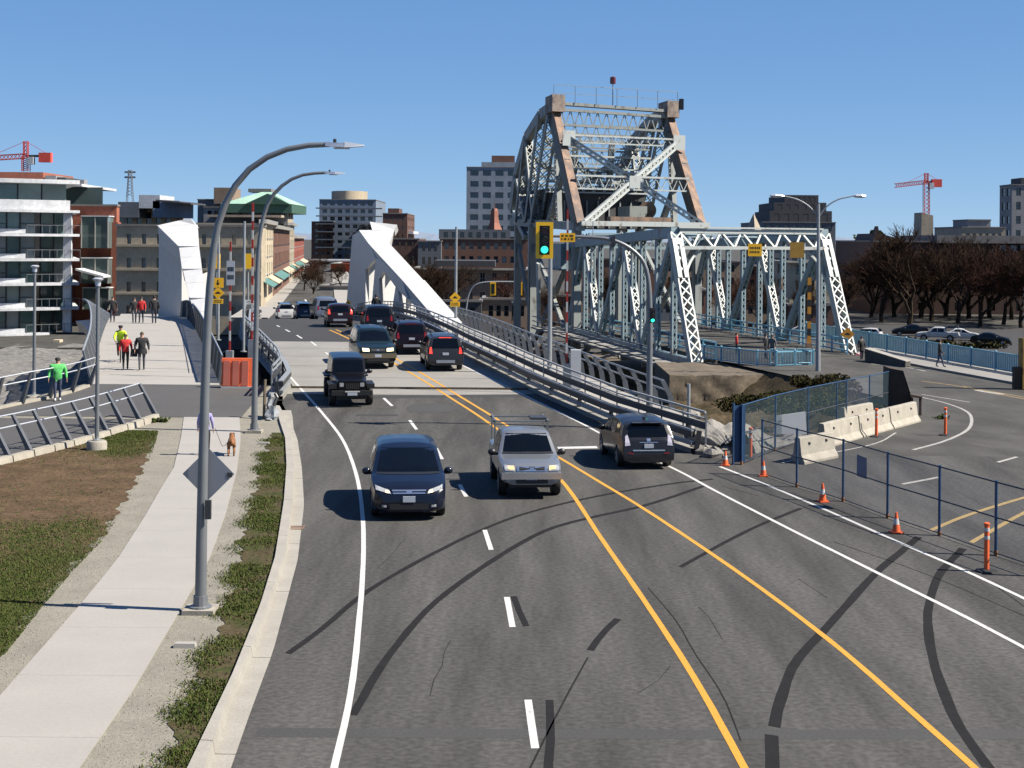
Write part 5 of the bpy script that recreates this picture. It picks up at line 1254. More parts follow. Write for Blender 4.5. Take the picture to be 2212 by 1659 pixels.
# minivan
Sv = Shape([(0,.60,.70),(.05,.72,.80),(.16,.84,.90),(.4,.95,.955),(.8,1.04,.985),(1.1,1.10,1.0),(1.25,1.2,1.0),(2.05,1.62,1.0),(2.35,1.71,1.0),(3.0,1.745,1.0),(4.1,1.73,.995),(4.7,1.67,.97),(4.9,1.55,.95),(5.05,1.05,.94),(5.12,.7,.9)], [(0,.7),(1,.98),(2,1.02),(5.1,1.08)], ZB, .30, .035, .1)
Dv = dict(r=.345, track=.86, axles=(.98,3.95), wind=[(-.83,1.13),(.83,1.13),(.70,1.64),(-.70,1.64)], side=[[(1.75,1.06),(2.55,1.06),(2.5,1.52),(2.15,1.50)],[(2.65,1.07),(3.6,1.08),(3.55,1.54),(2.6,1.53)],[(3.7,1.09),(4.6,1.12),(4.45,1.50),(3.65,1.54)]],
    f=[(R4(-.42,.42,.70,.735),'grille_bar','chrome',True),(R4(-.44,.44,.765,.80),'grille_bar','chrome',True),(R4(-.07,.07,.70,.80),'emblem','chrome',True),(R4(-.84,.84,1.085,1.12),'cowl','black_plastic',True),(R4(-.5,.5,.30,.46),'lower_grille','black_plastic',True)],
    f2=[([(.46,.70),(.86,.80),(.88,.90),(.52,.80)],'headlight','headlight_off',True),([(.5,.715),(.62,.74),(.62,.80),(.52,.785)],'headlight_bulb','headlight',True),([(.58,.36),(.70,.37),(.70,.43),(.58,.42)],'fog_lamp','headlight_off',True)],
    plate=[((-.16,.16,.50,.65),'number_plate','plate_white',True)], mirror=(1.6,1.08,.98), mm='car_navy', lines=[[(2.58,.3),(2.6,.3),(2.6,1.02),(2.58,1.02)],[(3.63,.3),(3.65,.3),(3.65,1.04),(3.63,1.04)]], box=[(-.5,.1,1.12,1.16,1.13,1.145,'wiper','black_plastic')])
car('minivan', 'dark navy minivan driving towards the camera beside the left edge line', Sv, 'f', (881,1112), 5.5, 'car_navy', Dv, 'minivan')
# pickup with ladder rack
Sp = Shape([(0,.70,.74),(.04,.86,.82),(.2,.98,.855),(.6,1.05,.87),(1.25,1.10,.875),(1.38,1.15,.875),(1.95,1.60,.87),(2.2,1.70,.87),(3.1,1.71,.87),(3.4,1.66,.87),(3.5,1.12,.88),(3.6,1.10,.88),(5.0,1.10,.88),(5.12,.75,.86)], [(0,.8),(1.2,1.04),(3.5,1.07),(5.1,1.06)], [(0,.42),(5.2,.46)], .30, .02, .07)
Dp = dict(r=.37, track=.76, tw=.25, axles=(.95,4.05), wind=[(-.72,1.17),(.72,1.17),(.60,1.63),(-.60,1.63)], rear=[(-.6,1.2),(.6,1.2),(.5,1.58),(-.5,1.58)], side=[[(1.75,1.10),(2.55,1.10),(2.5,1.56),(2.1,1.54)],[(2.62,1.10),(3.35,1.10),(3.28,1.55),(2.58,1.56)]],
    f=[(R4(-.42,.42,.80,.93),'grille_frame','chrome',True),(R4(-.36,.36,.815,.915),'grille','black_plastic',True),(R4(-.06,.06,.83,.90),'emblem','chrome',True),(R4(-.74,.74,1.125,1.16),'cowl','black_plastic',True),(R4(-.45,.45,.45,.56),'lower_intake','black_plastic',True)],
    f2=[([(.47,.80),(.76,.82),(.78,.96),(.49,.94)],'headlight','headlight_off',True),([(.50,.825),(.66,.83),(.67,.935),(.51,.93)],'headlight_bulb','headlight_amber',True),([(.6,.50),(.74,.50),(.74,.57),(.6,.57)],'fog_lamp','headlight_off',True)],
    plate=[((-.17,.15,.56,.70),'number_plate','plate_white',True)], mirror=(1.62,1.14,.90), lines=[[(2.58,.5),(2.6,.5),(2.6,1.05),(2.58,1.05)],[(1.6,.5),(1.62,.5),(1.62,1.02),(1.6,1.02)]],
    box=[(-.86,.86,-.06,.12,.58,.76,'front_bumper','chrome'),(-.72,.72,3.6,4.95,1.09,1.108,'load_bed','black_plastic'),(-.86,.86,5.06,5.2,.55,.72,'rear_bumper','chrome')]+
        [(s_*.8-.025,s_*.8+.025,y,y+.05,1.08,1.80,'rack_post','steel_grey') for s_ in (-1,1) for y in (3.55,4.9)]+[(-.86,.86,y,y+.05,1.78,1.83,'rack_crossbar','steel_grey') for y in (3.55,4.9)]+[(s_*.8-.025,s_*.8+.025,3.3,5.0,1.83,1.87,'rack_rail','steel_grey') for s_ in (-1,1)]+[(.3,.8,3.7,4.4,1.835,1.9,'stowed_box','steel_dark')])
car('pickup_truck', 'silver pickup truck with a ladder rack driving beside the yellow line', Sp, 'f', (1142,1068), 4.7, 'car_silver', Dp, 'pickup')
# estate hatchback seen from behind
Sw = Shape([(0,.5,.66),(.06,.68,.76),(.25,.82,.83),(.7,.95,.87),(1.1,1.05,.885),(2.0,1.46,.885),(2.5,1.56,.885),(3.3,1.56,.885),(4.0,1.48,.87),(4.2,1.43,.86),(4.42,1.03,.85),(4.55,.92,.845),(4.62,.7,.83),(4.64,.4,.80)], [(0,.6),(1,.93),(2.5,.98),(4.4,1.06),(4.64,.7)], ZB, .34, .03, .09)
Dw = dict(r=.325, track=.775, axles=(.92,3.72), wind=[(-.62,1.10),(.62,1.10),(.52,1.45),(-.52,1.45)], rear=[(-.66,1.03),(.66,1.03),(.56,1.40),(-.56,1.40)], sg='car_glass_pale', side=[[(1.6,1.0),(2.35,1.0),(2.3,1.42),(1.95,1.37)],[(2.45,1.01),(3.3,1.03),(3.25,1.42),(2.4,1.43)],[(3.4,1.05),(3.95,1.09),(3.75,1.36),(3.35,1.41)]],
    f=[(R4(-.52,.52,.60,.64),'bumper_strip','chrome',False),(R4(-.3,.3,.86,.88),'trim_bar','chrome',False),(R4(-.06,.06,.9,.99),'emblem','chrome',False)], f2=[([(.60,.78),(.78,.76),(.74,1.05),(.66,1.10)],'tail_light','taillight_clear',False),([(.5,.50),(.68,.52),(.68,.56),(.5,.54)],'reflector','taillight',False)],
    plate=[((-.15,.15,.70,.83),'number_plate','plate_white',False)], mirror=(1.6,1.02,.87), mm='car_charcoal', lines=[[(2.39,.3),(2.41,.3),(2.41,.98),(2.39,.98)],[(3.34,.35),(3.36,.35),(3.36,1.0),(3.34,1.0)]],
    box=[(-.5,.5,4.1,4.35,1.455,1.475,'spoiler','car_charcoal'),(-.03,.03,3.7,3.85,1.53,1.60,'roof_aerial','black_plastic')])
car('estate_car', 'dark grey estate car driving away beside the guardrail end', Sw, 'r', (1389,1006), 7.0, 'car_charcoal', Dw, 'car', away=True)
# boxy off-roader
Sj = Shape([(0,1.04,.58),(.02,1.07,.60),(.35,1.10,.63),(1.35,1.16,.70),(1.45,1.2,.72),(1.68,1.74,.72),(1.8,1.80,.72),(3.0,1.82,.72),(3.85,1.80,.72),(3.95,1.74,.72),(4.0,.8,.72)], [(0,1.0),(1.4,1.12),(4,1.14)], [(0,.52),(4,.55)], .10, .01, .05)
Dj = dict(r=.40, track=.76, tw=.26, axles=(.55,3.2), rimm='black_plastic', wind=[(-.60,1.24),(.60,1.24),(.56,1.70),(-.56,1.70)], side=[[(1.8,1.2),(2.5,1.2),(2.48,1.68),(1.85,1.68)],[(2.6,1.2),(3.3,1.2),(3.3,1.68),(2.58,1.68)],[(3.4,1.2),(3.9,1.2),(3.86,1.66),(3.4,1.67)]],
    f=[([(-.24+.08*k,.72),(-.19+.08*k,.72),(-.19+.08*k,.96),(-.24+.08*k,.96)],'grille_slot','black_rubber',True) for k in range(7)], f2=[([(.34,.82),(.50,.82),(.50,.98),(.34,.98)],'headlight','headlight_off',True)],
    mirror=(1.6,1.25,.76), lines=[[(2.54,.7),(2.56,.7),(2.56,1.15),(2.54,1.15)]],
    box=[(-.82,.82,-.28,-.05,.50,.68,'front_bumper','black_plastic'),(-.2,.2,-.31,-.285,.50,.62,'number_plate','plate_white'),(-.3,.3,-.30,-.283,.635,.68,'winch_bar','reflect_white'),(-.5,.5,1.44,1.46,1.19,1.21,'wiper','black_plastic')]+
        [(min(s_*.62,s_*.93),max(s_*.62,s_*.93),.02,1.1,.86,.93,'fender','black_plastic') for s_ in (-1,1)]+[(min(s_*.70,s_*.93),max(s_*.70,s_*.93),2.7,3.75,.88,.95,'fender','black_plastic') for s_ in (-1,1)]+[(min(s_*.62,s_*.93),max(s_*.62,s_*.93),-.02,.06,.74,.93,'fender_lip','black_plastic') for s_ in (-1,1)])
car('off_road_car', 'black boxy off-road vehicle crossing from the concrete deck onto asphalt', Sj, 'f', (757,874), 11, 'car_black', Dj, 'car')
# sport utility family
def suv(L_=4.6, H=1.72, W_=.91):
    k = L_/4.6; h = H/1.72; w_ = W_/.91
    return Shape([(a*k, b*h, c*w_) for a, b, c in ((0,.66,.72),(.05,.82,.80),(.2,.95,.86),(.6,1.03,.895),(1.15,1.09,.91),(1.3,1.15,.91),(1.95,1.56,.91),(2.25,1.66,.91),(3.2,1.70,.905),(4.1,1.66,.89),(4.3,1.58,.875),(4.5,1.08,.87),(4.58,.75,.85),(4.6,.5,.83))], [(0,.8*h),(1.2*k,1.0*h),(4.4*k,1.08*h),(4.6*k,.8)], [(0,.3),(.5,.27),(5,.32)], .32, .025, .09)
def suvD(lit_f=None, tl='taillight', k=1.0, extra=(), **kw):
    D = dict(r=.355, track=.77, axles=(.92*k,3.62*k), wind=[(-.72,1.17),(.72,1.17),(.60,1.59),(-.60,1.59)], rear=[(-.66,1.12),(.66,1.12),(.56,1.57),(-.56,1.57)],
      side=[[(1.72*k,1.07),(2.45*k,1.08),(2.4*k,1.52),(2.05*k,1.48)],[(2.55*k,1.09),(3.4*k,1.11),(3.35*k,1.54),(2.5*k,1.53)],[(3.5*k,1.12),(4.15*k,1.15),(4.0*k,1.5),(3.45*k,1.54)]],
      f=[(R4(-.36,.36,.76,.88),'grille','black_plastic',True),(R4(-.06,.06,.79,.86),'emblem','chrome',True),(R4(-.5,.5,.40,.55),'lower_grille','black_plastic',True),(R4(-.45,.45,.42,.56),'bumper_skid','sign_back',False)],
      f2=[([(.44,.78),(.76,.82),(.78,.93),(.46,.90)],'headlight',lit_f or 'headlight_off',True),([(.64,.86),(.80,.86),(.76,1.16),(.68,1.18)],'tail_light',tl,False)],
      plate=[((-.15,.15,.58,.70),'number_plate','plate_white',True),((-.15,.15,.80,.92),'number_plate','plate_white',False)], mirror=(1.62,1.12,.90), lines=[[(2.49*k,.35),(2.51*k,.35),(2.51*k,1.06),(2.49*k,1.06)]],
      box=[(-.3,.3,4.22*k,4.3*k,1.60,1.625,'brake_light',tl)]+[(s_*.62-.02,s_*.62+.02,2.2*k,4.0*k,1.70,1.74,'roof_rail','black_plastic') for s_ in (-1,1)]+list(extra))
    D.update(kw); return D
S1 = suv(4.9, 1.86, .94); D1 = suvD('headlight', k=4.9/4.6, wind=[(-.74,1.26),(.74,1.26),(.62,1.72),(-.62,1.72)], f=[(R4(-.34,.34,.86,.99),'grille','black_plastic',True),(R4(-.06,.06,.89,.96),'emblem','chrome',True),(R4(-.55,.55,.40,.52),'lower_intake','black_plastic',True)],
    f2=[([(.42,.86),(.74,.88),(.76,1.02),(.44,1.0)],'headlight','headlight',True)], cladding=[(.25,.32),(4.6,.36),(4.6,.72),(.25,.70)], box=[(-.9,.9,-.05,.1,.55,.78,'front_bumper','car_gold')]+[(s_*.62-.02,s_*.62+.02,2.4,4.2,1.84,1.88,'roof_rail','black_plastic') for s_ in (-1,1)], plate=[((-.16,.16,.60,.74),'number_plate','plate_white',True)], mirror=(1.75,1.22,.93),
    side=[[(1.85,1.16),(2.6,1.17),(2.55,1.64),(2.2,1.60)],[(2.7,1.18),(3.6,1.2),(3.55,1.66),(2.65,1.65)],[(3.7,1.2),(4.4,1.22),(4.25,1.62),(3.65,1.66)]], sg='car_glass_pale')
car('sport_utility_car', 'dark green utility vehicle with gold lower trim and lit headlights on the bridge', S1, 'f', (811,793), 12.3, ('car_green','car_gold'), D1, 'car')
Ss = suv()
car('sport_utility_car', 'charcoal utility vehicle with lit red brake lights beside the guardrail', Ss, 'r', (958,798), 8.4, 'car_grey', suvD(None, 'taillight_lit'), 'car', away=True)
car('sport_utility_car', 'dark maroon utility vehicle driving away ahead of the charcoal one', Ss, 'r', (886,763), 8.6, 'car_maroon', suvD(), 'car', away=True)
car('sport_utility_car', 'black utility vehicle near the bridge crest ahead of the maroon one', suv(4.7,1.8,.93), 'r', (817,722), 9, 'car_black', suvD(k=4.7/4.6), 'car', away=True)
Sh = suv(4.2, 1.55, .87)
car('hatchback_car', 'brown hatchback with glowing tail lights at the bridge crest', Sh, 'r', (733,706), 10, 'car_redbrown', suvD(None, 'taillight_lit', k=4.2/4.6, r=.32, track=.74, wind=[(-.6,1.07),(.6,1.07),(.5,1.40),(-.5,1.40)], rear=[(-.58,1.0),(.58,1.0),(.5,1.38),(-.5,1.38)], side=[[(1.6,.97),(2.3,.98),(2.25,1.36),(1.9,1.33)],[(2.4,.98),(3.2,1.0),(3.15,1.37),(2.35,1.37)]], box=[]), 'car', away=True)
def far_car(label, S, x, y, Y, theta, pm, D, away, cat='car', name='parked_car', group=None, z=None):
    c = at(x, y, Y); c.z = zf(Y) if z is None else z; root = thing(name, label, cat, c, R(theta+(180 if away else 0)), group); car_parts(root, S, pm, D); return root
far_car('silver utility vehicle waiting beyond the bridge crest', suv(4.8,1.85,.94), 699, 700, 74, 14, 'car_paleblue', suvD(k=4.8/4.6), True, name='waiting_car')
far_car('dark blue car waiting beyond the bridge crest', Sh, 656, 700, 84, 12, 'car_blue', suvD(None, 'taillight', k=4.2/4.6, r=.32, track=.74, side=[], box=[]), True, name='waiting_car')
far_car('white car waiting leftmost beyond the bridge crest', Sh, 616, 700, 88, 12, 'car_white', suvD(None, 'taillight', k=4.2/4.6, r=.32, track=.74, side=[], box=[]), True, name='waiting_car')
Sd = Shape([(0,.5,.66),(.06,.66,.76),(.25,.78,.83),(.7,.90,.87),(1.2,.98,.885),(2.1,1.38,.885),(2.5,1.45,.885),(3.1,1.43,.88),(3.8,1.08,.87),(4.4,1.02,.85),(4.55,.8,.83),(4.6,.45,.8)], [(0,.6),(1,.88),(2.5,.94),(4.4,.98)], ZB, .36, .02, .08)
Dd = dict(r=.32, track=.76, axles=(.9,3.6), wind=[(-.62,1.03),(.62,1.03),(.5,1.36),(-.5,1.36)], rear=[(-.6,1.06),(.6,1.06),(.5,1.36),(-.5,1.36)], side=[[(1.65,.95),(2.4,.96),(2.35,1.33),(2.0,1.28)],[(2.5,.97),(3.3,1.0),(3.1,1.31),(2.45,1.34)]], f2=[([(.45,.62),(.72,.66),(.74,.76),(.47,.73)],'headlight','headlight_off',True),([(.55,.8),(.76,.8),(.74,.95),(.55,.95)],'tail_light','taillight',False)], mirror=(1.6,.98,.87))
ZP = -4.55
far_car('white hatchback parked right of the old bridge portal', Sh, 1868, 728, 112, 60, 'car_white', suvD(None, 'taillight', k=4.2/4.6, r=.32, track=.74, box=[]), True, z=ZP)
far_car('dark car parked in the shade beside the hedge', Sd, 1966, 735, 118, 80, 'car_black', Dd, True, z=ZP)
far_car('white pickup truck parked beyond the blue railing', Sp, 2026, 738, 112, 70, 'car_white', Dp, True, 'pickup', z=ZP)
far_car('white saloon car parked right of the white pickup', Sd, 2078, 740, 113, 255, 'car_white', Dd, True, z=ZP)
far_car('dark saloon car parked at the far right of the waterfront lot', Sd, 2140, 755, 108, 250, 'car_black', Dd, True, z=ZP)
far_car('white car glimpsed between the old bridge trusses', Sd, 1730, 735, 116, 75, 'car_white', Dd, True, z=ZP)
# ================================================================== PEOPLE, DOG, BICYCLE
def skin_mesh(J, E, root_j, sub=1):
    names = list(J); idx = {n: i for i, n in enumerate(names)}
    me = bpy.data.meshes.new('figure'); me.from_pydata([J[n][:3] for n in names], [(idx[a], idx[b]) for a, b, *_ in E], []); me.update()
    o = bpy.data.objects.new('figure', me); COL.objects.link(o); o.modifiers.new('s', 'SKIN'); sl = o.modifiers.new('b', 'SUBSURF'); sl.levels = sub
    for n in names:
        d = me.skin_vertices[0].data[idx[n]]; r = J[n][3]; d.radius = (r, J[n][4] if len(J[n]) > 4 else r); d.use_root = (n == root_j)
    dg = bpy.context.evaluated_depsgraph_get(); out = bpy.data.meshes.new_from_object(o.evaluated_get(dg)); bpy.data.objects.remove(o); return out
def segd(p, a, b):
    ab = b-a; t = max(0, min(1, (p-a).dot(ab)/max(1e-9, ab.length_squared))); return (p-(a+ab*t)).length
def person(label, loc, rz, C, h=1.75, stride=.0, arms=(.03,.03), bulk=1.0, over=None, coat=.0, hat=None, long_hair=False, group=None):
    root = thing('person', label, 'person', loc, rz, group); k = h/1.75; s = stride
    J = dict(pel=(0,0,.95,.145*bulk,.115*bulk), spi=(0,0,1.14,.14*bulk,.11*bulk), che=(0,.0,1.36,.165*bulk,.115*bulk), nec=(0,.0,1.50,.058), hb=(0,-.015,1.58,.078,.085), ht=(0,-.01,1.69,.07,.08),
             shL=(-.185*bulk,0,1.41,.078*bulk), elL=(-.25*bulk,.02,1.14,.058*bulk), wrL=(-.27*bulk,-.04-arms[0],.91,.036), shR=(.185*bulk,0,1.41,.078*bulk), elR=(.25*bulk,.02,1.14,.058*bulk), wrR=(.27*bulk,-.04-arms[1],.91,.036),
             hiL=(-.095,0,.88,.098), knL=(-.10,-.02-s*.5,.50,.066), anL=(-.10,-s,.09+max(0,s)*.0,.045), toL=(-.105,-s-.16,.035,.038), hiR=(.095,0,.88,.098), knR=(.10,-.02+s*.35,.50,.066), anR=(.10,s,.09,.045), toR=(.105,s-.16,.035,.038))
    if over: J.update(over)
    J = {n: tuple(q*k for q in v) for n, v in J.items()}
    E = [('pel','spi','j'),('spi','che','j'),('che','nec','s'),('nec','hb','s'),('hb','ht','s'),('che','shL','j'),('shL','elL','j'),('elL','wrL','j'),('che','shR','j'),('shR','elR','j'),('elR','wrR','j'),
         ('pel','hiL','t'),('hiL','knL','t'),('knL','anL','t'),('anL','toL','b'),('pel','hiR','t'),('hiR','knR','t'),('knR','anR','t'),('anR','toR','b')]
    me = skin_mesh(J, E, 'pel'); ms = [C['jacket'], C['trousers'], C.get('shoes','cloth_black'), 'skin_tone']
    for m in ms: me.materials.append(M[m])
    P = {n: V(v[:3]) for n, v in J.items()}; reg = dict(j=0, t=1, b=2, s=3)
    for f in me.polygons:
        c = f.center; best = min(E, key=lambda e: segd(c, P[e[0]], P[e[1]])-.6*min(J[e[0]][3], J[e[1]][3])); r = reg[best[2]]
        if r == 1 and c.z > (P['pel'].z-(.07+coat)*k): r = 0
        if r == 3 and c.z < P['che'].z+.10*k: r = 0
        f.material_index = r; f.use_smooth = True
    o = bpy.data.objects.new('body', me); COL.objects.link(o); o.parent = root
    for w_, e_, s_ in (('wrL','elL',-1),('wrR','elR',1)):
        p = P[w_]; d = (P[w_]-P[e_]).normalized(); x = V((1,0,0)); y = d.cross(x).normalized(); mb = MB()
        mb.beam(p-d*.01, p+d*.09*k, .03*k, .075*k, y)
        for q, l_ in ((-.028,.065),(-.009,.078),(.010,.075),(.028,.06)):
            a = p+d*.085*k+y*q*k; mb.tube([a, a+d*l_*.55*k, a+d*l_*k-x*s_*.018*k], [.0095*k,.009*k,.007*k], 5)
        a = p+d*.025*k+y*.035*k; mb.tube([a, a+d*.035*k+y*.03*k, a+d*.07*k+y*.036*k], [.011*k,.010*k,.008*k], 5); mb.build('hand', C.get('glove','skin_tone'), root, local=True, smooth=True)
    hc = P['hb'].lerp(P['ht'], .45); mb = MB()
    mb.sphere(hc+V((0,.018*k,.022*k)), .105*k, 12, 8, (.86,1.0,1.05)); hr = C.get('hair','hair_dark')
    mb.f = [f for f in mb.f if sum(mb.v[i][2] for i in f)/len(f) > hc.z+.035*k or (sum(mb.v[i][1] for i in f)/len(f) > hc.y+.02*k and sum(mb.v[i][2] for i in f)/len(f) > hc.z-.09*k)]; mb.m = [0]*len(mb.f)
    if long_hair: mb.tube([hc+V((0,.07*k,.02)), hc+V((0,.10*k,-.12*k)), hc+V((0,.09*k,-.26*k))], [.09*k,.085*k,.05*k], 8)
    mb.build('hair', hr, root, local=True, smooth=True)
    fy = hc.y-.088*k; mb = MB(); mb.hexa([V((-.014,fy+.02,hc.z-.03)), V((.014,fy+.02,hc.z-.03)), V((.014,fy+.04,hc.z-.03)), V((-.014,fy+.04,hc.z-.03)), V((-.008,fy+.012,hc.z+.01)), V((.008,fy+.012,hc.z+.01)), V((.008,fy+.04,hc.z+.015)), V((-.008,fy+.04,hc.z+.015))])
    for q in (-1, 1): mb.sphere((q*.076*k, hc.y+.005, hc.z-.01), .026*k, 6, 4, (.4,.8,1.2))
    mb.build('nose_and_ears', 'skin_tone', root, local=True, smooth=True)
    mb = MB()
    for q in (-1, 1): mb.sphere((q*.03*k, fy+.014, hc.z+.012), .011*k, 6, 4)
    mb.box(-.022*k, .022*k, fy+.012, fy+.03, hc.z-.058*k, hc.z-.05*k); mb.build('eyes_and_mouth', 'hair_dark', root, local=True)
    if coat > .1:      # skirt of a long coat
        mb = MB(); mb.lathe((0,0,0), [(.185*bulk*k, .98*k), (.205*bulk*k, (.88-coat)*k)], 14, cap=False); mb.v = [(x, y*.72, z) for x, y, z in mb.v]; mb.build('coat_skirt', C['jacket'], root, local=True, smooth=True)
    if hat:
        mb = MB(); mb.lathe(hc+V((0,.01,.03*k)), [(.115*k,0),(.112*k,.05*k),(.08*k,.09*k),(.01,.1*k)], 12); mb.build('hat', hat, root, local=True, smooth=True)
    return root
def gz(x, y, f=zl): p = gp(x, y, f); return p
person('person in a red jacket walking towards the camera with a bag', gz(271,798), R(14), dict(jacket='cloth_red', trousers='cloth_black', hair='hair_brown'), 1.68, .17, (.05,.12), 1.12)
mb = MB(); p = gz(283,798)+V((.17,-.1,.62)); mb.hexa([p+V(q) for q in ((-.16,-.07,0),(.16,-.07,0),(.16,.07,0),(-.16,.07,0),(-.13,-.05,.36),(.13,-.05,.36),(.13,.05,.36),(-.13,.05,.36))])
bag = tag(mb.build('shoulder_bag', 'cloth_black', rigid=True), 'black shoulder bag carried by the person in red', 'bag'); mb = MB(); mb.tube([p+V((-.1,0,.36)), p+V((-.12,.02,.7)), p+V((.02,.02,.72)), p+V((.1,0,.36))], .015, 6); mb.build('strap', 'cloth_black', bag)
person('person in a long black coat with hands low walking beside the red jacket', gz(306,799), R(14), dict(jacket='cloth_black', trousers='cloth_grey', hair='hair_brown'), 1.80, .12, (.08,.08), 1.18, coat=.14)
person('person in a bright green jacket on the asphalt path', gz(124,866), R(20), dict(jacket='cloth_green', trousers='cloth_denim', shoes='cloth_white', hair='hair_dark'), 1.78, .08, (.03,.03), 1.3, hat='cloth_black')
cy = gz(260,781)
def bicycle(label, p, rz, group=None):
    b = thing('bicycle', label, 'bicycle', p, rz, group)
    for y in (-.52, .52):
        mb = MB(); n = 22; mb.tube([V((0, y+.335*math.cos(2*math.pi*i/n), .335+.335*math.sin(2*math.pi*i/n))) for i in range(n+1)], .018, 6); wh_ = mb.build('wheel', 'black_rubber', b, local=True)
        mb = MB()
        for i in range(8): t = math.pi*i/4; mb.tube([V((0,y,.335)), V((0,y+.32*math.cos(t),.335+.32*math.sin(t)))], .003, 3)
        mb.build('spokes', 'galv', wh_, local=True)
    mb = MB()
    for a, c_ in (((0,.05,.3),(0,.2,.85)),((0,.05,.3),(0,-.38,.8)),((0,.18,.8),(0,-.38,.85)),((0,.52,.335),(0,.05,.3)),((0,.52,.335),(0,.18,.8)),((0,-.52,.335),(0,-.38,1.0))): mb.tube([V(a), V(c_)], .018, 6)
    mb.build('frame', 'cloth_navy', b, local=True)
    mb = MB(); mb.tube([V((-.27,-.36,1.02)), V((0,-.40,1.02)), V((.27,-.36,1.02))], .016, 6); mb.build('handlebar', 'black_plastic', b, local=True)
    mb = MB(); mb.box(-.07,.07,.08,.34,.86,.92); mb.build('saddle', 'black_plastic', b, local=True); return b
bicycle('bicycle ridden by the cyclist in the yellow jacket', cy, R(15))
person('cyclist in a fluorescent yellow jacket riding behind the person in red', cy, R(15), dict(jacket='cloth_hivis', trousers='cloth_black', hair='hair_brown'), 1.75, 0, bulk=1.25, hat='cloth_black',
    over=dict(pel=(0,.2,1.02,.15,.13), spi=(0,.12,1.2,.16,.13), che=(0,.0,1.42,.19,.14), nec=(0,-.06,1.55,.058), hb=(0,-.09,1.63,.078,.085), ht=(0,-.09,1.74,.07,.08), shL=(-.2,-.02,1.45,.085), elL=(-.3,-.2,1.22,.06), wrL=(-.26,-.36,1.05,.036), shR=(.2,-.02,1.45,.085), elR=(.3,-.2,1.22,.06), wrR=(.26,-.36,1.05,.036),
              hiL=(-.1,.18,.98,.1), knL=(-.12,-.12,.72,.068), anL=(-.11,.08,.36,.046), toL=(-.11,-.08,.3,.038), hiR=(.1,.18,.98,.1), knR=(.12,-.08,.58,.068), anR=(.11,.06,.16,.046), toR=(.11,-.1,.12,.038)))
wl_ = gz(443,984); person('person in a lilac top with dark hair walking a dog behind the nearest lamp pole', wl_, R(185), dict(jacket='cloth_lilac', trousers='cloth_black', hair='hair_dark'), 1.66, .12, (.04,.12), .98, long_hair=True)
dg_ = gz(500,984); root = thing('dog', 'brown dog on a lead walking on the pale concrete path', 'dog', dg_, R(188))
J = dict(rump=(0,.30,.46,.115,.12), mid=(0,.05,.46,.115,.13), che=(0,-.22,.47,.125,.15), nec=(0,-.36,.58,.08), head=(0,-.46,.66,.075), muz=(0,-.60,.62,.04), tail=(0,.42,.50,.025), tip=(0,.56,.62,.014),
         fLs=(-.08,-.24,.38,.06), fLk=(-.085,-.26,.20,.034), fLp=(-.085,-.30,.02,.032), fRs=(.08,-.24,.38,.06), fRk=(.085,-.20,.20,.034), fRp=(.085,-.22,.02,.032),
         hLs=(-.085,.28,.40,.075), hLk=(-.09,.20,.29,.05), hLh=(-.09,.37,.17,.03), hLp=(-.09,.33,.02,.03), hRs=(.085,.28,.40,.075), hRk=(.09,.22,.29,.05), hRh=(.09,.40,.17,.03), hRp=(.09,.38,.02,.03))
E = [('rump','mid'),('mid','che'),('che','nec'),('nec','head'),('head','muz'),('rump','tail'),('tail','tip'),('che','fLs'),('fLs','fLk'),('fLk','fLp'),('che','fRs'),('fRs','fRk'),('fRk','fRp'),('rump','hLs'),('hLs','hLk'),('hLk','hLh'),('hLh','hLp'),('rump','hRs'),('hRs','hRk'),('hRk','hRh'),('hRh','hRp')]
me = skin_mesh(J, E, 'mid'); me.materials.append(M['fur_brown']); me.materials.append(M['fur_dark'])
for f in me.polygons: f.use_smooth = True; f.material_index = 1 if f.center.z < .10 else 0
o = bpy.data.objects.new('body', me); COL.objects.link(o); o.parent = root
for s_ in (-1, 1):
    mb = MB(); mb.hexa([V((s_*.045,-.42,.71)), V((s_*.085,-.42,.68)), V((s_*.09,-.39,.6)), V((s_*.06,-.39,.6)), V((s_*.05,-.40,.72)), V((s_*.08,-.40,.69)), V((s_*.085,-.37,.61)), V((s_*.055,-.37,.61))]); mb.build('ear', 'fur_dark', root, local=True)
mb = MB(); mb.lathe((0,0,0), [(.09,0),(.09,.03)], 10); mb.v = [(x, y-.36, z+.56+ (y)*.4) for x, y, z in mb.v]; mb.build('collar', 'cloth_black', root, local=True)
mb = MB(); a = wl_+V((.29,.1,.88)); b = dg_+V((-.1,.35,.55)); mid = (a+b)/2; mid.z = .25+zl(mid.y); mb.tube(smooth_path([a, a.lerp(mid,.5)+V((0,0,-.05)), mid, b], 14), .008, 5); tag(mb.build('dog_lead', 'cloth_black'), 'thin dark lead between the walker and the brown dog', 'lead')
DK = dict(jacket='cloth_black', trousers='cloth_navy', hair='hair_dark')
for x, y, lb, C, rz, h in ((243,696,'person in dark clothes at the bridge crest beside the flaring parapet',DK,10,1.72),(290,698,'person in dark clothes at the crest left of the red coat',dict(DK,trousers='cloth_grey'),20,1.7),(305,698,'person in a dark red coat at the crest of the walkway',dict(DK,jacket='cloth_red'),0,1.72),(333,699,'tall person in black standing at the crest by the white truss',DK,200,1.85)):
    p = gz(x, y)
    if p.y > 68: p = at(x, y, 65); p.z = zl(65)
    person(lb, p, R(rz), C, h, .1, bulk=1.1)
p = on(66, lambda Y: grdX(Y)+1.5, zl); p.x = at(812, 690, 66).x; person('person in black on the right footway behind the black vehicle', p+V((0,0,.08)), R(180), DK, 1.75, 0, bulk=1.15)
fo_ = lambda Y: zo(Y)+.14
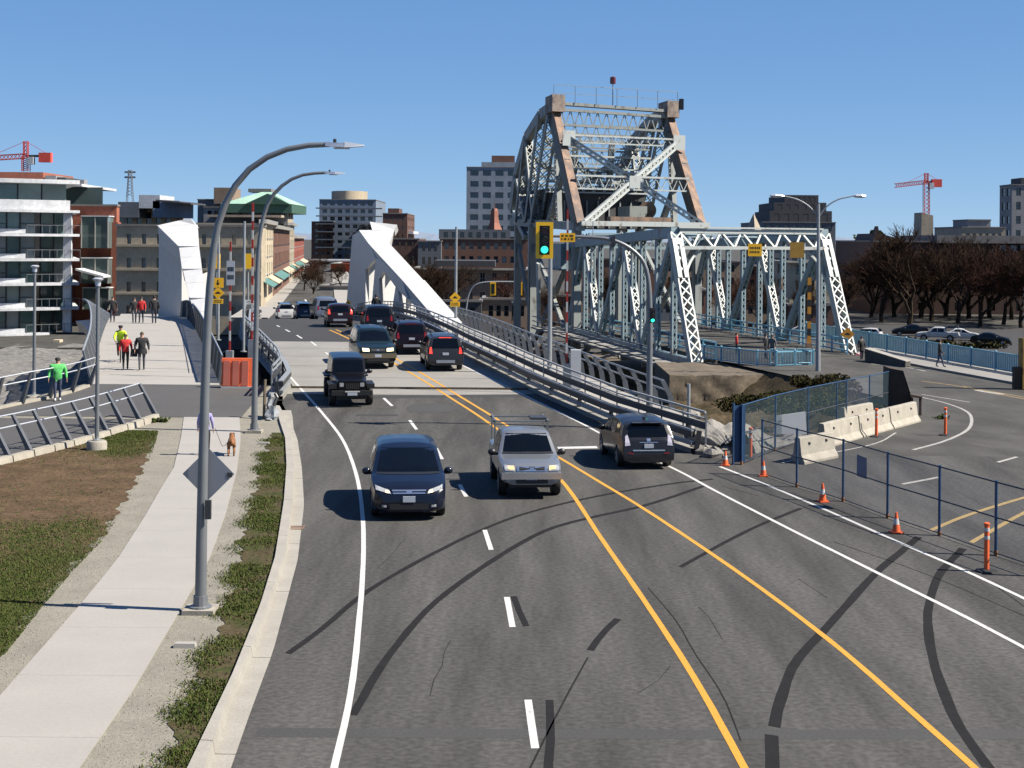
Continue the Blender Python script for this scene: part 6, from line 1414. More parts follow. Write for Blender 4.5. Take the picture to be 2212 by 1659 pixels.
person('person in a dark jacket walking along the blue railing on the right', gz(2030,793,fo_), R(80), dict(DK, trousers='cloth_denim'), 1.78, .22, (.1,-.1), 1.15)
person('person in black standing at the end of the low parapet wall', V(at(1861,779,64)), R(30), DK, 1.7, .05, bulk=1.25, coat=.15)
person('person in black left of the pair behind the blue railing', V(at(1654,776,62.5)), R(60), DK, 1.75, .1, bulk=1.1); person('person in dark grey right of the pair behind the blue railing', V(at(1668,778,62.2)), R(-40), dict(DK, jacket='cloth_grey'), 1.72, .1, bulk=1.1)
person('person in a dark red top leaning behind the blue railing near the left portal post', V(at(1591,768,64)), R(90), dict(DK, jacket='cloth_red'), 1.6, 0, bulk=1.1)
# flowers left at the foot of the right portal post
p = V(at(1846,772,66.5)); root = thing('flower_tribute', 'pink and white flowers laid at the foot of the right portal post', 'flowers', p)
random.seed(3)
for nm, m, n in (('blossoms', 'cloth_white', 18), ('petals', 'flower_pink', 18), ('leaves', 'ivy', 14)):
    mb = MB()
    for _ in range(n): mb.sphere(p+V((random.uniform(-.5,.5), random.uniform(-.25,.25), random.uniform(.03,.35))), random.uniform(.05,.09), 5, 4)
    o = mb.build(nm, m, root); o['kind'] = 'stuff'
# ================================================================== THE TOWN
WC = {}
def win_mesh(w_, h_, glass, frame, mul, sill):
    k = (round(w_,2), round(h_,2), glass, frame, mul, sill)
    if k in WC: return WC[k]
    mb = MB(); t = min(.09, w_*.08); mb.cm = 0; mb.quad((0,0,0),(w_,0,0),(w_,0,h_),(0,0,h_)); mb.cm = 1
    for x0, x1, z0, z1 in ((0,t,0,h_),(w_-t,w_,0,h_),(t,w_-t,0,t),(t,w_-t,h_-t,h_)): mb.box(x0, x1, -.05, -.002, z0, z1)
    for i in range(1, mul[0]): x = w_*i/mul[0]; mb.box(x-t*.4, x+t*.4, -.04, -.002, t, h_-t)
    for i in range(1, mul[1]): z = h_*i/mul[1]; mb.box(t, w_-t, -.035, -.003, z-t*.4, z+t*.4)
    if sill: mb.box(-.08, w_+.08, -.4, -.06, -.14, -.02)
    WC[k] = mb.mesh('window', [glass, frame]); return WC[k]
def facade(root, O_, u, W_, H_, cols, rows, wall, glass='glass', frame='frame_dark', mul=(1,2), rev=.22, sill=False, skip=None, name='wall', blinds=0):
    u = V(u).normalized(); n = V((u.y, -u.x, 0)); xs = sorted(set([0, W_]+[q for c in cols for q in c])); zs = sorted(set([0, H_]+[q for r in rows for q in r])); P = lambda x, z, d=0: O_+u*x+V((0,0,z))-n*d
    cw = {round((a+b)/2, 4): i for i, (a, b) in enumerate(cols)}; rw = {round((a+b)/2, 4): i for i, (a, b) in enumerate(rows)}; mb = MB(); off = woff(root); ur = real(u); ang = math.atan2(ur.y, ur.x); su = ur.length
    for x0, x1 in zip(xs, xs[1:]):
        for z0, z1 in zip(zs, zs[1:]):
            ci, ri = cw.get(round((x0+x1)/2, 4)), rw.get(round((z0+z1)/2, 4))
            if ci is None or ri is None or (skip and skip(ci, ri)): mb.quad(P(x0,z0), P(x1,z0), P(x1,z1), P(x0,z1)); continue
            for a, b in (((x0,z0),(x1,z0)),((x1,z0),(x1,z1)),((x1,z1),(x0,z1)),((x0,z1),(x0,z0))): mb.quad(P(*a), P(*b), P(*b, rev), P(*a, rev))
            g = glass
            if blinds and random.random() < blinds: g = 'glass_blind'
            o = inst('window', win_mesh((x1-x0)*su, z1-z0, g, frame, mul, sill), root, real(P(x0,z0,rev))-off, ang)
    return mb.build(name, wall, root)
def evn(n, W_, frac=.55, mg=.6): p = (W_-2*mg)/n; return [(mg+p*i+p*(1-frac)/2, mg+p*i+p*(1+frac)/2) for i in range(n)]
def flr(n, H_, frac=.55, z0=0, lo=.25): p = (H_-z0)/n; return [(z0+p*i+p*lo, z0+p*i+p*(lo+frac)) for i in range(n)]
def shell(root, X0, X1, Y, dp, z0, z1, wall, roof='roof_grey', left=True, right=True, par=.5, cor=None):
    mb = MB()
    if left: mb.quad((X0,Y+dp,z0),(X0,Y,z0),(X0,Y,z1),(X0,Y+dp,z1))
    if right: mb.quad((X1,Y,z0),(X1,Y+dp,z0),(X1,Y+dp,z1),(X1,Y,z1))
    mb.quad((X1,Y+dp,z0),(X0,Y+dp,z0),(X0,Y+dp,z1),(X1,Y+dp,z1)); mb.build('side_wall', wall, root)
    mb = MB(); mb.box(X0+.25, X1-.25, Y+.1, Y+dp-.1, z1-.6, z1-.25); mb.build('roof', roof, root)
    mb = MB(); c = cor or .12; mb.box(X0-c, X1+c, Y-c, Y+.3, z1-.02, z1+par*.5); mb.box(X1-.3, X1+c, Y+.3, Y+dp, z1-.02, z1+par*.5); mb.box(X0-c, X0+.3, Y+.3, Y+dp, z1-.02, z1+par*.5); mb.build('parapet', roof if cor is None else 'frame_white', root)
def bld(label, x0, x1, yt, Y, dp, wall, nc, nr, z0=-4.5, side=0, name='building', cat='building', group=None, sidewall=None, roofm='roof_grey', cf=.55, rf=.55, sc=None, cor=None, base=0, **kw):
    a, b = at(x0, yt, Y), at(x1, yt, Y); X0, X1, z1 = a.x, b.x, (a.z+b.z)/2; root = thing(name, label, cat, (X0, Y, z0), 0, group); W_, H_ = X1-X0, z1-z0
    facade(root, V((X0,Y,z0)), (1,0,0), W_, H_, evn(nc, W_, cf), flr(nr, H_, rf, base), wall, **kw)
    shell(root, X0, X1, Y, dp, z0, z1, sidewall or wall, roofm, left=side != -1, right=side != 1, cor=cor)
    if side == 1: facade(root, V((X1,Y,z0)), (0,1,0), dp, H_, evn(sc or max(2,int(dp/4)), dp, cf), flr(nr, H_, rf, base), sidewall or wall, **kw)
    if side == -1: facade(root, V((X0,Y+dp,z0)), (0,-1,0), dp, H_, evn(sc or max(2,int(dp/4)), dp, cf), flr(nr, H_, rf, base), sidewall or wall, **kw)
    root['z1'] = z1; del root['z1']
    return root, X0, X1, z1
def boxpart(root, name, m, x0, x1, y0, y1, Y, dp):
    a, b = at(x0, y0, Y), at(x1, y1, Y); mb = MB(); mb.box(a.x, b.x, Y, Y+dp, b.z, a.z); return mb.build(name, m, root)
random.seed(21)
# ---- curved glass apartment building on the left
def condo():
    Y = 110; zz = lambda y: CAM_H-(y-HORY)/FPX*Y-.45; X0, X1 = -86.0, at(186, 560, 115.2).x-.8; root = thing('apartment_building', 'curved glass apartment building with white balcony slabs at the left edge', 'building', (-68, Y, -5))
    def front(x, out=0): q = (x+70)/18.0; return Y+5.5*q*q-out
    lev = [zz(y) for y in (777, 723, 667, 612.6, 559, 504.6, 452)]; N = 22; bx = at(146, 560, 114).x
    for f in range(6):
        z0, z1 = lev[f], lev[f+1]; xr = X1 if f > 0 else X1-3
        for i in range(N):
            xa, xb = X0+(xr-1.5-X0)*i/N, X0+(xr-1.5-X0)*(i+1)/N; mb = MB(); ind = 1.6 if xa > bx-4.5 else .0
            a, b = V((xa, front(xa)+ind, z0)), V((xb, front(xb)+ind, z0)); h = V((0,0,z1-z0-.3)); mb.cm = 0; mb.quad(a, b, b+h, a+h); mb.cm = 1
            mb.beam(a+V((0,-.05,0)), a+h+V((0,-.05,0)), .12, .1, (0,1,0)); q = h*.45; mb.beam(a+q+V((0,-.04,0)), b+q+V((0,-.04,0)), .06, .08) if i % 3 else None
            mb.build('window', [random.choice(['glass_teal','glass_teal','glass_bay','glass_teal','glass_pale' if i > 12 else 'glass_teal','glass_blind' if i > 14 else 'glass']), 'frame_dark'], root)
        mb = MB(); P = [(X0+(xr+.8-X0)*i/20) for i in range(21)]; top = [V((x, front(x, 1.3), z1)) for x in P]; bot = [p+V((0,0,-.32)) for p in top]; bx_ = -.478*(Y+16); bk = [V((min(p.x, bx_), Y+16, z1)) for p in top]
        mb.strip(bot, top); mb.strip(top, bk); mb.strip([V((min(p.x, bx_), Y+16, z1-.32)) for p in top], bot); mb.quad(top[-1], bot[-1], bk[-1]+V((0,0,-.32)), bk[-1]); sl = mb.build('balcony_slab', 'panel_white', root)
        if f > 0:
            mb = MB(); P = [X0+(bx-4-X0)*i/14 for i in range(15)]; lo = [V((x, front(x, .35), z0+.02)) for x in P]; mb.strip(lo, [p+V((0,0,.55)) for p in lo]); mb.build('spandrel', 'panel_white', root)
            mb = MB()
            for i in range(8):
                x = bx-3.5+i*.75; p = V((x, front(x, 1.15), z0)); mb.beam(p, p+V((0,0,1.05)), .05, .05, (0,1,0))
            p, q = V((bx-3.5, front(bx-3.5, 1.15), z0+1.05)), V((bx+1.8, front(bx+1.8, 1.15), z0+1.05)); mb.beam(p, q, .06, .06); mb.build('balcony_rail', 'steel_grey', root)
            mb = MB(); x = X1-1.0; mb.box(x-.1, x+.9, front(x,.6), front(x,.6)+.3, z0, z1-.3); mb.build('end_pier', 'panel_white', root)
    zt = lev[-1]; mb = MB(); P = [X0+(at(158,440,114).x-X0)*i/16 for i in range(17)]; lo = [V((x, front(x,.9), zt)) for x in P]; h = V((0,0,1.2)); mb.strip(lo, [p+h for p in lo]); mb.build('roof_parapet', 'panel_white', root)
    z2 = zz(393); mb = MB(); P = [X0+(at(140,410,115).x-X0)*i/12 for i in range(13)]
    for i in range(12):
        mb = MB(); a, b = V((P[i], front(P[i])+2, zt)), V((P[i+1], front(P[i+1])+2, zt)); h = V((0,0,z2-zt)); mb.cm = 0; mb.quad(a, b, b+h, a+h); mb.cm = 1; mb.beam(a, a+h, .15, .1, (0,1,0)); mb.build('penthouse_window', [random.choice(['glass_teal','glass_pale','glass']), 'frame_dark'], root)
    mb = MB(); top = [V((x, front(x)-.2, z2+.5)) for x in P+[P[-1]+2.2]]; bot = [p+V((0,0,-.5)) for p in top]; mb.strip(bot, top); mb.strip(top, [V((min(p.x, -.485*(Y+16)), Y+16, p.z)) for p in top]); mb.strip([V((min(p.x, -.485*(Y+16)), Y+16, p.z)) for p in bot], bot); mb.build('penthouse_roof', 'panel_white', root)
    a, b = at(-30,366,Y+6), at(93,388,Y+6); mb = MB(); mb.box(a.x, b.x, Y+6, Y+14, z2+.4, a.z-.3); mb.build('brick_penthouse', 'brick_red', root)
    a, b = at(97,374,Y+6), at(140,392,Y+6); mb = MB(); mb.box(a.x, (a.x*.45+b.x*.55), Y+6, Y+10, z2+.4, a.z-.3); mb.build('plant_box', 'render_grey', root); mb = MB(); mb.box((a.x*.45+b.x*.55)+.05, b.x, Y+6.2, Y+10, z2+.4, a.z-.5); mb.build('vent_box', 'panel_dark', root)
    mb = MB(); mb.box(X0, -.485*(Y+15), Y+3, Y+15, -5, zt); mb.build('core', 'render_grey', root)
    # promenade wall
    mb = MB(); z = zz(770); mb.box(-120, X1+4, Y-9, Y-2, -7, z-.35); tag(mb.build('promenade_wall', 'deck_concrete'), 'pale concrete promenade wall below the curved glass building', 'wall')
    x = at(121, 720, Y-6).x; mb = MB(); mb.box(x-.4, x+.4, Y-6, Y-5.2, z-.4, zz(722)); mb.build('column', 'stone_cream', root)
    x0, x1 = at(183,750,Y-8).x, at(216,750,Y-8).x; mb = MB(); mb.box(x0, x1, Y-8, Y-6, -7, zz(742)); tag(mb.build('stone_pier', 'old_concrete'), 'short stone pier beside the promenade under the walkway', 'pier')
condo()
# ---- brick and glass block behind it
Y = 124; root, X0, X1, z1 = bld('red brick block with large teal glass bay and a tall corner column', 120, 252, 445, Y, .9, 'brick_red', 1, 1, side=1, cf=.05, rf=.05)
for (x0, x1, y0, y1) in ((180,238,468,536), (180,238,558,612), (183,240,622,668)):
    a, b = at(x0,y0,Y-1), at(x1,y1,Y-1); mb = MB(); mb.box(a.x, b.x, Y-1.6, Y-.01, b.z, a.z); bay = mb.build('glass_bay', 'glass_bay', root)
    for t in (.0, .5, .97):
        mb = MB(); x = a.x+(b.x-a.x)*t; mb.box(x, x+.12, Y-1.68, Y-1.61, b.z, a.z); mb.build('mullion', 'frame_white', bay)
    mb = MB(); mb.box(a.x, b.x+.1, Y-1.7, Y-.02, a.z, a.z+.15); mb.build('bay_cap', 'panel_white', bay)
a, b = at(178,583,Y-2), at(237,599,Y-2); mb = MB(); mb.hexa([V((a.x,Y-4,a.z)), V((b.x,Y-4,b.z)), V((b.x,Y-1.7,b.z)), V((a.x,Y-1.7,a.z)), V((a.x,Y-4,a.z+.25)), V((b.x,Y-4,b.z+.25)), V((b.x,Y-1.7,b.z+.25)), V((a.x,Y-1.7,a.z+.25))]); mb.build('canopy', 'panel_white', root)
a = at(130,404,Y+3); b = at(222,436,Y+3); mb = MB(); mb.hexa([V((a.x,Y+3,z1-.3)), V((b.x,Y+3,z1-.3)), V((b.x-4,Y+12,z1-.3)), V((a.x,Y+12,z1-.3)), V((a.x,Y+3,a.z)), V((b.x,Y+3,a.z)), V((b.x-4,Y+12,a.z)), V((a.x,Y+12,a.z))]); ph = mb.build('penthouse', 'glass_bay', root)
mb = MB(); mb.hexa([V((a.x-1,Y+1,a.z)), V((b.x-2,Y+1,a.z)), V((b.x-2,Y+12,a.z-.1)), V((a.x-1,Y+12,a.z)), V((a.x-1,Y+1,a.z+.35)), V((b.x-2,Y+1,a.z+.35)), V((b.x-2,Y+12,a.z+.25)), V((a.x-1,Y+12,a.z+.35))]); mb.build('penthouse_roof', 'panel_white', root)
a = at(174,388,Y+4); mb = MB(); mb.box(a.x-.4, a.x+.5, Y+4, Y+5, a.z-1.6, a.z); mb.build('chimney', 'render_grey', root)
mb = MB(); a, b = at(241,480,Y-.4), at(259,655,Y-.4); mb.box(a.x, b.x-.3, Y-.5, Y+.5, b.z-6, a.z); mb.build('corner_column', 'brick_red', root)
# ---- beige hotel with the street row
Y = 112; root, X0, X1, z1 = bld('long beige rendered building behind the left white truss', 252, 565, 489, Y, 2, 'stone_beige', 9, 4, z0=-4.5, cf=.28, rf=.42, glass='glass', frame='frame_white', sill=True, mul=(2,2), base=1.5)
for k in range(3):
    mb = MB(); z = -4.5+1.5+(z1+4.5-1.5)/4*(k+1)+.4; mb.box(X0, X1, Y-.22, Y-.01, z, z+.28); mb.build('string_course', 'render_tan', root)
p0 = V((X1, 112, -1.2)); ud = V((-.184, .983, 0)); 
def rowb(label, s0, s1, ht, wall, nc, nr, glass='glass', frame='frame_white', cf=.45, rf=.6, base=0, extra=None, mul=(1,2)):
    O_ = p0+ud*s0; root = thing('shop_building', label, 'building', O_); W_ = s1-s0; facade(root, O_, ud, W_, ht, evn(nc, W_, cf, .3), flr(nr, ht, rf, base), wall, glass, frame, mul, sill=True)
    n = V((ud.y, -ud.x, 0)); O2 = O_+V((-9.5,.35,0))
    mb = MB(); E = O_+ud*W_; E2 = O2+ud*W_; h = V((0,0,ht)); mb.quad(O2, O_, O_+h, O2+h); mb.quad(E, E2, E2+h, E+h); mb.quad(O_+h, E+h, E2+h, O2+h); mb.build('side_wall', wall, root)
    mb = MB(); a, b = O_+h-n*.3, E+h-n*.3; mb.hexa([a, b, b+n*.9, a+n*.9, a+V((0,0,.5)), b+V((0,0,.5)), b+n*1.0+V((0,0,.5)), a+n*1.0+V((0,0,.5))]); mb.build('cornice', 'frame_white' if extra != 'dark' else 'panel_dark', root)
    for t0, t1 in ((.05,.45),(.55,.95)):
        mb = MB(); a, b = O_+ud*W_*t0+V((0,0,3.2)), O_+ud*W_*t1+V((0,0,3.2)); mb.hexa([a, b, b+n*1.4+V((0,0,-.8)), a+n*1.4+V((0,0,-.8)), a+V((0,0,.1)), b+V((0,0,.1)), b+n*1.4+V((0,0,-.7)), a+n*1.4+V((0,0,-.7))]); mb.build('awning', random.choice(['awning_teal','stone_cream','awning_teal']), root)
    return root, O_, n
rowb('sunlit cream corner shop building with pale awnings on the street', 0, 20, 10.3, 'stone_cream', 5, 3, base=3.2)
rowb('dark timbered building with a white cornice along the street', 20, 64, 9.9, 'brick_brown', 14, 2, 'glass', 'panel_dark', cf=.5, base=3.6)
rowb('narrow grey building at the far end of the street row', 64, 82, 11.0, 'render_tan', 4, 3, base=3.6)
rowb('brick red shop building farthest down the left side of the street', 82, 135, 8.5, 'shop_red', 9, 2, base=3.6)
# ---- roofs behind
root, X0, X1, z1 = bld('pale modern building with a flat penthouse behind the brick block', 242, 380, 449, 190, 5, 'render_tan', 6, 4, side=1, cf=.5)
for x0, x1, y0, y1, m in ((255,300,436,470,'panel_slate'),(300,345,421,450,'panel_white'),(330,388,434,470,'panel_blue')): boxpart(root, 'penthouse', m, x0, x1, y0, y1, 186, 8)
mb = MB(); a, b = at(345,432,184), at(398,440,184); mb.hexa([V((a.x,182,a.z-.3)), V((b.x+2,182,b.z-.2)), V((b.x+1,194,b.z)), V((a.x,194,a.z)), V((a.x,182,a.z)), V((b.x+2,182,b.z+.1)), V((b.x+1,194,b.z+.3)), V((a.x,194,a.z+.3))]); mb.build('oversailing_roof', 'panel_dark', root)
p = at(281,424,200); q = at(281,367,200); root = thing('lattice_mast', 'thin lattice antenna mast above the pale modern building', 'antenna', p); mb = MB(); w_ = .7
for dx, dy in ((-w_,-w_),(w_,-w_),(w_,w_),(-w_,w_)): mb.beam(p+V((dx,dy,-2)), q+V((dx*.4,dy*.4,0)), .12, .12)
for k in range(8):
    a, b = p.lerp(q, k/8), p.lerp(q, (k+1)/8); s_, t_ = w_*(1-.6*k/8), w_*(1-.6*(k+1)/8); mb.beam(a+V((-s_,-s_,0)), b+V((t_,-t_,0)), .08, .08); mb.beam(a+V((s_,-s_,0)), b+V((-t_,-t_,0)), .08, .08)
mb.build('mast', 'steel_grey', root)
for dz in (-.5, -1.6):
    mb = MB(); mb.beam(q+V((-1.2,0,dz)), q+V((1.2,0,dz)), .15, .4); mb.build('antenna_arm', 'steel_grey', root)
root, X0, X1, z1 = bld('dark slab block with a tan lift tower behind the left lamp', 427, 505, 432, 240, 16, 'panel_slate', 4, 6, cf=.4, rf=.4, blinds=.5)
boxpart(root, 'lift_tower', 'stone_brown', 462, 500, 405, 440, 238, 8)
root, X0, X1, z1 = bld('large building with a pale green hipped copper roof', 440, 622, 449, 205, 5, 'render_grey', 12, 6, side=1, cf=.6, rf=.5, blinds=.25, sidewall='render_tan', base=2)
a, b = at(500,446,205), at(622,444,205); mb = MB(); zt = at(560,413,205).z; e = 1.2; c0, c1 = a.x+5.5, b.x-5.0
mb.cm = 0; A = [V((a.x-2,204,a.z+.6)), V((b.x+e,204,a.z+.6)), V((b.x+e,218,a.z+.6)), V((a.x-2,218,a.z+.6))]; T = [V((c0,209,zt)), V((c1,209,zt)), V((c1,214,zt)), V((c0,214,zt))]
for i in range(4): mb.quad(A[i], A[(i+1)%4], T[(i+1)%4], T[i])
mb.poly(T); rf_ = mb.build('copper_roof', 'copper_green', root)
mb = MB(); mb.box(a.x-2, b.x+e, 203.5, 218, a.z-1.4, a.z+.55); mb.build('eaves', 'green_dark', root)
g = at(577,420,203); mb = MB(); mb.prism([V((g.x-5,203.2,a.z+.5)), V((g.x+5,203.2,a.z+.5)), V((g.x,203.2,g.z+.2))], (0,9,0)); mb.build('dormer', 'green_dark', rf_)
mb = MB(); p, q = at(548,411,214), at(597,411,214); mb.box(p.x, q.x, 209.5, 213.5, zt, zt+.8); mb.build('roof_platform', 'roof_grey', rf_)
for k in range(3):
    p, q = at(452+k*40,462+k*22,202), at(610+k*14,467+k*22,202); mb = MB(); mb.box(p.x, q.x, 201, 204.9, q.z-.3, q.z+.2); mb.build('balcony', 'frame_white' if k else 'render_tan', root)
# ---- blue-grey tower in the middle and its neighbours
root, X0, X1, z1 = bld('blue grey apartment tower with a round concrete drum on its roof', 690, 812, 432, 330, 25, 'panel_blue', 7, 9, cf=.62, rf=.5, z0=-3, blinds=.2, frame='render_grey')
p = at(751,432,338); mb = MB(); mb.lathe((p.x,342,z1-.5), [(6.6,0),(6.6,at(751,409,335).z-z1)], 26); mb.build('roof_drum', 'stone_beige', root, smooth=True)
for (x0,x1,y0) in ((673,720,478),(775,826,487)): 
    a, b = at(x0,y0,326), at(x1,y0,326); O_ = V((a.x,326,-3)); facade(root, O_, (1,0,0), b.x-a.x, a.z+3, evn(3, b.x-a.x, .6), flr(8, a.z+3, .5), 'brick_brown' if x0 < 700 else 'render_tan', name='wing'); mb = MB(); mb.box(a.x, b.x, 326.01, 332, a.z-.2, a.z); mb.build('wing_roof', 'roof_grey', root)
for k in range(6):
    p, q = at(682,449+k*17,324), at(825,449+k*17,324); mb = MB(); mb.box(p.x, q.x, 324.2, 325.9, p.z-.25, p.z+.15); mb.build('balcony_slab', 'panel_slate', root)
root, X0, X1, z1 = bld('brown brick apartment block with white balconies', 827, 880, 462, 270, 20, 'brick_dark', 4, 7, side=1, cf=.35, rf=.4, z0=-3, blinds=.4)
boxpart(root, 'lift_house', 'brick_dark', 838, 862, 450, 466, 272, 8)
for k in range(6):
    z = 17-k*3.0; mb = MB(); mb.box(X1+.02, X1+1.6, 272, 287, z-8.4+.3, z-8.4+1.1); mb.build('balcony', 'panel_white', root)
root, X0, X1, z1 = bld('low orange red building with a vertical banner sign at the end of the street', 715, 775, 571, 235, 14, 'barrier_orange', 3, 2, cf=.3, rf=.35, z0=-3, cor=.4)
a, b = at(757,575,233), at(765,612,233); mb = MB(); mb.box(a.x, b.x, 233, 233.3, b.z, a.z); mb.build('banner_sign', 'sign_white', root); mb = MB(); mb.box(a.x+.15, b.x-.15, 232.9, 232.99, b.z+.5, b.z+1.6); mb.build('banner_motif', 'shop_blue', root)
boxpart(root, 'fascia', 'panel_white', 668, 778, 560, 565, 232, 3)
bld('grey shopfront with a white sign right of the street', 690, 775, 620, 150, 14, 'render_grey', 4, 1, z0=-3.5, cf=.7, rf=.5)
bld('dark red brick building behind the right white truss', 850, 905, 517, 200, 16, 'brick_dark', 3, 4, side=1, sidewall='shop_red', cf=.35)
# ---- long brick range in the middle
root, X0, X1, z1 = bld('brick office range with a slate grey top storey', 950, 1140, 517, 195, 16, 'brick_brown', 10, 4, cf=.55, rf=.5, z0=-4, blinds=.15, frame='frame_white')
a, b = at(948,495,196), at(1102,517,196); facade(root, V((a.x,196,z1)), (1,0,0), b.x-a.x, a.z-z1, evn(8, b.x-a.x, .5), [(.35,1.5)], 'panel_slate', 'glass', 'frame_dark', name='attic_storey'); mb = MB(); mb.box(a.x, b.x, 196.01, 206, a.z-.3, a.z); mb.build('attic_roof', 'panel_dark', root)
bld('slate grey annexe left of the brick office range', 903, 953, 522, 193, 12, 'panel_slate', 3, 4, cf=.5, z0=-4)
root, X0, X1, z1 = bld('brown sandstone warehouse with tall shopfront windows', 890, 1142, 583, 165, 12, 'stone_brown', 9, 2, cf=.42, rf=.6, z0=-6, base=1, frame='frame_white', mul=(2,2), cor=.4)
p, q = at(940,562,166), at(1070,576,166); mb = MB(); mb.box(p.x, q.x, 164, 172, q.z, p.z); mb.build('roof_canopy', 'panel_dark', root)
# copper turret
p = at(1068,492,200); root = thing('turret', 'copper red turret roof rising above the brick office range', 'turret', p)
mb = MB(); mb.lathe(p, [(1.75,-.6),(1.45,.1),(1.05,1.0),(.85,2.2),(.8,3.6),(.55,4.2)], 4); mb.build('roof', 'copper_red', root); mb = MB(); mb.lathe(p, [(1.6,-3.5),(1.6,-.6)], 4); mb.build('base', 'brick_brown', root)
mb = MB(); mb.tube([p+V((0,0,4.3)), p+V((0,0,5.6))], .08, 5); mb.build('finial', 'copper_red', root)
# grey tower
root, X0, X1, z1 = bld('tall pale grey office tower with rows of dark windows', 1008, 1150, 362, 345, 26, 'tower_grey', 5, 9, z0=-3, cf=.66, rf=.52, frame='tower_grey')
boxpart(root, 'upper_storey', 'tower_grey', 1040, 1150, 350, 363, 348, 20); boxpart(root, 'plant_room', 'brick_brown', 1062, 1112, 336, 352, 350, 15)
# ---- buildings seen through the old bridge
bld('red brick warehouse seen between the old bridge columns', 1230, 1420, 560, 160, 14, 'brick_brown', 7, 3, z0=-6, cf=.4, frame='frame_white')
bld('grey stone commercial building seen through the old portal', 1430, 1600, 566, 170, 14, 'stone_brown', 7, 4, z0=-6, cf=.4)
bld('brown corner building behind the portal left side', 1590, 1700, 575, 175, 12, 'brick_brown', 5, 4, z0=-6, cf=.4, cor=.4)
root, X0, X1, z1 = bld('cream curved corner building with tall windows seen through the portal', 1706, 1790, 568, 150, 16, 'stone_cream', 4, 4, z0=-6, cf=.35, rf=.6, side=-1, frame='frame_dark', cor=.5)
bld('pale blue shopfront seen under the old bridge portal', 1520, 1600, 690, 130, 6, 'shop_blue', 3, 1, z0=-6, cf=.5, rf=.6, frame='frame_white')
for x0, x1, yt, Y, wall, lb in ((925,1040,652,116,'panel_dark','low dark glazed waterfront store left of the globe lamps'),(1042,1146,648,118,'stone_brown','low brown waterfront store behind the globe lamps'),(1148,1245,640,128,'brick_dark','low dark brick quayside store left of the old truss'),(1250,1370,632,132,'stone_brown','low brown quayside shop behind the old truss diagonals'),(1372,1480,645,128,'panel_slate','low slate quayside shop with dark windows behind the old truss'),(1482,1530,628,135,'brick_brown','narrow brick quayside shop behind the left portal post'),(1604,1700,648,128,'stone_brown','low stone quayside shop framed by the portal'),(1702,1800,660,126,'brick_dark','low dark quayside shop right inside the portal')):
    bld(lb, x0, x1, yt, Y, 5, wall, 5, 2, z0=-6.5, cf=.62, rf=.5, base=.5, frame='frame_white', glass='glass_shop', blinds=.2)
# ---- stepped dark block and spire
Y = 265; root, X0, X1, z1 = bld('stepped dark grey apartment block above the old bridge portal', 1647, 1805, 481, Y, 25, 'panel_slate', 8, 5, z0=-3, cf=.55, rf=.55, blinds=.1)
for x0, x1, y0, y1 in ((1663,1797,455,482),(1672,1785,437,456),(1695,1768,421,438)):
    a, b = at(x0,y0,Y+1.5), at(x1,y1,Y+1.5); facade(root, V((a.x,Y+1.5,b.z)), (1,0,0), b.x-a.x, a.z-b.z, evn(6, b.x-a.x, .55), [(.3,max(.6,(a.z-b.z)*.75))], 'panel_dark', name='upper_storey'); mb = MB(); mb.box(a.x, b.x, Y+1.52, Y+18, b.z-.2, a.z); mb.build('storey_mass', 'panel_dark', root)
p = at(1628,500,235); root = thing('spire', 'slim grey pyramid spire left of the stepped dark block', 'spire', p); q = at(1628,462,235)
mb = MB(); mb.lathe(p, [(2.3,-.3),(2.2,0),(.08,q.z-p.z)], 4); mb.build('roof', 'render_tan', root); mb = MB(); mb.lathe(p, [(2.0,-6),(2.0,-.3)], 4); mb.build('drum', 'brick_brown', root)
bld('distant blue grey tower beside the snowy hill', 1812, 1845, 545, 430, 20, 'panel_blue', 4, 9, z0=-3, cf=.5); bld('slim scaffolded tower beside the distant blue one', 1840, 1855, 547, 440, 15, 'tower_grey', 2, 9, z0=-3, cf=.5)
bld('low dark row of buildings at the end of the waterfront street', 1795, 1890, 640, 200, 14, 'brick_dark', 7, 2, z0=-5, cf=.4)
# ---- dark brick range on the right
Y = 152; root, X0, X1, z1 = bld('long dark brown brick building along the right waterfront', 1888, 2300, 524, Y, 18, 'wall_darkbrown', 15, 4, z0=-6, cf=.3, rf=.42, base=1.5, frame='panel_dark', rev=.3)
a, b = at(2015,508,Y+1), at(2300,524,Y+1); mb = MB(); mb.box(a.x, b.x, Y-.6, Y+14, z1-.1, at(2150,509,Y).z); mb.build('flat_roof_edge', 'roof_grey', root)
p = at(1890,505,Y); mb = MB(); mb.prism([V((X0-.2,Y-.1,z1)), V((X0+1.2,Y-.1,z1)), V((X0+.6,Y-.1,z1+2.6))], (0,1.4,0)); mb.prism([V((X0+.4,Y,z1)), V((X0+6,Y,z1)), V((X0+1,Y,z1+1.4))], (0,10,0)); mb.build('gable_end', 'wall_darkbrown', root)
for x0, x1 in ((2160,2172),(2182,2196),(2205,2222)): boxpart(root, 'lit_window', 'glass_blind', x0, x1, 530, 543, Y-.3, .25)
root, X0, X1, z1 = bld('grey apartment tower at the right edge above the brick range', 2186, 2270, 400, 240, 6, 'render_grey', 4, 7, z0=-3, cf=.55, rf=.55, side=-1, sc=2)
boxpart(root, 'lift_house', 'panel_dark', 2206, 2240, 384, 402, 242, 5)
bld('low tan building with a flat roof beside the right tower', 2078, 2172, 492, 215, 14, 'render_tan', 6, 2, z0=-3, cf=.5); bld('small grey rooftop block beside the right tower', 2092, 2140, 476, 228, 8, 'render_grey', 3, 2, z0=-3, cf=.5)
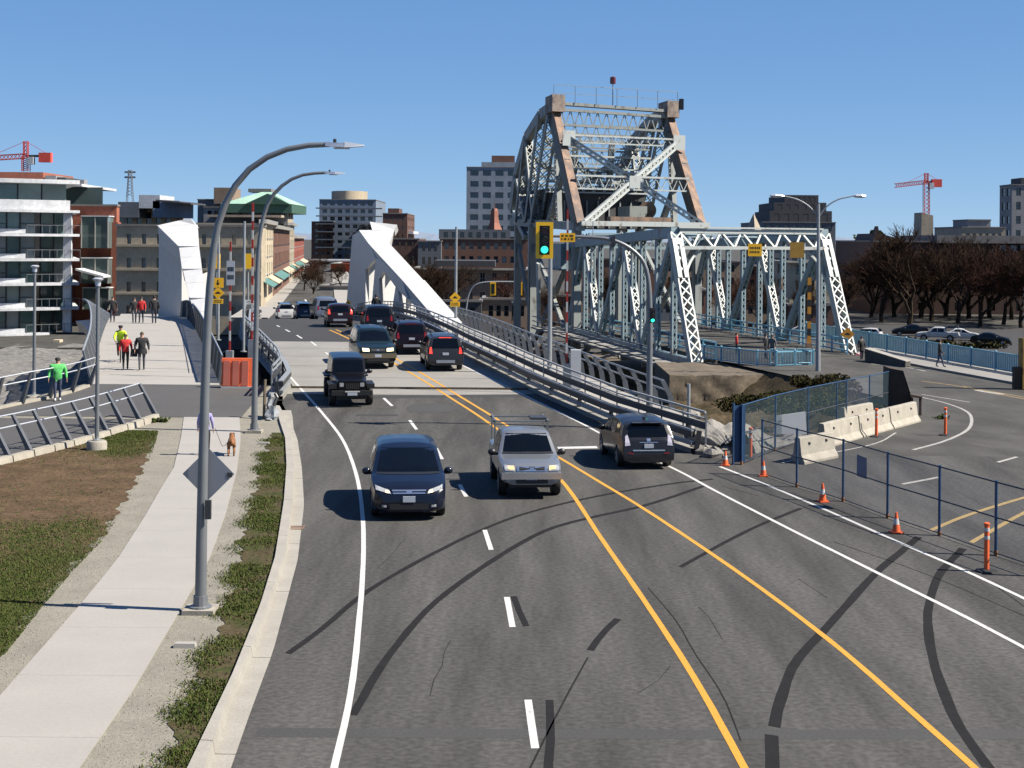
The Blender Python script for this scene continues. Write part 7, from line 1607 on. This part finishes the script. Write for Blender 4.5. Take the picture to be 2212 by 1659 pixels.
# ---- tower cranes
def crane(label, x, ybase, yjib, yapex, xl, xr, Y, core=None, ym=0):
    b, j, t = at(x, ybase, Y), at(x, yjib, Y), at(x, yapex, Y); root = thing('tower_crane', label, 'crane', b); s_ = 1.0
    def lat(p, q, w_, n, m='crane_red', th=.22):
        mb = MB(); ax = (q-p).normalized(); sd_ = V((0,0,1)) if abs(ax.z) < .5 else V((1,0,0))
        o = [sd_*w_/2+V((0,w_/2,0)), -sd_*w_/2+V((0,w_/2,0)), sd_*w_/2-V((0,w_/2,0)), -sd_*w_/2-V((0,w_/2,0))]
        for k in o: mb.beam(p+k, q+k, th, th)
        for i in range(n): a, c_ = p.lerp(q, i/n), p.lerp(q, (i+1)/n); mb.beam(a+o[2], c_+o[3], th*.7, th*.7); mb.beam(a+o[3], c_+o[2], th*.7, th*.7)
        return mb
    lat(b, j, 1.8, 8).build('mast', 'crane_red', root); lat(j, t, 1.1, 4).build('apex', 'crane_red', root)
    L_, R_ = at(xl, yjib+3+ym, Y), at(xr, yjib, Y); lat(j, L_, 1.3, 14).build('jib', 'crane_red', root); mb = MB(); mb.beam(j, R_, 1.2, .6); mb.build('counter_jib', 'steel_dark', root)
    mb = MB(); mb.box(R_.x-3.2, R_.x+.2, Y-1, Y+1, R_.z-1.8, R_.z+.9); mb.build('counterweight', 'crane_red', root); mb = MB(); mb.box(j.x+.9, j.x+2.4, Y-1.2, Y+.6, j.z-2.4, j.z-.3); mb.build('cab', 'panel_white', root)
    mb = MB(); mb.beam(t, j.lerp(L_, .75), .12, .12); mb.beam(t, R_, .12, .12); mb.build('tie_bars', 'crane_red', root)
crane('red tower crane above the curved glass building', 56, 370, 337, 305, -60, 110, 260, ym=4); crane('red tower crane standing on a concrete core at the right', 2001, 462, 393, 374, 1933, 2032, 320, ym=5)
p = at(2003,505,322); q = at(2003,456,322); mb = MB(); mb.hexa([V((p.x-2.2,322,p.z-8)), V((p.x+2.4,322,p.z-8)), V((p.x+2.4,328,p.z-8)), V((p.x-2.2,328,p.z-8)), V((p.x-2.0,322,q.z-.5)), V((p.x+2.0,322,q.z-1.5)), V((p.x+2.0,328,q.z-1.5)), V((p.x-2.0,328,q.z-.5))]); tag(mb.build('concrete_core', 'render_tan'), 'bare concrete lift core under the right crane', 'building')
# ---- hills
mb = MB(); n = 60; rid = []
for i in range(n+1):
    x = -3500+i*7000/n; rid.append((x, 60+55*math.sin(i*.31+1)+30*math.sin(i*.83)+10*random.random()))
for (x0, h0), (x1, h1) in zip(rid, rid[1:]):
    mb.quad((x0,5200,-5), (x1,5200,-5), (x1,5600,max(20,h1*.42)), (x0,5600,max(20,h0*.42)))
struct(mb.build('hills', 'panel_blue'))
p = at(1860,572,9000); mb = MB(); mb.poly([V((p.x-350,9000,-10)), V((p.x+500,9000,-10)), at(1895,560,9000), at(1876,540,9000), at(1862,546,9000), at(1848,560,9000)]); struct(mb.build('snow_mountain', 'snow'))
# ================================================================== TREES, SHRUBS, SMALL THINGS OF THE STREET
def bare_tree_meshes(seed, H, spread, m_twig):
    rnd = random.Random(seed); tb, cb = MB(), MB()
    def grow(p, d, L_, r, lv):
        q = p+d*L_; mid = p.lerp(q, .5)+V((rnd.gauss(0,.04),rnd.gauss(0,.04),0))*L_; mb = tb if lv < 3 else cb
        if lv < 5: mb.tube([p, mid, q], [r, r*.8, r*.6], 6 if lv < 2 else (4 if lv < 4 else 3), cap=False)
        else: mb.tube([p, q], [r, r*.45], 3, cap=False)
        if lv >= 6: return
        n = (4, 3, 3, 3, 3, 3)[lv]
        for k in range(n):
            t = rnd.uniform(.45, 1.0) if lv > 0 else rnd.uniform(.55, 1.0); a = rnd.uniform(0, 6.283); th = rnd.uniform(.3, .85)*spread
            s_ = d.cross(V((0,0,1))); s_ = s_.normalized() if s_.length > .1 else V((1,0,0)); u = s_.cross(d)
            nd = (d*math.cos(th)+(s_*math.cos(a)+u*math.sin(a))*math.sin(th)); nd.z += .16; nd.normalize()
            grow(p.lerp(q, t), nd, L_*rnd.uniform(.55, .8), max(.018, r*rnd.uniform(.42, .6)), lv+1)
        if lv > 0: grow(q, (d+V((rnd.gauss(0,.15),rnd.gauss(0,.15),.1))).normalized(), L_*.72, max(.018, r*.6), lv+1)
    grow(V((0,0,-.3)), V((rnd.gauss(0,.05),rnd.gauss(0,.05),1)).normalized(), H*.30, H*.022, 0)
    return tb.mesh('trunk', 'bark', None, True), cb.mesh('twigs', m_twig)
TM = [bare_tree_meshes(s_, 12, sp_, m_) for s_, sp_, m_ in ((1,1.0,'twig'),(2,1.15,'twig_red'),(3,.9,'twig'),(4,1.1,'twig'))]
def tree(label, x, Y, k, sc, z=-4.6, group='bare trees by the waterfront', wx=1.0):
    p = V((at(x, 600, Y).x, Y, z)); root = thing('bare_tree', label, 'tree', p, random.uniform(0,6.28), group); root.scale = (sc*wx, sc*wx, sc)
    inst('trunk', TM[k][0], root); o = inst('crown', TM[k][1], root); o['kind'] = 'stuff'; return root
random.seed(5)
for x, Y, k, sc, lb in ((1905,138,0,1.05,'bare brown tree leftmost in front of the dark brick range'),(1962,134,2,1.15,'tall bare brown tree behind the dark parked car'),(2012,140,3,1.2,'bare brown tree above the white pickup'),(2068,136,0,1.1,'bare brown tree above the white saloon'),(2118,132,1,.95,'reddish bare tree right of the white saloon'),(2165,135,1,.95,'reddish bare tree left of the yellow column'),(2210,130,2,.95,'bare tree at the right edge behind the yellow column'),(2250,134,1,1.0,'reddish bare tree just beyond the right edge')):
    tree(lb, x, Y, k, sc*1.32, -5.6, wx=1.1)
for n_, (x, Y, k, sc) in enumerate(((1885,144,2,.95),(1935,146,1,1.1),(1988,145,0,1.15),(2040,147,1,1.1),(2092,145,3,1.1),(2142,146,2,1.05),(2188,143,0,1.05),(2235,146,3,1.05))):
    tree('bare brown tree, %s from the left in the back row by the brick range' % ('first second third fourth fifth sixth seventh eighth'.split()[n_]), x, Y, k, sc*1.2, -5.6, wx=1.35)
for x, Y, k, sc, lb in ((655,150,1,.62,'bare street tree left in front of the orange red building'),(678,140,3,.6,'bare street tree at the far end of the bridge road'),(695,172,0,.65,'bare street tree right in front of the orange red building'),(735,158,2,.5,'low bare street tree beside the tall white truss')):
    tree(lb, x, Y, k, sc, -2.0, 'bare trees along the street')
for x, Y, k, sc, lb in ((885,135,0,.95,'bare tree left in front of the sandstone warehouse'),(925,128,2,.85,'bare tree in front of the sandstone warehouse middle'),(965,140,3,.9,'bare tree right of the pole with the diamond sign'),(1105,132,1,.8,'bare tree left of the bascule tower columns'),(1450,122,0,.8,'bare tree behind the old truss span'),(1290,120,2,.8,'bare tree behind the left old truss diagonals'),(1560,122,1,.75,'reddish bare tree framed in the left of the portal'),(1640,124,3,.8,'bare tree framed in the middle of the portal'),(1725,121,2,.7,'bare tree framed in the right of the portal'),(1180,121,3,.75,'bare tree behind the bascule tower columns'),(1820,126,0,.85,'bare tree right of the portal beside the parked hatchback')):
    tree(lb, x, Y, k, sc, -4.6, 'bare trees below the bridges')
# leafy masses
def leafball(name, label, p, rx, ry, rz_, n, m, cat='bush', leaf=.16, group=None):
    root = thing(name, label, cat, p, group=group); mb = MB(); rnd = random.Random(int(p.x*10)+n)
    cl = [(rnd.uniform(-.7,.7), rnd.uniform(-.7,.7), rnd.uniform(.15,.8), rnd.uniform(.25,.5)) for _ in range(12)]
    for _ in range(n):
        c = rnd.choice(cl); t, ph, r = rnd.uniform(0,6.28), math.acos(rnd.uniform(-1,1)), c[3]*rnd.uniform(.5,1)**.5
        x, y, z = c[0]+r*math.sin(ph)*math.cos(t), c[1]+r*math.sin(ph)*math.sin(t), max(0, c[2]+r*math.cos(ph)); q = p+V((x*rx, y*ry, z*rz_)); s_ = leaf*rnd.uniform(.6,1.3)
        a = V((rnd.gauss(0,1),rnd.gauss(0,1),rnd.gauss(0,1))).normalized()*s_; b = a.cross(V((rnd.gauss(0,1),rnd.gauss(0,1),rnd.gauss(0,1)))).normalized()*s_*.6
        mb.poly([q-a, q+b, q+a, q-b])
    o = mb.build('foliage', m, root); o['kind'] = 'stuff'
    mb = MB()
    for k in range(4): mb.tube([p+V((rnd.uniform(-.2,.2)*rx,rnd.uniform(-.2,.2)*ry,-.1)), p+V((rnd.uniform(-.5,.5)*rx,rnd.uniform(-.5,.5)*ry,rz_*.7))], .03, 4)
    mb.build('stems', 'bark', root); return root
for x, y, Y, rx, rz_, n, lb in ((1690,848,47,2.2,.6,1200,'low dark ivy mound on the bank behind the fence'),(1770,822,49,1.9,.9,1200,'olive green bramble at the top of the bank'),(1640,862,42,2.0,.8,1000,'dark creeper hanging on the concrete bank'),(1725,868,41,2.4,.8,1100,'dry brown bramble behind the concrete barriers'),(1560,925,35,1.6,.5,700,'scrubby growth beside the blue gate leaf'),(1800,850,44,1.8,.8,800,'dark bramble below the double-armed lamp'),(1850,870,42,1.5,.6,600,'weedy growth between fence and hoarding')):
    p = at(x, y, Y); leafball('bramble', lb, V((p.x, Y, p.z-.45)), rx, 1.8, rz_*.8, n*3, 'ivy' if 'dry' not in lb else 'leaf_olive', leaf=.07, group='brambles on the bank')
for x, Y, lb, rx in ((2090,104,'clipped dark hedge in front of the white saloon',5),(1990,108,'low hedge in front of the dark parked car',4)):
    leafball('hedge', lb, V((at(x,740,Y).x, Y, -4.6)), rx, 1.0, .75, 1000, 'ivy', 'hedge', .2)
leafball('evergreen_tree', 'rounded olive evergreen tree left of the dark brick range', V((at(1872,600,170).x,170,-4)), 5, 5, 11.5, 2600, 'leaf_olive', 'tree', .55)
for x, y, lb in ((2030,905,'small weed tuft by the barrier end'),(345,912,'low green weed at the end of the leaning railing')):
    f_ = zo if x > 1000 else zl; p = gp(x, y, f_); leafball('weed', lb, p, .4, .3, .18, 160, 'grass', 'plant', .06)
# globe lamps of the old town
def globe_lamp(label, x, y, Y, group='globe street lamps'):
    c = at(x, y, Y); root = thing('globe_lamp', label, 'street lamp', V((c.x, Y, -2.5)), group=group); mb = MB(); mb.tube([V((c.x,Y,-2.5)), V((c.x,Y,c.z+.3))], [.1,.06], 7); mb.build('post', 'panel_dark', root)
    for dx, dz in ((0,.55),(-.5,0),(.5,0),(-.3,-.1),(.3,-.1)):
        mb = MB(); mb.sphere((c.x+dx, Y+(.3 if dz == -.1 else 0), c.z+dz), .2, 10, 6); mb.build('globe', 'reflect_white', root, smooth=True)
    mb = MB(); mb.beam(V((c.x-.5,Y,c.z-.25)), V((c.x+.5,Y,c.z-.25)), .06, .06); mb.build('cross_arm', 'panel_dark', root)
globe_lamp('globe street lamp left of the street end', 659, 661, 105); globe_lamp('globe street lamp right of the street end', 687, 661, 108); globe_lamp('globe street lamp before the sandstone warehouse', 1052, 655, 120); globe_lamp('globe street lamp between the tall poles left of the tower', 1115, 652, 118)
# distant signal mast before the warehouse
p = at(1048,690,112); root = thing('far_signal', 'distant traffic signal mast arm before the sandstone warehouse', 'traffic light', p)
P = smooth_path([at(1005,700,112), at(1008,660,112), at(1015,630,112), at(1030,614,112), at(1060,609,112), at(1122,609,112)], 18); mb = MB(); mb.tube(P, .1, 7); mb.build('mast', 'galv', root, smooth=True)
for x in (1065, 1122):
    c = at(x, 622, 111.8); mb = MB(); mb.box(c.x-.35, c.x+.35, c.y, c.y+.3, c.z-.9, c.z+.7); hd = mb.build('signal_head', 'signal_yellow', root)
    mb = MB(); mb.box(c.x-.2, c.x+.2, c.y-.02, c.y-.005, c.z-.7, c.z+.5); mb.build('lens_panel', 'black_plastic', hd)
for x, y0, y1, lb in ((468,548,720,'distant pole with yellow signal left of the hotel'),(536,548,720,'distant pole with yellow signal right of the hotel')):
    a = at(x, y0, 98); b = at(x, y1, 98); root = thing('signal_pole', lb, 'traffic light', b); mb = MB(); mb.tube([b, a], .1, 7); mb.build('pole', 'galv', root)
    mb = MB(); mb.box(a.x-.4, a.x+.4, 97.7, 98, a.z-1.6, a.z); mb.build('signal_head', 'signal_yellow', root)
# dark machinery and planks below the bascule tower
random.seed(9); root = thing('site_clutter', 'dark heap of demolition beams beneath the bascule tower', 'debris', V((6, 96, -6)))
for k in range(26):
    p = V((random.uniform(-2,12), random.uniform(88,100), random.uniform(-5.5,-2.5))); d = V((random.gauss(0,1),random.gauss(0,.5),random.gauss(0,.25))).normalized()*random.uniform(1,3.5); mb = MB(); mb.beam(p-d, p+d, random.uniform(.2,.5), random.uniform(.2,.5)); mb.build('beam', random.choice(['steel_dark','grey_green','rust_steel','wood']), root)
# rocks along the abutment edge
for k, (x, y) in enumerate(((1512,985),(1530,990),(1548,996),(1520,940),(1545,955),(1500,905),(1570,985))):
    p = gp(x, y, lambda Y: zf(min(Y,31.5))); mb = MB(); mb.sphere((0,0,0), .32+.05*(k % 3), 7, 5); mb.v = [(a*random.uniform(.8,1.2), b*random.uniform(.8,1.2), c*.7*random.uniform(.8,1.2)) for a, b, c in mb.v]; mb.v = [(a+p.x, b+p.y+.6, c+p.z+.05) for a, b, c in mb.v]
    tag(mb.build('rubble_stone', 'rubble', rigid=True), 'grey broken stone heaped beside the guardrail end', 'stone', 'broken stones by the guardrail end')
